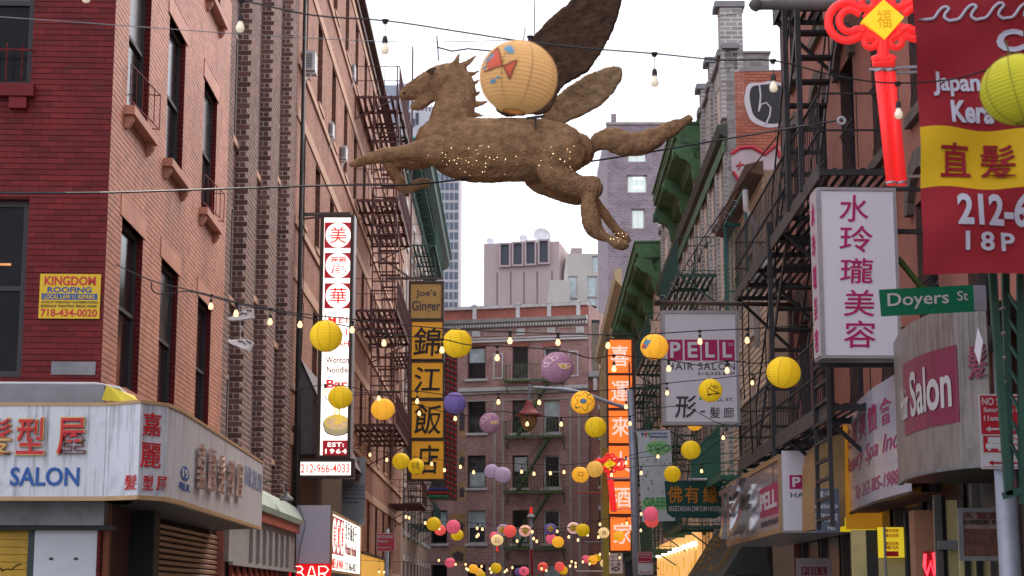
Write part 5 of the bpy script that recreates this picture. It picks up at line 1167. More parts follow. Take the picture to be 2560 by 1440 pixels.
cl_, fc_ = slab('column', 'salmon painted column with red neon glow beside the yellow poster', 'column', 19.6, 2284, 1275, 2336, 1440, M('salmon_column', (.35, .17, .10), .7, .15, 2, .1), .25, True)
nn = thing('neon_sign', 'blurred red neon sign low on the salmon column', 'sign', frame_at(2324, 1440, 19.4)); fn2 = frame_at(2324, 1440, 19.4)
m_neon = M('neon_red', (.8, .02, .03), .4, 0, 1, 0, emit=2.2, ecol=(1, .03, .05))
P = [fn2.px(u, v) for u, v in ((2312, 1385), (2310, 1415), (2316, 1438), (2326, 1405), (2334, 1440), (2336, 1400), (2333, 1382))]; mk('tube', MB().tube([(a, -.02, b) for a, b in P], .018, 6), m_neon, nn); flatbox(nn, 'backing', fn2, 2308, 1378, 2340, 1450, 0, .02, M('neon_back', (.2, .01, .02), .6))
d1, fd1 = slab('door', 'grey framed cream shop door left of the acupressure poster', 'door', 18.4, 2336, 1250, 2392, 1440, m_crw, .08, True)
x0, zb_, x1, zt_ = zr(fd1, 2332, 1250, 2350, 1440); mk('jamb', MB().box(x0, -.05, 0, x1, -.001, zt_ + .05), m_iron2, d1); x0, zb_, x1, zt_ = zr(fd1, 2350, 1240, 2362, 1440); mk('dark_gap', MB().box(x0, -.01, 0, x1, -.001, zt_), m_black, d1)
x0, zb_, x1, zt_ = zr(fd1, 2340, 1352, 2396, 1374); mk('crossbar', MB().box(x0, -.1, zb_, x1, -.051, zt_), m_gmetal, d1)
po, fpo = slab('poster', 'dark framed acupressure reflexology poster beside the big grey pole', 'poster', 16.2, 2400, 1276, 2520, 1396, M('poster_print', (.22, .16, .13), .35, .4, 5, 0), .03)
frame_ring(po, fpo, 2394, 1270, 2524, 1402, .04, -.02, .02, m_gmetal); tpx(po, fpo, 'A 髮廊', 2408, 1278, 2500, 1298, -.004, M('dull_red', (.12, .02, .02), .5), bold=.03); tpx(po, fpo, 'ACUPRESSURE  REFLEX', 2407, 1300, 2512, 1311, -.004, m_blk, bold=.01)
flatbox(po, 'picture', fpo, 2410, 1322, 2518, 1392, -.006, .004, M('picture_print', (.12, .05, .035), .4, .6, 9, 0))
w1, fw1 = slab('shop_window', 'dim cream shop window below the acupressure poster', 'window', 17.0, 2396, 1300, 2500, 1440, m_crw, .05, True)
for u in (2410, 2440, 2475): x0, _, x1, zt_ = zr(fw1, u, 1400, u + 14, 1440); mk('mullion', MB().box(x0, -.03, 0, x1, -.001, zt_), m_black if u != 2475 else m_iron2, w1)
# dark green awning with gold characters
fa_ = FRat(34.5, -.95); da = thing('fabric_awning', 'dark green sloped awning with streaky gold characters', 'awning', fa_)
m_dga = M('dark_green_canvas', (.035, .05, .045), .6, .25, 1, .1, streak=.5, dirt=.3); zt_ = FRat(34.5, -.1).px(1832, 1310)[1]
zt_ = 3.15; La = 9
mk('canvas', MB().add([(-La, -.0, 2.0), (0, 0, 2.0), (0, .75, zt_), (-La, .75, zt_)], [(0, 1, 2, 3)]), m_dga, da); mk('valance', MB().box(-La, -.01, 1.8, 0, .01, 2.0), m_dga, da)
mk('canvas_end', MB().add([(0, 0, 2.0), (0, .9, 2.0), (0, .75, zt_)], [(0, 1, 2)]), m_dga, da)
m_gl = M('gold_letters', (.48, .30, .05), .4, .2, 3, 0)
for k, c in enumerate('素食之家'): txt(da, c, -8.2 + k * 1.9, 0, -6.9 + k * 1.9, 1, 0, m_gl, bold=.02, extr=.01, warp=lambda x, y, z: (x, -.01 + .1 * .75 + z * .8 * .75, 2.0 + (zt_ - 2) * (.1 + .8 * z) + y * 0))
# PELL small door sign at the bottom
ps, fps = slab('shop_sign', 'small lower PELL sign in the dark under the PELL box', 'sign', 26.2, 1990, 1395, 2080, 1450, M('dim_face', (.25, .2, .2), .5), .05)
for c, a in (('P', 2003), ('E', 2019), ('L', 2036), ('L', 2052)):
    flatbox(ps, 'maroon_tile', fps, a, 1417, a + 15, 1438, -.004, .003, M('maroon_tile', (.16, .015, .04), .5)); tpx(ps, fps, c, a + 4, 1420, a + 11, 1435, -.006, M('dim_face', (1, 1, 1)), bold=.03)
# ---------------- green vegetarian banner on a pole
f = frame_at(1720, 1290, 37, (1, .08)); vb = thing('banner', 'dark green Vegetarian Dim Sum House banner hanging from a steel pole', 'banner', f)
m_vg = M('green_canvas', (.012, .075, .06), .7, .1, 2, .1, 200); m_og = M('orange_letters', (.6, .22, .02), .5, .05, 2, 0)
P = [f.px(u, v) for u, v in ((1661, 1203), (1735, 1200), (1803, 1196), (1805, 1286), (1790, 1296), (1682, 1294), (1668, 1284))]; mk('cloth', MB().prism(P, 0, .015), m_vg, vb)
for c, a in (('佛', 1669), ('有', 1711), ('緣', 1757)): tpx(vb, f, c, a, 1215, a + 36, 1258, -.004, m_og, bold=.03)
tpx(vb, f, 'VEGETARIAN DIM SUM HOUSE', 1671, 1265, 1800, 1278, -.004, m_wwhite, bold=.015)
x0, z0_ = f.px(1725, 1199, -.1); x1, _ = f.px(1845, 1201, -.1)
mk('pole', MB().tube([(x0, -.1, z0_), (x1 + .3, -.1, z0_)], .03, 10).lathe([(0, -.05), (.05, 0), (0, .05)], 10, (x0, -.1, z0_)), m_alu, vb, smooth=True)
# ---------------- left storefront: lit side sign, blank panel, red BAR neon
Fm = Fr(PY(828, 1300, 39.7), (F3.r.x, F3.r.y)); Fm = Fr((Fm.O.x, Fm.O.y, 0), (F3.r.x, F3.r.y))
zt_ = Fm.px(828, 1276)[1]; zb_ = zt_ - 1.36; Lm = Fm.px(901, 1330)[0]
ms = thing('shop_sign', 'lit white Mei Lai Wah shop sign facing the street below the tall lit sign', 'sign', Fm)
mk('box', MB().box(0, .012, zb_, Lm, .9, zt_), m_brn, ms); mk('face', MB().box(.1, -.0, zb_ + .06, Lm - .08, .01, zt_ - .06), m_lw, ms)
mk('frame', MB().box(0, -.03, zt_ - .06, Lm, .011, zt_).box(0, -.03, zb_, Lm, .011, zb_ + .06).box(0, -.03, zb_ + .06, .09, .011, zt_ - .06).box(Lm - .08, -.03, zb_ + .06, Lm, .011, zt_ - .06), m_bead, ms)
for k, c in enumerate('美麗華'):
    a = .3 + k * 1.0; mk('red_tile', MB().box(a, -.006, zb_ + .42, a + .92, -.001, zt_ - .1), m_ldr, ms)
    mk('white_disc', MB().prism([(a + .46 + .43 * math.cos(t * .2618), (zb_ + zt_ + .32) / 2 + .39 * math.sin(t * .2618)) for t in range(24)], -.01, -.007), m_lw, ms); txt(ms, c, a + .2, zb_ + .58, a + .72, zt_ - .26, -.012, m_lr, bold=.02)
for k, c in enumerate('雲吞麵餃子'): txt(ms, c, 3.6 + k * .72, zt_ - .52, 4.15 + k * .72, zt_ - .1, -.003, m_ink)
txt(ms, 'Wonton Noodle', 3.6, zb_ + .48, 7.0, zb_ + .76, -.003, m_lrb, bold=.01); txt(ms, 'MEI LAI WAH', .3, zb_ + .1, 3.2, zb_ + .32, -.003, m_lr, bold=.02); txt(ms, '212-966-4033', 3.7, zb_ + .1, 7.0, zb_ + .3, -.003, m_ink)
fb_ = frame_at(780, 1400, 39.6); bp = thing('blank_panel', 'blank lavender sheet metal panel above the red BAR sign', 'panel', fb_)
flatbox(bp, 'sheet', fb_, 731, 1263, 826, 1409, 0, .03, M('lavender_sheet', (.62, .59, .70), .5, .06, .8, .05)); 
x0, zb2, x1, zt2 = zr(fb_, 719, 1255, 731, 1440); mk('conduit', MB().tube([(x0 + .05, -.05, zb2), (x0 + .1, -.05, zt2)], .02, 6).tube([(x0 + .22, -.06, zt2), (x0 + .42, -.07, zt2 - .5), (x0 + .3, -.06, zt2 - 1.0), (x0 + .22, -.05, zb2)], .008, 5), m_black, bp)
br = thing('neon_sign', 'red glowing BAR neon sign under the blank lavender panel', 'sign', Fr((fb_.O.x, 39.55, 0))); fb2 = Fr((fb_.O.x, 39.55, 0))
m_rback = M('red_backing', (.4, .0, .01), .5, .1, 2, 0, emit=.35, ecol=(1, .01, .015)); m_ntube = M('neon_tube', (1, .6, .5), .3, 0, 1, 0, emit=2.5, ecol=(1, .55, .42))
flatbox(br, 'backing', fb2, 717, 1410, 828, 1475, 0, .05, m_rback)
def nb(pts): 
    P = [fb2.px(u, v, -.03) for u, v in pts]; mk('neon_tube', MB().tube([(a, -.03, b) for a, b in P], .0105, 6), m_ntube, br)
nb([(737, 1452), (737, 1416), (752, 1416), (757, 1422), (752, 1430), (738, 1431), (754, 1432), (760, 1441), (754, 1452), (737, 1452)]); nb([(766, 1452), (777, 1416), (781, 1416), (792, 1452)]); nb([(770, 1440), (788, 1440)]); nb([(797, 1452), (797, 1416), (814, 1416), (821, 1424), (814, 1433), (798, 1434), (809, 1435), (821, 1452)])
# pale banner board behind
f = frame_at(886, 1300, 46.5, (1, .06)); hb = thing('hanging_sign', 'faded grey Health Trail Co board right of the phone number sign', 'sign', f)
flatbox(hb, 'board', f, 856, 1143, 914, 1312, 0, .08, M('faded_board', (.27, .29, .31), .6, .15, 2, .05, dirt=.3))
for c, v in zip('健康美', (1150, 1170, 1190)): tpx(hb, f, c, 888, v, 899, v + 15, -.004, M('faded_red', (.3, .04, .08), .5), bold=.01)
for b_, v, h_ in (('Health Trail Co.', 1211, 8), ('Cindy Hair Salon', 1221, 9), ('Japanese Straight Perm', 1232, 7), ('Acupressure Acupuncture', 1242, 7), ('Foot Reflexology', 1252, 7)): tpx(hb, f, b_, 860, v, 912 if v < 1250 else 894, v + h_, -.004, M('faded_navy', (.07, .07, .2), .5), bold=.005)
# warm lit shop further down on the left, shop lights on the right
m_wl = M('warm_window', (.5, .3, .08), .4, .5, 6, 0, emit=.35, ecol=(1, .5, .08))
lw = thing('shop_window', 'amber lit shop window at the foot of the salmon tenement', 'window', F3); xa, _ = F3.px(905, 1400, -.3); mk('lit_glass', MB().box(xa, -.3, .4, xa + 11, -.25, F3.px(905, 1385, -.3)[1]), m_wl, lw); mk('frame', MB().box(xa - .1, -.35, F3.px(905, 1385, -.3)[1], xa + 11, -.2, F3.px(905, 1378, -.3)[1]), m_brn, lw)
rs = thing('lit_shop', 'warm lit shop ceiling with rows of small tube lights right of the lamp post', 'shop', FRat(52)); m_wc = M('warm_ceiling', (.5, .33, .15), .6, .3, 2, 0, emit=.55, ecol=(1, .5, .15))
mk('wall_panel', MB().box(-10, -.4, 0, 6, -.3, 3.3), m_wc, rs)
m_tl = M('shop_tube', (1, .9, .7), .5, 0, 1, 0, emit=3, ecol=(1, .85, .6))
for k in range(11): mk('ceiling_light', MB().box(-9 + k * 1.4, -.5, 2.9, -8.3 + k * 1.4, -.405, 3.0), m_tl, rs)
RN.seed(11); me = shared('ws', lambda: MB().box(0, 0, 0, .25, .02, .3).mesh('shelf_item', m_wl))
for k in range(60): link('shelf_item', me, rs, loc=(-9.5 + RN.random() * 15, -.43, .8 + RN.random() * 1.7))
# ================================================================== banner, knots, street sign, poles
Fbn = Fr((PY(2283, 20, 12).x, 12, 0), (1, .0)); bn = thing('banner', 'large red and yellow cloth banner with white lettering at the right edge', 'banner', Fbn)
def bw_(x, z): return .035 * math.sin(x * 7 + z * 2.2) + .02 * math.sin(z * 9 - x * 5)
m_rc = M('red_cloth_banner', (.30, .012, .022), .8, .08, 2, .25, 400); m_yc = M('yellow_cloth_banner', (.72, .45, .01), .8, .06, 2, .25, 400); m_lc = M('lilac_letters', (.52, .52, .62), .7, .03, 2, 0)
def cloth(nm, v0, v1, mat):
    g = MB(); nx, nz = 26, max(6, int((v1 - v0) / 25)); _, za = Fbn.px(2290, v0); _, zb = Fbn.px(2290, v1)
    for j in range(nz + 1):
        z = za + (zb - za) * j / nz
        for i in range(nx + 1):
            zz = z + .012 * math.sin(i * .55) * (1 if (j in (0, nz) and 300 < (v0, v1)[j > 0] < 500) else 0)
            lean = Fbn.px(2283 + 27 * (max(0, 0 + (1 if 1 else 0)) * 0), 0)[0]
            xl = Fbn.px(2284, 20)[0]
            x = xl + .0 + i * .052; g.v.append((x, bw_(x, z), zz))
    for j in range(nz):
        for i in range(nx): a = j * (nx + 1) + i; g.f.append((a, a + 1, a + nx + 2, a + nx + 1))
    mk(nm, g, mat, bn, smooth=True)
cloth('red_cloth', -60, 322, m_rc); cloth('yellow_band', 322, 470, m_yc); cloth('red_cloth', 470, 684, m_rc)
wb = lambda x, y, z: (x, y + bw_(x, z), z)
def bt(body, u0, v0, u1, v1, mat, **k): return tpx(bn, Fbn, body, u0, v0, u1, v1, -.008, mat, warp=wb, **k)
bt('Co', 2490, 75, 2610, 131, m_lc, bold=.05); bt('Japane', 2332, 178, 2480, 240, m_lc, bold=.04); bt('Kera', 2376, 250, 2485, 308, m_lc, bold=.05)
bt('直', 2347, 358, 2423, 443, m_rc, bold=.045); bt('髮', 2450, 358, 2540, 443, m_rc, bold=.03); bt('212-6', 2388, 484, 2575, 565, m_lc, bold=.045); bt('18P', 2410, 580, 2540, 627, m_lc, bold=.03, sp=1.35)
P = []
for k in range(5):
    u = 2316 + k * 65
    P += [(u, 50), (u + 18, 46), (u + 34, 24), (u + 48, 14), (u + 58, 20), (u + 50, 30), (u + 46, 42), (u + 58, 51)]
pp = [Fbn.px(u, v) for u, v in smooth_poly(P, 3)[:len(P) * 3 - 4]]
mk('wave_line', MB().tube([(x, -.01 + bw_(x, z), z) for x, z in pp], .011, 6), m_lc, bn)
mk('banner_pole', MB().tube([(Fbn.px(1890, 12, 1.3)[0], 1.3, Fbn.px(1890, 12, 1.3)[1]), (Fbn.px(2900, 12, 1.3)[0], 1.3, Fbn.px(1890, 14, 1.3)[1])], .04, 10), m_iron2, bn, smooth=True)
mk('pole_ball', MB().lathe([(0, -.06), (.045, -.03), (.06, 0), (.045, .03), (0, .06)], 12, (Fbn.px(1890, 12, 1.3)[0], 1.3, Fbn.px(1890, 12, 1.3)[1])), m_iron2, bn, smooth=True)
# the knot ornaments
m_kn = M('lit_red_plastic', (.75, .03, .03), .4, .08, 2, .3, 90, emit=.36, ecol=(1, .03, .03)); m_ky = M('lit_yellow_panel', (.85, .6, .02), .4, .03, 2, 0, emit=.35, ecol=(1, .68, .01)); m_silver = M('silver_bracket', (.45, .45, .48), .45, .1, 4, 0, metal=.5)
def knot(label, cu, cv, s_, Y):
    f = Fr((PY(cu, cv, Y).x, Y, 0)); t = thing('knot_ornament', label, 'ornament', f)
    q = lambda u, v, y=0: (f.px(cu + (u - 2205) * s_, cv + (v - 52) * s_)[0], y, f.px(cu + (u - 2205) * s_, cv + (v - 52) * s_)[1])
    R_ = 11 * s_ * Y / FPX
    def tb(pts, nm='knot_loop', y=0, r=1, closed=False, n=4):
        sp_ = smooth_poly(pts, n) if closed else [p for p in catmull(pts, n)]
        mk(nm, MB().tube([q(u, v, y) for u, v in sp_], R_ * r, 8, closed=closed), m_kn, t, smooth=True)
    ring = lambda cx, cy, rr, a0, a1, n=12: [(cx + rr * math.cos(math.radians(a0 + (a1 - a0) * k / n)), cy + rr * math.sin(math.radians(a0 + (a1 - a0) * k / n))) for k in range(n + 1)]
    tb([(2168, 20)] + ring(2118, 54, 47, -50, -320, 14) + [(2185, 100)], y=.0); tb([(2150, 38)] + ring(2124, 54, 27, -50, -310, 12) + [(2160, 80)], y=-.02, r=.9)
    tb([(2242, 20)] + ring(2292, 50, 47, -130, 140, 14) + [(2225, 100)]); tb([(2260, 38)] + ring(2286, 50, 27, -130, 130, 12) + [(2250, 80)], y=-.02, r=.9)
    for (a, b, rr) in ((2176, 104, 15), (2240, 104, 15), (2170, 5, 16), (2246, 2, 16), (2190, -22, 16), (2226, -22, 16), (2160, 78, 10), (2256, 76, 10)): tb(ring(a, b, rr, 0, 330, 9), closed=True, n=2, r=.8)
    tb([(2165, 60), (2190, 85), (2207, 110), (2225, 85), (2250, 60)], y=.02); tb([(2165, 45), (2190, 15), (2207, -5), (2225, 15), (2250, 45)], y=.02)
    tb([(2180, 75), (2203, 100), (2204, 125), (2205, 148)], r=1.1); tb([(2232, 75), (2213, 100), (2212, 125), (2211, 148)], r=1.1)
    tb([(2182, 152), (2200, 146), (2212, 150), (2224, 145), (2236, 152)], r=1.1); tb([(2182, 158), (2236, 158)], r=.9)
    d = MB(); d.v += [q(2205, 4, -R_ * 1.6), q(2257, 48, -R_ * 1.6), q(2209, 103, -R_ * 1.6), q(2151, 57, -R_ * 1.6), q(2205, 4, R_ * .5), q(2257, 48, R_ * .5), q(2209, 103, R_ * .5), q(2151, 57, R_ * .5)]
    d.f += [(0, 1, 2, 3), (7, 6, 5, 4), (0, 4, 5, 1), (1, 5, 6, 2), (2, 6, 7, 3), (3, 7, 4, 0)]; mk('yellow_diamond', d, m_ky, t)
    x0, _, zt = q(2180, 30); x1, _, zb = q(2230, 75); txt(t, '福', x0 + (x1-x0)*.15, zb, x1 - (x1-x0)*.1, zt, -R_ * 1.62, M('amber_print', (.7, .36, .01), .5, .05, 2, 0, emit=.2, ecol=(1, .5, .01)), bold=.0, extr=.006)
    for a, b in ((2199, 2229), (2226, 2255)):
        mk('tassel_tube', MB().tube([q(a, 178), q(b, 462)], 13.5 * s_ * Y / FPX, 12), m_kn, t, smooth=True)
        mk('tube_cap', MB().tube([q(a, 174), q(a + .7, 181)], 14.6 * s_ * Y / FPX, 12).tube([q(b - .8, 455), q(b, 461)], 14.6 * s_ * Y / FPX, 12), m_silver, t, smooth=True)
    w_ = 9 * s_ * Y / FPX
    mk('bracket', MB().bar(q(2175, 172, .02), q(2420, 158, .02), w_, w_ * .7).bar(q(2240, 178, .04), q(2420, 172, .04), w_ * .7, w_ * .7).bar(q(2255, 440, .04), q(2420, 430, .04), w_ * .8, w_ * .8), m_silver, t)
    return t
def catmull(P, n=4):
    out = []; N = len(P)
    for i in range(N - 1):
        p0, p1, p2, p3 = P[max(i-1, 0)], P[i], P[i+1], P[min(i+2, N-1)]
        for k in range(n):
            t = k / n; out.append(tuple(.5 * (2*p1[j] + (-p0[j]+p2[j])*t + (2*p0[j]-5*p1[j]+4*p2[j]-p3[j])*t*t + (-p0[j]+3*p1[j]-3*p2[j]+p3[j])*t**3) for j in range(len(p1))))
    return out + [P[-1]]
knot('big glowing red knot ornament with a yellow diamond and two long red tubes', 2205, 52, 1, 13.0)
knot('small distant red knot ornament in front of the orange sign', 1524, 1161, .29, 50)
# big grey pole with street sign
pp_ = Vector((PY(2522, 1300, 14.5).x, 14.5, 0)); st = thing('street_pole', 'thick grey steel street pole carrying the signs at the right', 'pole', Fr(pp_)); m_galv = M('galvanised', (.30, .32, .38), .45, .15, 3, .05, metal=.3)
zc_ = PY(2522, 1172, 14.5).z
mk('lower_shaft', MB().tube([(0, 0, 0), (-.01, 0, zc_)], .088, 20), m_galv, st, smooth=True)
x_ = PY(2487, 850, 14.5).x - pp_.x; mk('upper_shaft', MB().tube([(x_ + .02, 0, zc_ - .3), (x_, 0, 6.4)], .038, 14), m_galv, st, smooth=True)
mk('clamp', MB().tube([(x_, 0, PY(0, 880, 14.5).z), (x_, 0, PY(0, 815, 14.5).z)], .055, 12), m_black, st); mk('base_cap', MB().tube([(-.01, 0, zc_), (-.01, 0, zc_ + .05)], .1, 16), m_black, st)
stk = Fr((pp_.x, 14.39, 0)); mk('sticker', MB().prism([(stk.px(2542, 1200)[0] + .05 * math.cos(a * .52), stk.px(2542, 1207)[1] + .05 * math.sin(a * .52)) for a in range(12)], -.003, 0).v and MB().prism([(.045 * math.cos(a * .52) + .0, stk.px(2542, 1207)[1] + .045 * math.sin(a * .52)) for a in range(12)], -.12, -.092), m_plum, st)
f = Fr((PY(2320, 780, 14.4).x, 14.4, 0), (1, .02)); ds = thing('street_name_sign', 'green Doyers St street name sign', 'sign', f)
c4 = [f.px(*p) for p in ((2197, 724), (2433, 712), (2440, 779), (2203, 791))]
m_sg = M('street_green', (.0, .16, .075), .4, .04, 3, 0); mk('blade', MB().prism(c4, 0, .004), m_sg, ds)
sl = (c4[1][1] - c4[0][1]) / (c4[1][0] - c4[0][0]); xo = c4[0][0]
wsl = lambda x, y, z: (x, y, z + sl * (x - xo)); 
xa = f.px(2218, 730)[0]; z1_ = f.px(2199, 735)[1]; z0_ = f.px(2199, 777)[1]
txt(ds, 'Do', xa, f.px(2199, 770)[1], f.px(2280, 700)[0] - .02, z1_, -.003, m_wwhite, bold=.012, extr=.003, warp=wsl)
bpy.data.objects.remove(ds.children[-1] if False else [o for o in COL.objects if o.parent == ds and o.name.startswith('lettering')][-1])
txt(ds, 'Doyers', xa, z0_, f.px(2370, 700)[0], z1_, -.003, m_wwhite, bold=.012, extr=.003, warp=wsl); txt(ds, 'St', f.px(2392, 720)[0], f.px(2199, 762)[1], f.px(2419, 720)[0], f.px(2199, 738)[1] , -.003, m_wwhite, bold=.012, extr=.003, warp=wsl)
mk('bracket', MB().box(c4[1][0], -.01, c4[2][1] + .01, c4[1][0] + .1, .03, c4[1][1] - .005), m_galv, ds)
def nostand(f, u0, v0, u1, v1, label, lines, split, truck=False, arrows=(), tilt=0):
    s = thing('parking_sign', label, 'sign', f); x0, zb, x1, zt = rect(u0, v0, u1, v1, f, 0); W = x1 - x0; Hh = zt - zb
    mk('plate', MB().box(x0, 0, zb, x1, .004, zt), m_wwhite, s); zs = zt - Hh * split
    mk('red_field', MB().box(x0 + W * .03, -.003, max(zs, zb + Hh * .02), x1 - W * .03, -.0005, zt - Hh * .02), m_sr, s)
    for body, a, b, c, d in lines: txt(s, body, x0 + W * a, zt - Hh * d, x0 + W * c, zt - Hh * b, -.004, m_wwhite, bold=.02, extr=.002)
    for (cy, col, a, c) in arrows:
        z = zt - Hh * cy; h_ = Hh * .035; g = MB(); xa, xb = x0 + W * a, x0 + W * c
        g.box(xa + h_, -.006, z - h_ * .35, xb - h_, -.004, z + h_ * .35).prism([(xa, z), (xa + h_ * 1.8, z + h_ * 1.1), (xa + h_ * 1.8, z - h_ * 1.1)], -.006, -.0041).prism([(xb, z), (xb - h_ * 1.8, z - h_ * 1.1), (xb - h_ * 1.8, z + h_ * 1.1)], -.006, -.0041); mk('arrow', g, col, s)
    return s, x0, zb, W, Hh, zt
m_sr = M('sign_red', (.42, .012, .03), .4, .04, 3, 0)
f = Fr((PY(2500, 1080, 14.3).x, 14.3, 0), (1, .04))
s_, x0, zb, W, Hh, zt = nostand(f, 2445, 985, 2592, 1172, 'red and white truck loading NO STANDING sign on the thick grey pole', [('NO STANDING', .06, .05, .94, .15), ('Saturday & Sunday', .08, .18, .95, .26), ('11am -', .08, .29, .4, .36)], .54, arrows=((.47, m_wwhite, .1, .9), (.92, m_sr, .12, .9)))
mk('truck_field', MB().box(x0 + W * .05, -.004, zb + Hh * .22, x0 + W * .42, -.001, zb + Hh * .44), m_sr, s_); mk('truck_icon', MB().box(x0 + W * .13, -.008, zb + Hh * .34, x0 + W * .34, -.0045, zb + Hh * .42).box(x0 + W * .09, -.008, zb + Hh * .27, x0 + W * .38, -.0045, zb + Hh * .335).box(x0 + W * .12, -.008, zb + Hh * .24, x0 + W * .17, -.0045, zb + Hh * .268).box(x0 + W * .3, -.008, zb + Hh * .24, x0 + W * .35, -.0045, zb + Hh * .268), m_wwhite, s_)
for b_, z_ in (('Truck', .4), ('Loading', .32), ('Only', .24)): txt(s_, b_, x0 + W * .5, zb + Hh * (z_ - .02), x0 + W * (.92 if b_ == 'Loading' else .75), zb + Hh * (z_ + .035), -.003, m_sr, bold=.015, extr=.002)
mk('border', MB().box(x0 + W * .03, -.002, zb + Hh * .02, x0 + W * .97, -.0005, zb + Hh * .03), m_sr, s_)
f = Fr((PY(965, 1355, 29).x, 29, 0), (1, .06)); nostand(f, 942, 1333, 988, 1378, 'red NO STANDING Anytime sign on the left', [('NO STANDING', .06, .1, .9, .28), ('Anytime', .06, .36, .58, .54)], 1, arrows=((.8, m_wwhite, .1, .78),))
pl_ = Fr((PY(968, 1380, 29.08).x, 29.08, 0)); t = thing('sign_post', 'thin grey steel post holding the red NO STANDING Anytime sign', 'post', pl_); mk('shaft', MB().tube([(0, 0, .0), (-.0, 0, pl_.px(970, 1322)[1])], .03, 8), m_galv, t, smooth=True)
# lamp post with curved arm and bell lantern
f = Fr((PY(1592, 1300, 45).x, 45, 0)); lp = thing('lamp_post', 'grey street lamp post with a long curved arm holding a red bell shaped lantern', 'lamp post', f)
zt_ = f.px(1575, 975)[1]; xt = f.px(1576, 980)[0]
mk('shaft', MB().tube([(f.px(1598, 1440)[0], 0, 0), (xt, 0, zt_)], [.12, .085], 14), m_galv, lp, smooth=True)
arm = [f.px(u, v) for u, v in ((1576, 1022), (1520, 1005), (1460, 984), (1400, 973), (1325, 968))]
mk('arm', MB().tube([(a, 0, b) for a, b in catmull(arm, 4)], [.05] * 13 + [.035] * 4, 10), m_galv, lp, smooth=True); mk('arm_tip', MB().tube([(arm[-1][0], 0, arm[-1][1] - .12), (arm[-1][0], 0, arm[-1][1] + .08)], .04, 8), m_galv, lp)
lx, lz = f.px(1322, 1000)
mk('hanger', MB().tube([(lx, 0, arm[-1][1] - .1), (lx, 0, lz)], [.03, .045], 8), m_galv, lp)
m_lred = M('lamp_red', (.30, .055, .05), .55, .15, 3, .05); hd = f.px(1322, 1040)[1]
zt2, zb2 = f.px(1320, 1000)[1], f.px(1320, 1038)[1]; hh = zt2 - zb2
mk('bell_shade', MB().lathe([(.0, hh), (.06, hh), (.09, hh * .75), (.15, hh * .45), (.25, hh * .15), (.34, 0), (.31, -.03), (.22, .03), (0, .1)], 20, (lx, 0, zb2)), m_lred, lp, smooth=True)
mk('lantern_glass', MB().lathe([(.2, 0), (.22, -.1), (.19, -.25), (.11, -.37), (0, -.41)], 16, (lx, 0, zb2 - .01)), M('amber_lamp_glass', (.3, .17, .07), .3, .3, 8, .2), lp, smooth=True)
f = Fr((PY(1612, 1400, 44.7).x, 44.7, 0), (1, 0)); nostand(f, 1594, 1380, 1631, 1436, 'small distant NO STANDING sign at the foot of the lamp post', [('NO STANDING', .06, .07, .9, .16), ('Saturday & Sunday', .06, .2, .94, .28)], .5, arrows=((.43, m_wwhite, .1, .85), (.9, m_sr, .1, .85)))
# district banner on the lamp post
f = Fr((PY(1636, 1190, 44.8).x, 44.8, 0), (1, .02)); gb_ = thing('banner', 'tall white and green Chinatown GO GREEN banner right of the lamp post', 'banner', f)
m_bw = M('banner_white', (.55, .60, .64), .7, .08, 1.5, .05); m_bg = M('banner_green', (.30, .58, .28), .7, .2, 1.5, 0); m_bgd = M('banner_dark_green', (.10, .36, .12), .7, .1, 2, 0)
P = [f.px(u, v) for u, v in ((1593, 1080), (1676, 1076), (1688, 1302), (1605, 1305))]; mk('cloth', MB().prism(P, 0, .01), m_bw, gb_)
tpx(gb_, f, 'CHINATOWN BID', 1625, 1081, 1668, 1086, -.003, m_blue, bold=.03); tpx(gb_, f, '華埠商業改進區', 1625, 1089, 1668, 1095, -.003, m_blue, bold=.01)
for i_, (a, c_) in enumerate(((1601, m_blue), (1609, m_redl), (1617, m_bgd))):
    p0, p1, p2 = f.px(a, 1082), f.px(a + 7, 1094), f.px(a + 9, 1082); mk('logo', MB().prism([p0, p2, p1], -.004, -.002), c_, gb_)
disc(gb_, 'green_hill', f, 1645, 1120, 30, 19, -.004, m_bg); tpx(gb_, f, 'YGO', 1617, 1110, 1676, 1130, -.008, m_bgd, bold=.05); tpx(gb_, f, 'GREEN', 1609, 1243, 1680, 1267, -.008, m_bgd, bold=.05)
flatbox(gb_, 'green_stripe', f, 1604, 1250, 1683, 1275, -.004, .002, m_bg)
RN.seed(4)
for k in range(26):
    u, v = 1600 + RN.random() * 72, 1140 + RN.random() * 92; c_ = (M('teal_print', (.1, .35, .35), .6), m_bg, M('pink_print', (.5, .25, .25), .6), M('grey_print', (.25, .3, .38), .6), m_bgd)[k % 5]
    P = [f.px(u + (u - 1600) * 0 + a, v + b) for a, b in ((0, 0), (RN.uniform(4, 9), RN.uniform(-3, 1)), (RN.uniform(2, 8), RN.uniform(2, 6)))]; mk('printed_shape', MB().prism(P, -.005 - .0005 * k, -.002), c_, gb_)
mk('bracket', MB().bar((f.px(1580, 1078)[0], .03, f.px(1580, 1078)[1]), (f.px(1678, 1074)[0], .03, f.px(1678, 1074)[1]), .03), m_galv, gb_)
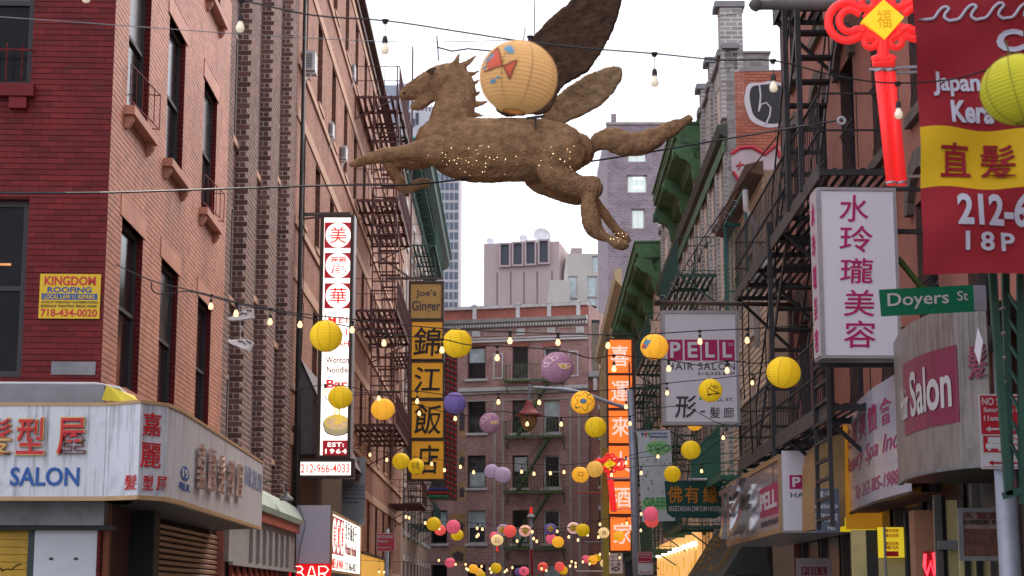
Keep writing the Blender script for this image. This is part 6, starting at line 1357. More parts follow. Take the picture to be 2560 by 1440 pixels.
# yellow-green pole with side arms
f = Fr((PY(1517, 1440, 50.4).x, 50.4, 0)); yp = thing('ornament_post', 'olive yellow post left of the orange sign with thin white side arms', 'post', f); m_yp = M('olive_yellow', (.28, .24, .04), .6, .15, 2)
mk('shaft', MB().box(f.px(1508, 1440)[0], -.06, 0, f.px(1523, 1440)[0], .06, f.px(1500, 1120)[1]), m_yp, yp)
for v, c_ in ((1232, M('red_arm', (.45, .08, .05), .5)), (1428, m_wwhite), (1355, m_gmetal)): x, z = f.px(1440 if v != 1355 else 1460, v); mk('side_arm', MB().tube([(x, 0, z), (f.px(1508, v)[0], 0, z)], .022, 6), c_, yp)
f = frame_at(1539, 1400, 65); s = thing('hanging_sign', 'small white number 34 board under the orange sign', 'sign', f); flatbox(s, 'board', f, 1523, 1384, 1556, 1434, 0, .1, m_face); disc(s, 'black_oval', f, 1539, 1422, 10.5, 6, -.003, m_blk); tpx(s, f, '34', 1533, 1418, 1545, 1426, -.008, m_face, bold=.03)
for c, u, v in (('川', 1526, 1387), ('小', 1526, 1397), ('炒', 1526, 1407), ('湯', 1542, 1387), ('火', 1542, 1397), ('鍋', 1542, 1407)): tpx(s, f, c, u, v, u + 9, v + 8, -.003, m_blk, bold=.02)
# green lattice mast at the right edge
m_mg = M('mast_green', (.018, .07, .05), .5, .2, 3, .05)
f = Fr((PY(2500, 1000, 12.6).x, 12.6, 0)); lt = thing('lattice_mast', 'dark green steel lattice mast crossing in front of the truck loading sign', 'mast', f)
q = lambda u, v, y=0: (f.px(u, v)[0], y, f.px(u, v)[1])
mk('rail', MB().bar(q(2471, 560), q(2522, 1238), .05, .05), m_mg, lt); mk('rail', MB().bar(q(2520, 560, .1), q(2535, 1238, .1), .05, .05), m_mg, lt); mk('rail', MB().bar(q(2549, 560), q(2556, 1260), .045, .045), m_mg, lt)
for k in range(7): v = 780 + k * 62; mk('rung', MB().bar(q(2486 + k * 4.6, v), q(2527, v - 18, .1), .018, .018), m_silver, lt); mk('diagonal', MB().bar(q(2524 + k, v - 60, .1), q(2550, v, 0), .02, .02), m_mg, lt)
mk('foot_plate', MB().bar(q(2508, 1240), q(2560, 1225), .05, .05), m_mg, lt)
# small edge-on sign on the pole
f = Fr((PY(2447, 860, 14.4).x, 14.4, 0), (.12, 1)); s = thing('edge_sign', 'small pale diamond sign seen nearly edge on below the street name sign', 'sign', f); _, z0_ = f.px(2447, 915); _, z1_ = f.px(2447, 818)
mk('plate', MB().prism([(-.25, (z0_ + z1_) / 2), (0, z0_), (.25, (z0_ + z1_) / 2), (0, z1_)], 0, .004), m_face, s)

# tan panels right of the lamp column, back of another hanging sign
f = frame_at(1145, 1400, 74); s = thing('hanging_sign', 'weathered tan panels with dark pagoda shapes right of the lamp studded column', 'sign', f)
for (a, b, c, d) in ((1146, 1000, 1164, 1095), (1146, 1128, 1164, 1173), (1146, 1205, 1164, 1252), (1124, 1284, 1165, 1348), (1126, 1366, 1165, 1412)):
    flatbox(s, 'tan_panel', f, a, b, c, d, 0, .15, m_pagoda); w_ = c - a; h_ = d - b
    mk('dark_motif', MB().prism([f.px(a + w_ * p, b + h_ * q_) for p, q_ in ((.05, .45), (.5, .25), (.95, .45), (.8, .55), (.85, .8), (.15, .8), (.2, .55))], -.02, -.002), m_ink, s)
f = frame_at(1331, 1440, 70); t = thing('street_light', 'pale grey street light pole with a small red top before the brick building', 'street light', f)
zt_ = f.px(1331, 1290)[1]; mk('shaft', MB().tube([(0, 0, 0), (-.05, 0, zt_)], [.12, .06], 8), m_galv, t, smooth=True); mk('lamp_head', MB().lathe([(.0, .12), (.1, .05), (.16, -.03), (0, -.05)], 10, (-.05, 0, zt_)), m_wwhite, t); mk('red_tip', MB().tube([(-.05, 0, zt_ + .1), (-.04, 0, zt_ + .35)], .05, 6), m_kn, t)
f = frame_at(1329, 1440, 69.5); t = thing('banner', 'narrow red cloth strip hanging on the pale far street light pole', 'banner', f)
mk('cloth', MB().prism([f.px(u, v) for u, v in ((1325, 1372), (1332, 1374), (1333, 1440), (1327, 1440))], 0, .02), m_rc, t)
# ================================================================== winged horse
YH = 24.0
fh = Fr((PY(1280, 400, YH).x, YH, 0)); HZ = PY(1280, 400, YH).z
hs_ = thing('winged_horse_statue', 'big brown straw covered flying horse with wings hanging over the street', 'statue', fh)
def hp(u, v, y=0): x, z = fh.px(u, v, y); return Vector((x, y, z))
kpx = YH / FPX * 1.03
m_straw = M('straw_coat', (.35, .205, .105), .95, .36, 9, 1.0, 70, dirt=.22); m_straw2 = M('dark_shaded_straw', (.12, .07, .045), .95, .35, 9, 1.0, 70); m_straw3 = M('pale_straw', (.40, .27, .15), .95, .3, 9, 1.0, 70)
def capsule(mb, pts, n=14):
    """pts: (u, v, y, r px, depth factor); rounded chain, closed"""
    P = []; 
    C = catmull([(a, b, c, d, e) for a, b, c, d, e in pts], 5)
    cen = [hp(c[0], c[1], c[2]) for c in C]; rad = [c[3] * kpx for c in C]; df = [c[4] for c in C]
    # end caps
    def capend(i0, i1, sgn):
        d = (cen[i0] - cen[i1]).normalized(); return [(cen[i0] + d * rad[i0] * math.sin(a), rad[i0] * math.cos(a), df[i0]) for a in (.45, .9, 1.3)]
    seq = [x for x in reversed(capend(0, 1, 1))] + [(c, r, d) for c, r, d in zip(cen, rad, df)] + capend(-1, -2, 1)
    base = len(mb.v); prev = None
    for k, (c, r, d) in enumerate(seq):
        t = seq[min(k + 1, len(seq) - 1)][0] - seq[max(k - 1, 0)][0]; t.y = 0 if abs(t.y) < .3 * t.length else t.y; t.normalize()
        b = Vector((0, 1, 0)); b = (b - t * b.dot(t)).normalized(); a = t.cross(b)
        for j in range(n):
            th = 2 * math.pi * j / n; mb.v.append(tuple(c + a * r * math.cos(th) + b * r * d * math.sin(th)))
    K = len(seq)
    for k in range(K - 1):
        for j in range(n): mb.f.append((base + k*n + j, base + k*n + (j+1) % n, base + (k+1)*n + (j+1) % n, base + (k+1)*n + j))
    mb.f.append(tuple(base + j for j in range(n))[::-1]); mb.f.append(tuple(base + (K-1)*n + j for j in range(n)))
hb = MB()
capsule(hb, [(1442, 376, 0, 46, .85), (1405, 372, 0, 66, .85), (1340, 374, 0, 80, .8), (1270, 374, 0, 82, .8), (1200, 376, 0, 83, .8), (1140, 368, 0, 78, .8), (1100, 355, 0, 62, .75)])       # trunk
capsule(hb, [(1120, 350, 0, 62, .75), (1130, 300, 0, 56, .7), (1140, 250, 0, 50, .65), (1143, 215, 0, 46, .6), (1138, 190, 0, 36, .6)])                                   # neck
capsule(hb, [(1135, 192, 0, 38, .65), (1105, 196, 0, 36, .7), (1072, 205, 0, 30, .65), (1045, 218, 0, 25, .6), (1022, 232, 0, 22, .7), (1014, 236, 0, 17, .7)]) # head upper
capsule(hb, [(1110, 205, 0, 34, .6), (1080, 225, 0, 28, .55), (1060, 250, 0, 20, .55), (1046, 262, 0, 16, .6), (1034, 266, 0, 11, .6)])  # jaw
for y_ in (-.08, .08): capsule(hb, [(1128, 182, y_, 14, .6), (1138, 160, y_, 9, .6), (1146, 140, y_, 4, .6), (1149, 132, y_, 2, .6)])
capsule(hb, [(1090, 378, -.22, 42, .7), (1055, 378, -.25, 30, .8), (1010, 382, -.27, 19, .9), (960, 389, -.27, 19, .9), (930, 396, -.26, 15, .9), (908, 402, -.26, 12, .9), (893, 408, -.26, 12, .9), (879, 411, -.26, 8, .9)])  # near foreleg, stretched
capsule(hb, [(1060, 390, .22, 34, .8), (1000, 400, .26, 24, .8), (975, 405, .28, 19, .9), (985, 432, .28, 15, .9), (1000, 457, .28, 16, .9)])
capsule(hb, [(998, 452, .28, 15, .9), (1004, 467, .28, 14, .9), (1025, 474, .27, 11, .9), (1045, 460, .26, 14, .9), (1068, 458, .26, 11, .9), (1076, 457, .26, 6, .9)])
for y_, dx, dy in ((-.2, 0, 0), (.22, -14, 12)):
    near = y_ < 0
    if near: capsule(hb, [(1400, 385, y_, 66, .6), (1385, 415, y_, 48, .7), (1395, 440, y_, 40, .75), (1435, 462, y_, 30, .8), (1468, 468, y_, 27, .8), (1482, 472, y_, 26, .8)])
    else: capsule(hb, [(1360, 410, y_, 55, .6), (1350, 440, y_, 42, .7), (1400, 462, y_, 40, .7), (1440, 480, y_, 34, .75), (1465, 478, y_, 30, .75)])
capsule(hb, [(1480, 462, -.2, 24, .8), (1472, 500, -.21, 19, .85), (1474, 535, -.22, 22, .85), (1483, 566, -.22, 24, .8), (1500, 585, -.22, 16, .8), (1522, 597, -.22, 11, .9), (1544, 608, -.22, 15, .85), (1562, 613, -.22, 11, .85)])
capsule(hb, [(1468, 470, .16, 22, .8), (1487, 505, .16, 15, .85), (1508, 533, .16, 13, .85), (1530, 560, .16, 12, .9), (1546, 580, .15, 12, .9), (1560, 592, .15, 14, .9), (1570, 600, .15, 9, .9)])
bm_ = hb.mesh('body', m_straw)
def skin(me, vox, sm, disp, mat, name='body', par=hs_, tex=.14, sz2=.04, d2=.02):
    o = bpy.data.objects.new('tmp', me); COL.objects.link(o)
    r = o.modifiers.new('r', 'REMESH'); r.mode = 'VOXEL'; r.voxel_size = vox; r.use_smooth_shade = True
    if sm: s = o.modifiers.new('s', 'SMOOTH'); s.iterations = sm; s.factor = .5
    for size, st in ((tex, disp), (sz2, d2)):
        tx = bpy.data.textures.new('straw_relief', 'CLOUDS'); tx.noise_scale = size; tx.noise_depth = 3
        d = o.modifiers.new('d', 'DISPLACE'); d.texture = tx; d.strength = st; d.mid_level = .5; d.texture_coords = 'LOCAL'
    bpy.context.view_layer.update(); dg = bpy.context.evaluated_depsgraph_get()
    m2 = bpy.data.meshes.new_from_object(o.evaluated_get(dg)); bpy.data.objects.remove(o)
    m2.materials.clear(); m2.materials.append(mat); m2.polygons.foreach_set('use_smooth', [True] * len(m2.polygons)); m2.name = name
    return link(name, m2, par)
skin(bm_, .0135, 12, .026, m_straw, tex=.16, sz2=.022, d2=.034)
tb_ = MB(); capsule(tb_, [(1478, 372, 0, 14, .8), (1505, 352, 0, 26, .8), (1535, 350, 0, 33, .8), (1575, 362, 0, 31, .8), (1610, 356, 0, 29, .8), (1650, 338, 0, 24, .8), (1690, 315, 0, 17, .8), (1722, 296, 0, 9, .8)]); skin(tb_.mesh('tail', m_straw), .017, 4, .06, m_straw, 'tail', sz2=.03, d2=.03)
# mane spikes
mn = MB()
for (a, b, c, d) in ((1150, 168, 1190, 139), (1160, 188, 1197, 178), (1172, 212, 1199, 200), (1176, 236, 1200, 230), (1176, 262, 1218, 254), (1165, 280, 1210, 290)):
    capsule(mn, [(a - 14, b + 8, 0, 15, .5), (a, b, 0, 12, .5), ((a + c) / 2, (b + d) / 2 + 2, 0, 7.5, .5), (c, d, 0, 2.5, .5)], 10)
skin(mn.mesh('mane', m_straw), .017, 1, .03, m_straw, 'mane', d2=.02)
# face
mk('eye', MB().lathe([(0, .03), (.035, .02), (.045, 0), (0, -.02)], 12), m_straw2, hs_, loc=hp(1078, 178, -.17)).rotation_euler = (math.pi / 2, 0, .3)
mk('eyelid', MB().tube([hp(1066, 181, -.165), hp(1075, 174, -.175), (hp(1090, 171, -.17))], .014, 6), m_blk, hs_)
mk('nostril', MB().lathe([(0, .012), (.02, 0), (0, -.01)], 10), m_blk, hs_, loc=hp(1010, 232, -.085)).rotation_euler = (math.pi / 2, 0, 0)
# wings
def wing(poly, y0, k, th, mat):
    P = smooth_poly(poly, 5); zb = hp(1300, 290).z; g = MB(); n = len(P)
    pts = [hp(u, v) for u, v in P]
    f_ = [Vector((p.x, y0 + k * (p.z - zb) - th / 2, p.z)) for p in pts]; b_ = [Vector((p.x, y0 + k * (p.z - zb) + th / 2, p.z)) for p in pts]
    g.v = [tuple(p) for p in f_ + b_]; g.f.append(tuple(range(n))); g.f.append(tuple(range(n, 2 * n))[::-1])
    for i in range(n): g.f.append((i, n + i, n + (i + 1) % n, (i + 1) % n))
    me = g.mesh('wing', mat); skin(me, .022, 3, .05, mat, 'wing', sz2=.03, d2=.03)
wing([(1240, 262), (1243, 288), (1275, 297), (1330, 294), (1368, 288), (1388, 262), (1402, 236), (1440, 212), (1478, 186), (1508, 142), (1532, 95), (1548, 30), (1556, -40), (1530, -60), (1480, -10), (1430, 42), (1350, 104), (1290, 175)], -.18, -.42, .10, m_straw2)  # this wing's shade is put into its darker straw colour
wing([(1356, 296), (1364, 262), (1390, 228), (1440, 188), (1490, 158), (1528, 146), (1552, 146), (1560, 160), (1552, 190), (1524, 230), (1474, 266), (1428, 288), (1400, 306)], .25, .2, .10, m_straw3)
# tiny lights over the belly
RN.seed(21); g = MB(); m_tiny = M('tiny_light', (1, .75, .4), .5, 0, 1, 0, emit=4, ecol=(1, .78, .45))
for k in range(80):
    if k < 45: u, v = 1165 + RN.gauss(0, 60), 400 + RN.gauss(0, 22)
    elif k < 66: u, v = 1400 + RN.uniform(-60, 60), 405 + RN.uniform(-40, 20)
    else: u, v = 1545 + RN.gauss(0, 16), 595 + RN.gauss(0, 8)
    if v > 440 and u < 1500: v = 430
    rr = .8 if k < 66 else .2
    dy = -(kpx * 83 * .8) * math.sqrt(max(0, 1 - ((v - 374) / 84) ** 2)) - .03 if k < 45 else (-(kpx * 60) - .07 if k < 66 else -.32)
    p = hp(u, v, dy); s_ = RN.uniform(.001, .0035); g.box(p.x - s_, p.y - s_, p.z - s_, p.x + s_, p.y + s_, p.z + s_)
mk('fairy_lights', g, m_tiny, hs_, kind='stuff')
mk('bolt_bracket', MB().bar(hp(1316, 296, -.33), hp(1362, 290, -.33), .03).bar(hp(1338, 292, -.36), hp(1340, 322, -.42), .02), m_black, hs_)
mk('suspension_wire', MB().tube([hp(1096, 152), hp(1095, 122), hp(1092, 90)], .01, 5).tube([hp(1092, 118), hp(1130, 128), hp(1170, 122), hp(1230, 128)], .012, 5).tube([hp(1340, 300), hp(1335, -40)], .008, 5), m_black, hs_)
# support cables across the street
def cable(label, pts, r, mat=None, grp=None):
    """pts: (u, v, Y)"""
    P = catmull([tuple(PY(*p)) for p in pts], 4); o = mk('cable', MB().tube(P, r, 5), mat or m_iron); o['label'] = label; o['category'] = 'cable'
    if grp: o['group'] = grp
    return o
cable('black cable sagging across the street just below the horse hooves', [(-60, 482, 18.5), (250, 482, 19.2), (560, 472, 22), (880, 462, 23.4), (1075, 458, 23.8), (1500, 400, 24.2), (1800, 350, 24), (2100, 300, 22)], .014)
cable('thin pale wire crossing high in front of the left buildings', [(-60, 38, 14), (280, 62, 14), (620, 86, 14.5), (1000, 105, 15), (1290, 100, 15.5)], .004, m_gmetal)
cable('hair thin wire high in the sky right of the wing', [(1545, 60, 24), (1570, 54, 24), (1650, 58, 24), (1750, 48, 24), (1960, 15, 24)], .004)
cable('chained stay cable in front of the graffiti wall', [(1640, 800, 36), (1720, 655, 33), (1800, 535, 31), (1900, 395, 28.5), (1985, 290, 27)], .012)
ri = thing('insulator_ring', 'white insulator ring on the cable in front of the black fire escape', 'ring', Fr(PY(2104, 302, 22))); mk('ring', MB().tube([(.045 * math.cos(a), 0, .045 * math.sin(a)) for a in [k * math.pi / 6 for k in range(12)]], .02, 8, closed=True), m_wwhite, ri, smooth=True)
# ================================================================== string lights
m_bulb = M('bulb_glow', (.5, .35, .2), .3, 0, 1, 0, emit=1.35, ecol=(1, .60, .27)); m_bulbd = M('bulb_clear', (.62, .58, .5), .08, .05, 1, 0, emit=.25, ecol=(1, .8, .55), spec=.9); m_fil = M('filament', (1, .7, .3), .3, 0, 1, 0, emit=6, ecol=(1, .7, .3)); m_sock = M('socket_black', (.015, .015, .016), .5, .1, 3, 0)
BME = {}
def bulb(par, P, drop, s=1., dim=False):
    s *= .8
    """hangs from point P: wire of length drop, socket, glass"""
    k = (round(drop, 2), s, dim)
    if k not in BME:
        d = drop
        BME[k] = (MB().bar((0, 0, 0), (0, 0, -d), .006 * s).lathe([(0, .012), (.03 * s, .006), (.014, -.02), (0, -.02)], 8).lathe([(0, 0), (.016 * s, -.005), (.021 * s, -.03 * s), (.021 * s, -.06 * s), (0, -.06 * s)], 10, (0, 0, -d)).mesh('socket', m_sock),
                  MB().lathe([(.013 * s, -.055 * s), (.02 * s, -.075 * s), (.031 * s, -.1 * s), (.032 * s, -.12 * s), (.024 * s, -.14 * s), (.0, -.148 * s)], 12, (0, 0, -d)).mesh('bulb', m_bulbd if dim else m_bulb, True))
    sk_ = link('socket', BME[k][0], par, loc=P); link('bulb', BME[k][1], sk_)
    if dim:
        fm_ = shared(('fil', round(drop, 2), s), lambda: MB().bar((-.006, 0, -drop - .085 * s), (-.003, 0, -drop - .12 * s), .006).bar((.006, 0, -drop - .085 * s), (.003, 0, -drop - .12 * s), .006).mesh('filament', m_fil)); link('filament', fm_, sk_)
def string(label, cord, bulbs, Y0, Y1, s=1., dim=False, r=.006, dr=.05):
    """cord: pixel polyline; Y runs from Y0 at its left end to Y1 at its right"""
    ua, ub = cord[0][0], cord[-1][0]; yy = lambda u: Y0 + (Y1 - Y0) * (u - ua) / (ub - ua)
    O = PY(cord[0][0], cord[0][1], Y0); t = thing('string_lights', label, 'string lights', Fr(O), 'light strings over the street')
    P = [PY(u, v, yy(u)) - O for u, v in cord]; C = catmull([tuple(p) for p in P], 4); mk('cord', MB().tube(C, r, 5), m_sock, t)
    for u, v in bulbs:       # v = centre of the glowing glass; hang it from the cord above
        Y = yy(u); p = PY(u, v, Y) - O
        zc_ = None
        for a, b in zip(C, C[1:]):
            if a[0] <= p.x <= b[0]: k = (p.x - a[0]) / max(b[0] - a[0], 1e-6); zc_ = a[2] + (b[2] - a[2]) * k
        d = max(.0, (zc_ if zc_ is not None else p.z + .2) - p.z - .105 * s); bulb(t, Vector((p.x, p.y, p.z + .105 * s + d)), round(d, 2), s, dim)
    return t
string('nearest string of big clear bulbs crossing the top of the picture', [(180, -60), (420, -30), (600, 0), (780, 38), (965, 52), (1140, 78), (1312, 104), (1480, 122), (1635, 134), (1800, 150), (1938, 152), (2090, 190), (2245, 208), (2420, 190), (2600, 120)],
       [(215, 2), (600, 78), (962, 132), (1326, 134), (1637, 213), (1934, 226), (2247, 292)], 10.6, 11.4, 1.05, True, .006)
string('upper cord of warm bulbs running from the corner side wall to the right side', [(290, 662), (380, 702), (460, 722), (527, 738), (600, 757), (675, 772), (750, 784), (880, 798), (960, 808), (1120, 822), (1275, 830), (1395, 834), (1520, 837), (1640, 834), (1750, 827), (1868, 822), (2035, 812)],
       [(527, 770), (675, 809), (750, 816), (960, 862), (1275, 858), (1395, 860), (1520, 868), (1750, 858), (1868, 855)], 17, 18, .95)
string('second cord of warm bulbs looping just below the upper one', [(378, 705), (384, 730), (420, 735), (470, 728), (540, 745), (620, 765), (750, 790), (880, 818), (1000, 838), (1105, 848), (1170, 862), (1243, 865), (1330, 870), (1420, 880), (1480, 896), (1535, 888), (1600, 893), (1672, 900), (1750, 913), (1818, 902), (1900, 908), (2030, 892)],
       [(590, 789), (880, 830), (1105, 880), (1243, 900), (1535, 926), (1672, 927), (1818, 931)], 16.5, 18.5, .95)
string('cord of warm bulbs at the level of the purple lantern', [(740, 975), (812, 962), (870, 966), (930, 978), (1043, 978), (1138, 990), (1246, 984), (1348, 985), (1450, 979), (1560, 972), (1668, 958), (1800, 945), (1881, 935), (2035, 915)],
       [(813, 982), (947, 1000), (1043, 1008), (1246, 1009), (1348, 1010), (1565, 1020), (1668, 986), (1881, 961)], 22, 24, .95)
string('slack cord of warm bulbs crossing the orange lantern and the street lamp', [(812, 965), (818, 1000), (870, 990), (960, 985), (1010, 1010), (1048, 1012), (1110, 1030), (1170, 1038), (1250, 1028), (1318, 1037), (1403, 1043), (1500, 1041), (1575, 1040), (1700, 1015), (1808, 1062), (1880, 1050)],
       [(1048, 1037), (1138, 1050), (1318, 1064), (1403, 1064), (1575, 1062), (1808, 1098)], 24, 26, .95)
string('rising cord of warm bulbs right of the orange sign', [(1480, 1180), (1530, 1168), (1565, 1142), (1645, 1122), (1700, 1108), (1800, 1090), (1900, 1060)], [(1529, 1190), (1565, 1160), (1645, 1144)], 31, 31, 1.0)
string('lower cord of warm bulbs in front of the Chinatown banner', [(1560, 1170), (1603, 1166), (1680, 1163), (1754, 1160), (1850, 1150)], [(1603, 1186), (1754, 1181)], 31, 31, 1.0)
string('long straight cord of small warm bulbs in front of the brick building', [(880, 1120), (980, 1132), (1072, 1146), (1184, 1155), (1304, 1160), (1410, 1162), (1540, 1150), (1640, 1140)], [(925, 1140), (967, 1153), (1079, 1163), (1111, 1178), (1151, 1170), (1184, 1184), (1304, 1182), (1335, 1187), (1376, 1186), (1410, 1183)], 35, 35, 1.1)
string('string of small bulbs beside the far yellow and pink lanterns', [(1020, 1290), (1062, 1300), (1120, 1305), (1200, 1308), (1290, 1320), (1400, 1322), (1500, 1300), (1600, 1290)], [(1015, 1295), (1023, 1297), (1063, 1310), (1098, 1324), (1193, 1323), (1206, 1325), (1196, 1340), (1192, 1344), (1331, 1332), (1334, 1349), (1342, 1356), (1293, 1355), (1393, 1331), (1422, 1345), (1445, 1352), (1469, 1340), (1500, 1313), (1496, 1346), (1567, 1310), (1602, 1329), (1603, 1288)], 42, 42, 1.1)
string('lowest string of tiny far bulbs near the bottom edge', [(900, 1400), (1000, 1405), (1139, 1405), (1240, 1412), (1350, 1415), (1430, 1408), (1560, 1400), (1640, 1395)], [(948, 1432), (960, 1432), (1097, 1403), (1139, 1413), (1164, 1413), (1166, 1424), (1170, 1427), (1204, 1418), (1225, 1424), (1228, 1433), (1262, 1431), (1281, 1421), (1267, 1427), (1354, 1424), (1366, 1428), (1429, 1406), (1425, 1417), (1439, 1410), (1439, 1419), (1474, 1412), (1457, 1407), (1500, 1388), (1513, 1384), (1522, 1386), (1549, 1396)], 52, 52, 1.15)
# ================================================================== paper lanterns
m_rib = M('lantern_wire', (.10, .07, .03), .7, .1, 3, 0)
def lmat(nm, c, e): return M('paper_' + nm, c, .75, .05, 2, .06, 60, emit=e, ecol=c, trans=0)
LC = {'yellow': ((.78, .49, .012), .22), 'orange': ((.85, .40, .03), .42), 'gold': ((.78, .42, .08), .35), 'pink': ((.80, .12, .20), .30), 'red': ((.82, .10, .08), .35), 'violet': ((.17, .12, .36), .12), 'mauve': ((.36, .18, .27), .12), 'lilac': ((.45, .33, .48), .18), 'cream': ((.85, .60, .28), .40), 'near': ((.70, .38, .14), .10), 'nearyellow': ((.52, .48, .02), .05), 'peach': ((.85, .45, .35), .35), 'blush': ((.85, .50, .50), .35)}
RIBS = {}
def globe(nr, hi):
    prof = []; K = nr
    for k in range(K * (3 if hi else 2) + 1):
        t = k / (K * (3 if hi else 2)); a = -1.28 + 2.56 * t; b = (1 - .034 * (1 if (k % (3 if hi else 2)) == 0 else 0)) if nr > 8 else 1
        prof.append((math.cos(a) * b, math.sin(a) * .96))
    return prof
def lantern(u, v, d, col, label, deco=None, tilt=0, Y=None, D=.30, tassel=False):
    Y = Y or D * FPX / d; p = PY(u, v, Y); R_ = d / 2 * Y / FPX * 1.02
    f = Fr(p); t = thing('paper_lantern', label, 'lantern', f, 'paper lanterns strung over the street')
    if tilt: t.matrix_world = f.M @ Matrix.Rotation(tilt, 4, 'Y')
    nm = 'near' if col == 'near' else col; c, e = LC[col]; m = lmat(col, c, e); hi = d > 50; nr = 22 if d > 120 else 14 if d > 34 else 8
    key = ('lan', col, nr, hi, d > 120)
    me = shared(key, lambda: MB().lathe(globe(nr, hi), 40 if hi else 20, ribs=16 if hi else 0, ra=.012).mesh('shade', m, True))
    o = link('shade', me, t); o.scale = (R_ * RN.uniform(.98, 1.03), R_, R_ * RN.uniform(.95, 1.01))
    rm = shared(('rim', hi), lambda: MB().tube([(.285 * math.cos(a), .285 * math.sin(a), -.925) for a in [k * math.pi / 8 for k in range(16)]], .016, 5, closed=True).tube([(.285 * math.cos(a), .285 * math.sin(a), .925) for a in [k * math.pi / 8 for k in range(16)]], .016, 5, closed=True).mesh('rim', m_rib)); o = link('rim', rm, t); o.scale = (R_, R_, R_)
    if d > 34:
        rb = shared(('vr', hi), lambda: (lambda g: [g.tube([(1.0 * math.cos(a) * math.cos(th), 1.0 * math.cos(a) * math.sin(th), .96 * math.sin(a)) for a in [-1.28 + 2.56 * k / 14 for k in range(15)]], .0075, 4) for th in [q * math.pi / 4 + .35 for q in range(8)]] and g)(MB()).mesh('rib', m_rib)); o = link('rib', rb, t); o.scale = (R_, R_, R_)
    g = MB().bar((0, 0, R_ * .9), (0, 0, R_ * 1.0 + .06), .006).bar((-R_ * .27, 0, R_ * .9), (R_ * .27, 0, R_ * .9), .005); mk('hanging_wire', g, m_rib, t)
    if tassel: mk('tassel', MB().lathe([(0, 0), (.02, -.02), (.03, -.12), (0, -.13)], 8, (0, 0, -R_)), m_kn, t)
    if deco: deco(t, R_)
    return t
def onball(R_, a, b, k=1.012):     # a,b in units of R on the face towards the camera
    y = math.sqrt(max(.0, 1 - a * a - (b / .96) ** 2)); return (a * R_ * k, -y * R_ * k, b * R_ * k)
def patch(t, R_, poly, mat, nm='painted_motif', k=1.014):
    # fan of small quads hugging the ball
    cx_ = sum(p[0] for p in poly) / len(poly); cy_ = sum(p[1] for p in poly) / len(poly); g = MB(); n = len(poly); ring_ = 4
    for r_ in range(ring_ + 1):
        for p in poly: s_ = r_ / ring_; g.v.append(onball(R_, cx_ + (p[0] - cx_) * s_, cy_ + (p[1] - cy_) * s_, k))
    for r_ in range(ring_):
        for i in range(n): g.f.append((r_ * n + i, r_ * n + (i + 1) % n, (r_ + 1) * n + (i + 1) % n, (r_ + 1) * n + i))
    return mk(nm, g, mat, t)
def line(t, R_, pts, mat, w=.012, nm='painted_line', closed=False): return mk(nm, MB().tube([onball(R_, a, b, 1.012) for a, b in pts], R_ * w, 5, closed=closed), mat, t)
def dens(poly, n=4):
    out = []
    for i in range(len(poly)):
        a, b = poly[i], poly[(i + 1) % len(poly)]; out += [(a[0] + (b[0] - a[0]) * k / n, a[1] + (b[1] - a[1]) * k / n) for k in range(n)]
    return out
m_pblue = M('paint_blue', (.12, .30, .45), .7, .1, 3, 0); m_pred = M('paint_red', (.6, .10, .05), .7, .1, 3, 0, emit=.05); m_pbr = M('paint_brown', (.10, .04, .02), .7); m_pgr = M('paint_green', (.08, .3, .05), .7); m_pink2 = M('paint_white_pink', (.7, .5, .5), .7, .1, 3, 0, emit=.1); m_pgold = M('paint_gold', (.6, .38, .06), .6, .1, 3, 0, emit=.1)
def d_near(t, R_):
    tri1 = dens([(-.28, -.14), (.0, -.42), (-.03, .12)], 5); patch(t, R_, [(-.3, -.08), (-.05, .12), (-.12, -.42)][::-1] and dens([(-.38, -.02), (-.05, .17), (-.18, -.35)], 5), m_pred); line(t, R_, dens([(-.38, -.02), (-.05, .17), (-.18, -.35)], 5), m_pbr, .018, closed=True)
    patch(t, R_, dens([(-.42, -.0), (-.86, -.1), (-.74, .42), (-.6, .5)], 5), m_pred); line(t, R_, dens([(-.4, -.02), (-.86, -.12), (-.78, .3), (-.6, .56)], 4), m_pbr, .016, closed=True)
    patch(t, R_, dens([(-.72, .4), (-.9, .22), (-.84, .08), (-.66, .3)], 4), m_pblue)
    for a, b, r_ in ((-.32, .5, .12), (-.22, .4, .07), (-.6, -.38, .08), (-.48, -.3, .05), (-.3, .36, .04), (-.86, .0, .05)): patch(t, R_, [(a + r_ * math.cos(q * .785), b + r_ * .75 * math.sin(q * .785)) for q in range(8)], m_pblue)
def d_flower(t, R_):
    P = [(a * .62 * (1 + .28 * math.cos(5 * th)), b * .62 * (1 + .28 * math.cos(5 * th))) for th in [k * .2094 for k in range(30)] for a, b in [(math.cos(th), math.sin(th))]]; line(t, R_, P, m_pbr, .02, closed=True)
    patch(t, R_, [(.24 * math.cos(q * .524), .17 * math.sin(q * .524)) for q in range(12)], m_pblue); line(t, R_, [(.26 * math.cos(q * .524), .19 * math.sin(q * .524)) for q in range(12)], m_pbr, .02, closed=True)
    for a, b in ((.5, .55), (-.55, -.5)): patch(t, R_, [(a - .12, b), (a, b + .12), (a + .14, b), (a, b - .08)], m_pgr)
def d_side(t, R_):
    patch(t, R_, [(-.86, .1), (-.6, .35), (-.3, .3), (-.45, .05), (-.6, -.3), (-.8, -.3)], m_pblue); patch(t, R_, [(-.78 + .13 * math.cos(q * .785), -.12 + .17 * math.sin(q * .785)) for q in range(8)], m_pred); line(t, R_, [(-.78, .1), (-.68, .35), (-.62, .48)], m_pgr, .04)
def d_chars(ch, mat=None, s_=.8):
    def fn(t, R_):
        V, Fs = text_mesh(ch, .0, False); g = MB(); g.add([onball(R_, (a - .5) * s_, (b - .5) * s_, 1.02) for a, b, c in V], Fs); mk('lettering', g, mat or m_blk, t)
    return fn
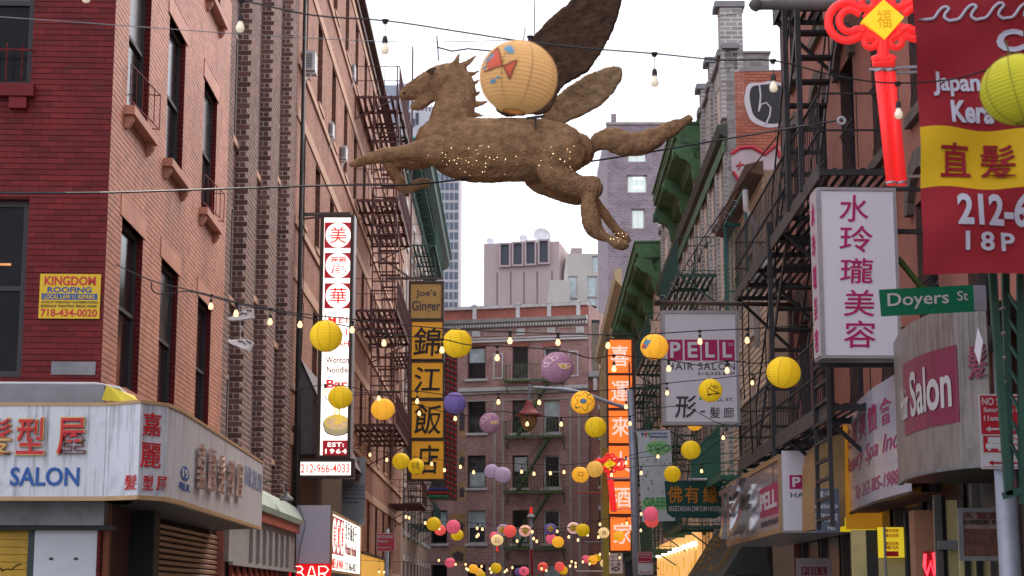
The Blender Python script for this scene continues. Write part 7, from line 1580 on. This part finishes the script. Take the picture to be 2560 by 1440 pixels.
def d_sneaker(t, R_):
    patch(t, R_, [(-.35, -.5), (.6, -.45), (.62, -.3), (-.35, -.35)], m_blk); line(t, R_, [(-.32, -.3), (-.3, .1), (-.1, .0), (.15, -.2), (.5, -.28)], m_blk, .03); line(t, R_, [(-.2, .05), (.0, .35), (.15, .1), (.3, -.05), (.2, .3), (.45, .2), (.5, .0)], m_blk, .035); line(t, R_, [(-.05, .95), (-.03, .6), (.02, .4)], m_blk, .012)
def d_bloom(t, R_):
    for a, b, r_ in ((-.5, .35, .28), (-.15, .45, .2), (.35, -.05, .22), (.62, .0, .16), (-.65, .1, .16)): line(t, R_, [(a + r_ * math.cos(q * .524), b + r_ * .7 * math.sin(q * .524)) for q in range(12)], m_pink2, .03, closed=True)
    patch(t, R_, [(.0, .1), (.55, .12), (.8, -.1), (.6, -.25), (.1, -.1)], m_pgold)
def d_diamond(t, R_): patch(t, R_, dens([(0, -.6), (.62, .05), (0, .62), (-.62, .05)], 3), m_pgold); line(t, R_, dens([(0, -.6), (.62, .05), (0, .62), (-.62, .05)], 3), m_pbr, .03, closed=True); line(t, R_, [(-.2, .1), (.2, .1)], m_pbr, .04); line(t, R_, [(0, .3), (0, -.3)], m_pbr, .04)
def d_disc(t, R_): patch(t, R_, [(-.1 + .6 * math.cos(q * .524), .6 * math.sin(q * .524)) for q in range(12)], m_pgold); line(t, R_, [(-.2, .2), (.0, .2), (.0, -.1), (-.1, -.3)], m_pbr, .05)
LANT = [
 (1296, 194, 195, 'near', 'huge tan near lantern painted with red and blue fish shapes, in front of the horse', d_near),
 (2546, 224, 192, 'nearyellow', 'big yellow green lantern cut by the right edge in front of the red banner', None),
 (815, 840, 83, 'yellow', 'large yellow lantern covering the name on the tall lit white sign', None),
 (1143, 858, 75, 'yellow', 'large plain yellow lantern just right of the restaurant sign top', None),
 (1636, 867, 70, 'orange', 'large orange lantern with a painted face at the left edge of the PELL sign', d_side),
 (1959, 931, 84, 'yellow', 'large yellow lantern in front of the black fire escape', None),
 (1393, 919, 82, 'mauve', 'large mauve lantern with painted blossoms above the street lamp arm', d_bloom),
 (851, 993, 60, 'yellow', 'yellow lantern above the noodle bowl on the tall lit sign', None),
 (957, 1023, 58, 'orange', 'glowing orange lantern in front of the maroon fire escape', None),
 (1137, 1008, 58, 'violet', 'violet lantern touching the restaurant sign lamp column', None),
 (1225, 1058, 54, 'mauve', 'mauve pink lantern left of the red bell street lamp', d_bloom),
 (1457, 1006, 60, 'orange', 'orange lantern with an outlined flower under the lamp arm', d_flower),
 (1489, 1068, 55, 'yellow', 'yellow lantern below the orange flower lantern', None),
 (1776, 976, 60, 'yellow', 'yellow lantern with a black shoe drawing in front of the PELL sign', d_sneaker),
 (1727, 1125, 48, 'yellow', 'yellow lantern under the PELL sign, upper one of two', None),
 (1681, 1185, 43, 'yellow', 'yellow lantern touching the top of the vegetarian banner', None),
 (1002, 1153, 43, 'yellow', 'plain yellow lantern overlapping the left edge of the restaurant sign bottom', None),
 (1040, 1166, 42, 'yellow', 'yellow lantern with tilted black characters before the lowest restaurant panel', d_chars('料理')),
 (1229, 1178, 37, 'lilac', 'pinkish lilac lantern, left one of a pair before the brick building', None),
 (1257, 1187, 42, 'lilac', 'lilac lantern with violet edges, right one of the pair before the brick building', None),
 (1451, 1187, 42, 'orange', 'orange lantern with a dark patch left of the small red knot', d_chars('口', s_=.5)),
 (1487, 1173, 43, 'gold', 'gold lantern touching the small red knot ornament', None),
 (1627, 1285, 38, 'pink', 'pink lantern in front of the GREEN word of the Chinatown banner', None),
 (1629, 1303, 33, 'red', 'salmon red lantern half hidden under the pink one', None),
 (1084, 1310, 36, 'yellow', 'yellow lantern with side characters, leftmost of the far row', None),
 (1100, 1325, 28, 'red', 'red lantern tucked under the leftmost yellow lantern of the far row', None),
 (1133, 1317, 36, 'pink', 'plain pink lantern second from the left end of the far row', None),
 (1143, 1337, 30, 'yellow', 'yellow lantern tucked under the plain pink one', None),
 (1258, 1325, 31, 'lilac', 'lilac lantern with a gold disc left of the peach diamond lantern', d_disc),
 (1275, 1328, 32, 'red', 'coral red lantern behind the lilac gold disc lantern', None),
 (1237, 1341, 26, 'pink', 'pink lantern half behind the cream tasselled lantern', None),
 (1243, 1350, 30, 'cream', 'cream lantern with one black character and a red tassel', d_chars('吉')),
 (1313, 1327, 31, 'peach', 'peach lantern with a gold diamond in the middle of the far row', d_diamond),
 (1376, 1323, 30, 'violet', 'violet lantern with a gold diamond above the coral and orange pair', d_diamond),
 (1378, 1347, 27, 'pink', 'coral pink lantern under the violet diamond lantern', None),
 (1395, 1355, 29, 'orange', 'orange lantern right under the violet diamond lantern', None),
 (1434, 1320, 31, 'blush', 'blush white lantern with a gold disc beside a yellow lantern', d_disc),
 (1457, 1325, 34, 'yellow', 'yellow lantern right of the blush white one', None),
 (1509, 1332, 28, 'cream', 'pale cream lantern in front of the olive yellow post', d_chars('福', s_=.7)),
 (1548, 1340, 27, 'orange', 'orange lantern in front of the lowest orange sign panel', None),
 (1125, 1407, 25, 'pink', 'pink lantern at the left end of the lowest row', None),
 (1183, 1422, 24, 'orange', 'orange lantern, upper of three overlapping in the lowest row', None),
 (1197, 1430, 20, 'gold', 'gold lantern in the middle of three overlapping in the lowest row', None),
 (1203, 1437, 20, 'yellow', 'yellow lantern, lowest of three overlapping in the lowest row', None),
 (1240, 1420, 26, 'yellow', 'plain yellow lantern alone in the lowest row', None),
 (1296, 1430, 20, 'violet', 'small violet lantern behind a pink one in the lowest row', None),
 (1310, 1428, 24, 'pink', 'pink lantern with black characters in the lowest row', d_chars('和', s_=.8)),
 (1357, 1417, 24, 'red', 'red lantern with a dark mark in the lowest row', d_chars('日', s_=.6)),
 (1399, 1417, 25, 'red', 'plain red lantern before a yellow one in the lowest row', None),
 (1408, 1426, 22, 'yellow', 'yellow lantern peeking out behind a red one in the lowest row', None),
 (1465, 1398, 22, 'pink', 'pink lantern left of the orange pair near the olive post', None),
 (1482, 1400, 24, 'orange', 'orange lantern left of the olive post in the lowest row', None),
 (1492, 1395, 20, 'yellow', 'yellow lantern behind the orange one near the olive post', None),
 (1510, 1408, 20, 'cream', 'small many coloured lantern on the olive post', d_chars('米', m_pgr, .8)),
 (1737, 1058, 40, 'orange', 'orange lantern mostly hidden behind the bottom of the PELL sign', None),
]
for (u, v, d, c, lb, dc) in LANT:
    Yk = None
    if c == 'near' or c == 'nearyellow': Yk = 6.9
    if d == 40 and u == 1737: Yk = 33.5
    lantern(u, v, d, c, lb, dc, tilt=RN.uniform(-.2, .2), Y=Yk, tassel=(u == 1243))
# ================================================================== sneakers over the wire
def sneaker(label, u, v, Y, rz, ry):
    f = Fr(PY(u, v, Y)); t = thing('sneaker', label, 'shoe', f, 'pair of sneakers thrown over the wire'); t.rotation_euler = (0, ry, rz); t.scale = (.85, .85, .85)
    m_sh = M('shoe_cream', (.55, .48, .45), .7, .1, 6, .1); m_so = M('shoe_sole', (.62, .55, .52), .6); m_sd = M('shoe_dark', (.07, .07, .10), .6)
    pl = [(-.14, -.035), (-.1, -.048), (.0, -.042), (.1, -.05), (.15, -.03), (.155, 0), (.15, .03), (.1, .05), (0, .042), (-.1, .048), (-.14, .035), (-.15, 0)]
    g = MB(); n = len(pl)
    for z, k in ((0, 1), (.03, 1.03)): g.v += [(x * k, y * k, z + (.015 if x < -.1 else 0)) for x, y in pl]
    g.f = [tuple(range(n))[::-1], tuple(range(n, 2 * n))] + [(i, (i + 1) % n, n + (i + 1) % n, n + i) for i in range(n)]; mk('sole', g, m_so, t)
    g = MB(); rings = [(-.14, .03, .035), (-.1, .045, .055), (-.04, .045, .075), (.02, .042, .105), (.07, .042, .12), (.12, .045, .115), (.15, .035, .11)]
    for x, w, h in rings: g.v += [(x, w, .028), (x, w * .85, .028 + (h - .028) * .6), (x, w * .35, h), (x, -w * .35, h), (x, -w * .85, .028 + (h - .028) * .6), (x, -w, .028)]
    for i in range(len(rings) - 1):
        for j in range(5): g.f.append((i*6+j, i*6+j+1, (i+1)*6+j+1, (i+1)*6+j))
    g.f += [tuple(range(6))[::-1], tuple(range(len(rings)*6-6, len(rings)*6))]; mk('upper', g, m_sh, t)
    mk('side_stripe', MB().tube([(-.03, -.05, .06), (.02, -.048, .075), (.07, -.05, .055)], .008, 5).tube([(.06, -.05, .1), (.13, -.05, .09)], .01, 5), m_sd, t)
    l = MB()
    for k in range(4): l.bar((-.06 + k * .025, -.03, .075 + k * .011), (-.06 + k * .025, .03, .075 + k * .011), .007)
    mk('lace', l, m_so, t)
sneaker('upper cream sneaker with a dark stripe hanging from the light cord', 604, 800, 17.2, .1, -.12); sneaker('lower cream sneaker hanging tilted below the other one', 598, 868, 17.2, -.1, .38)
cable('thin shoe lace looped over the cord holding both sneakers', [(612, 790, 17.15), (604, 768, 17.1), (598, 762, 17.1), (600, 800, 17.3), (601, 855, 17.2)], .003, m_wwhite)
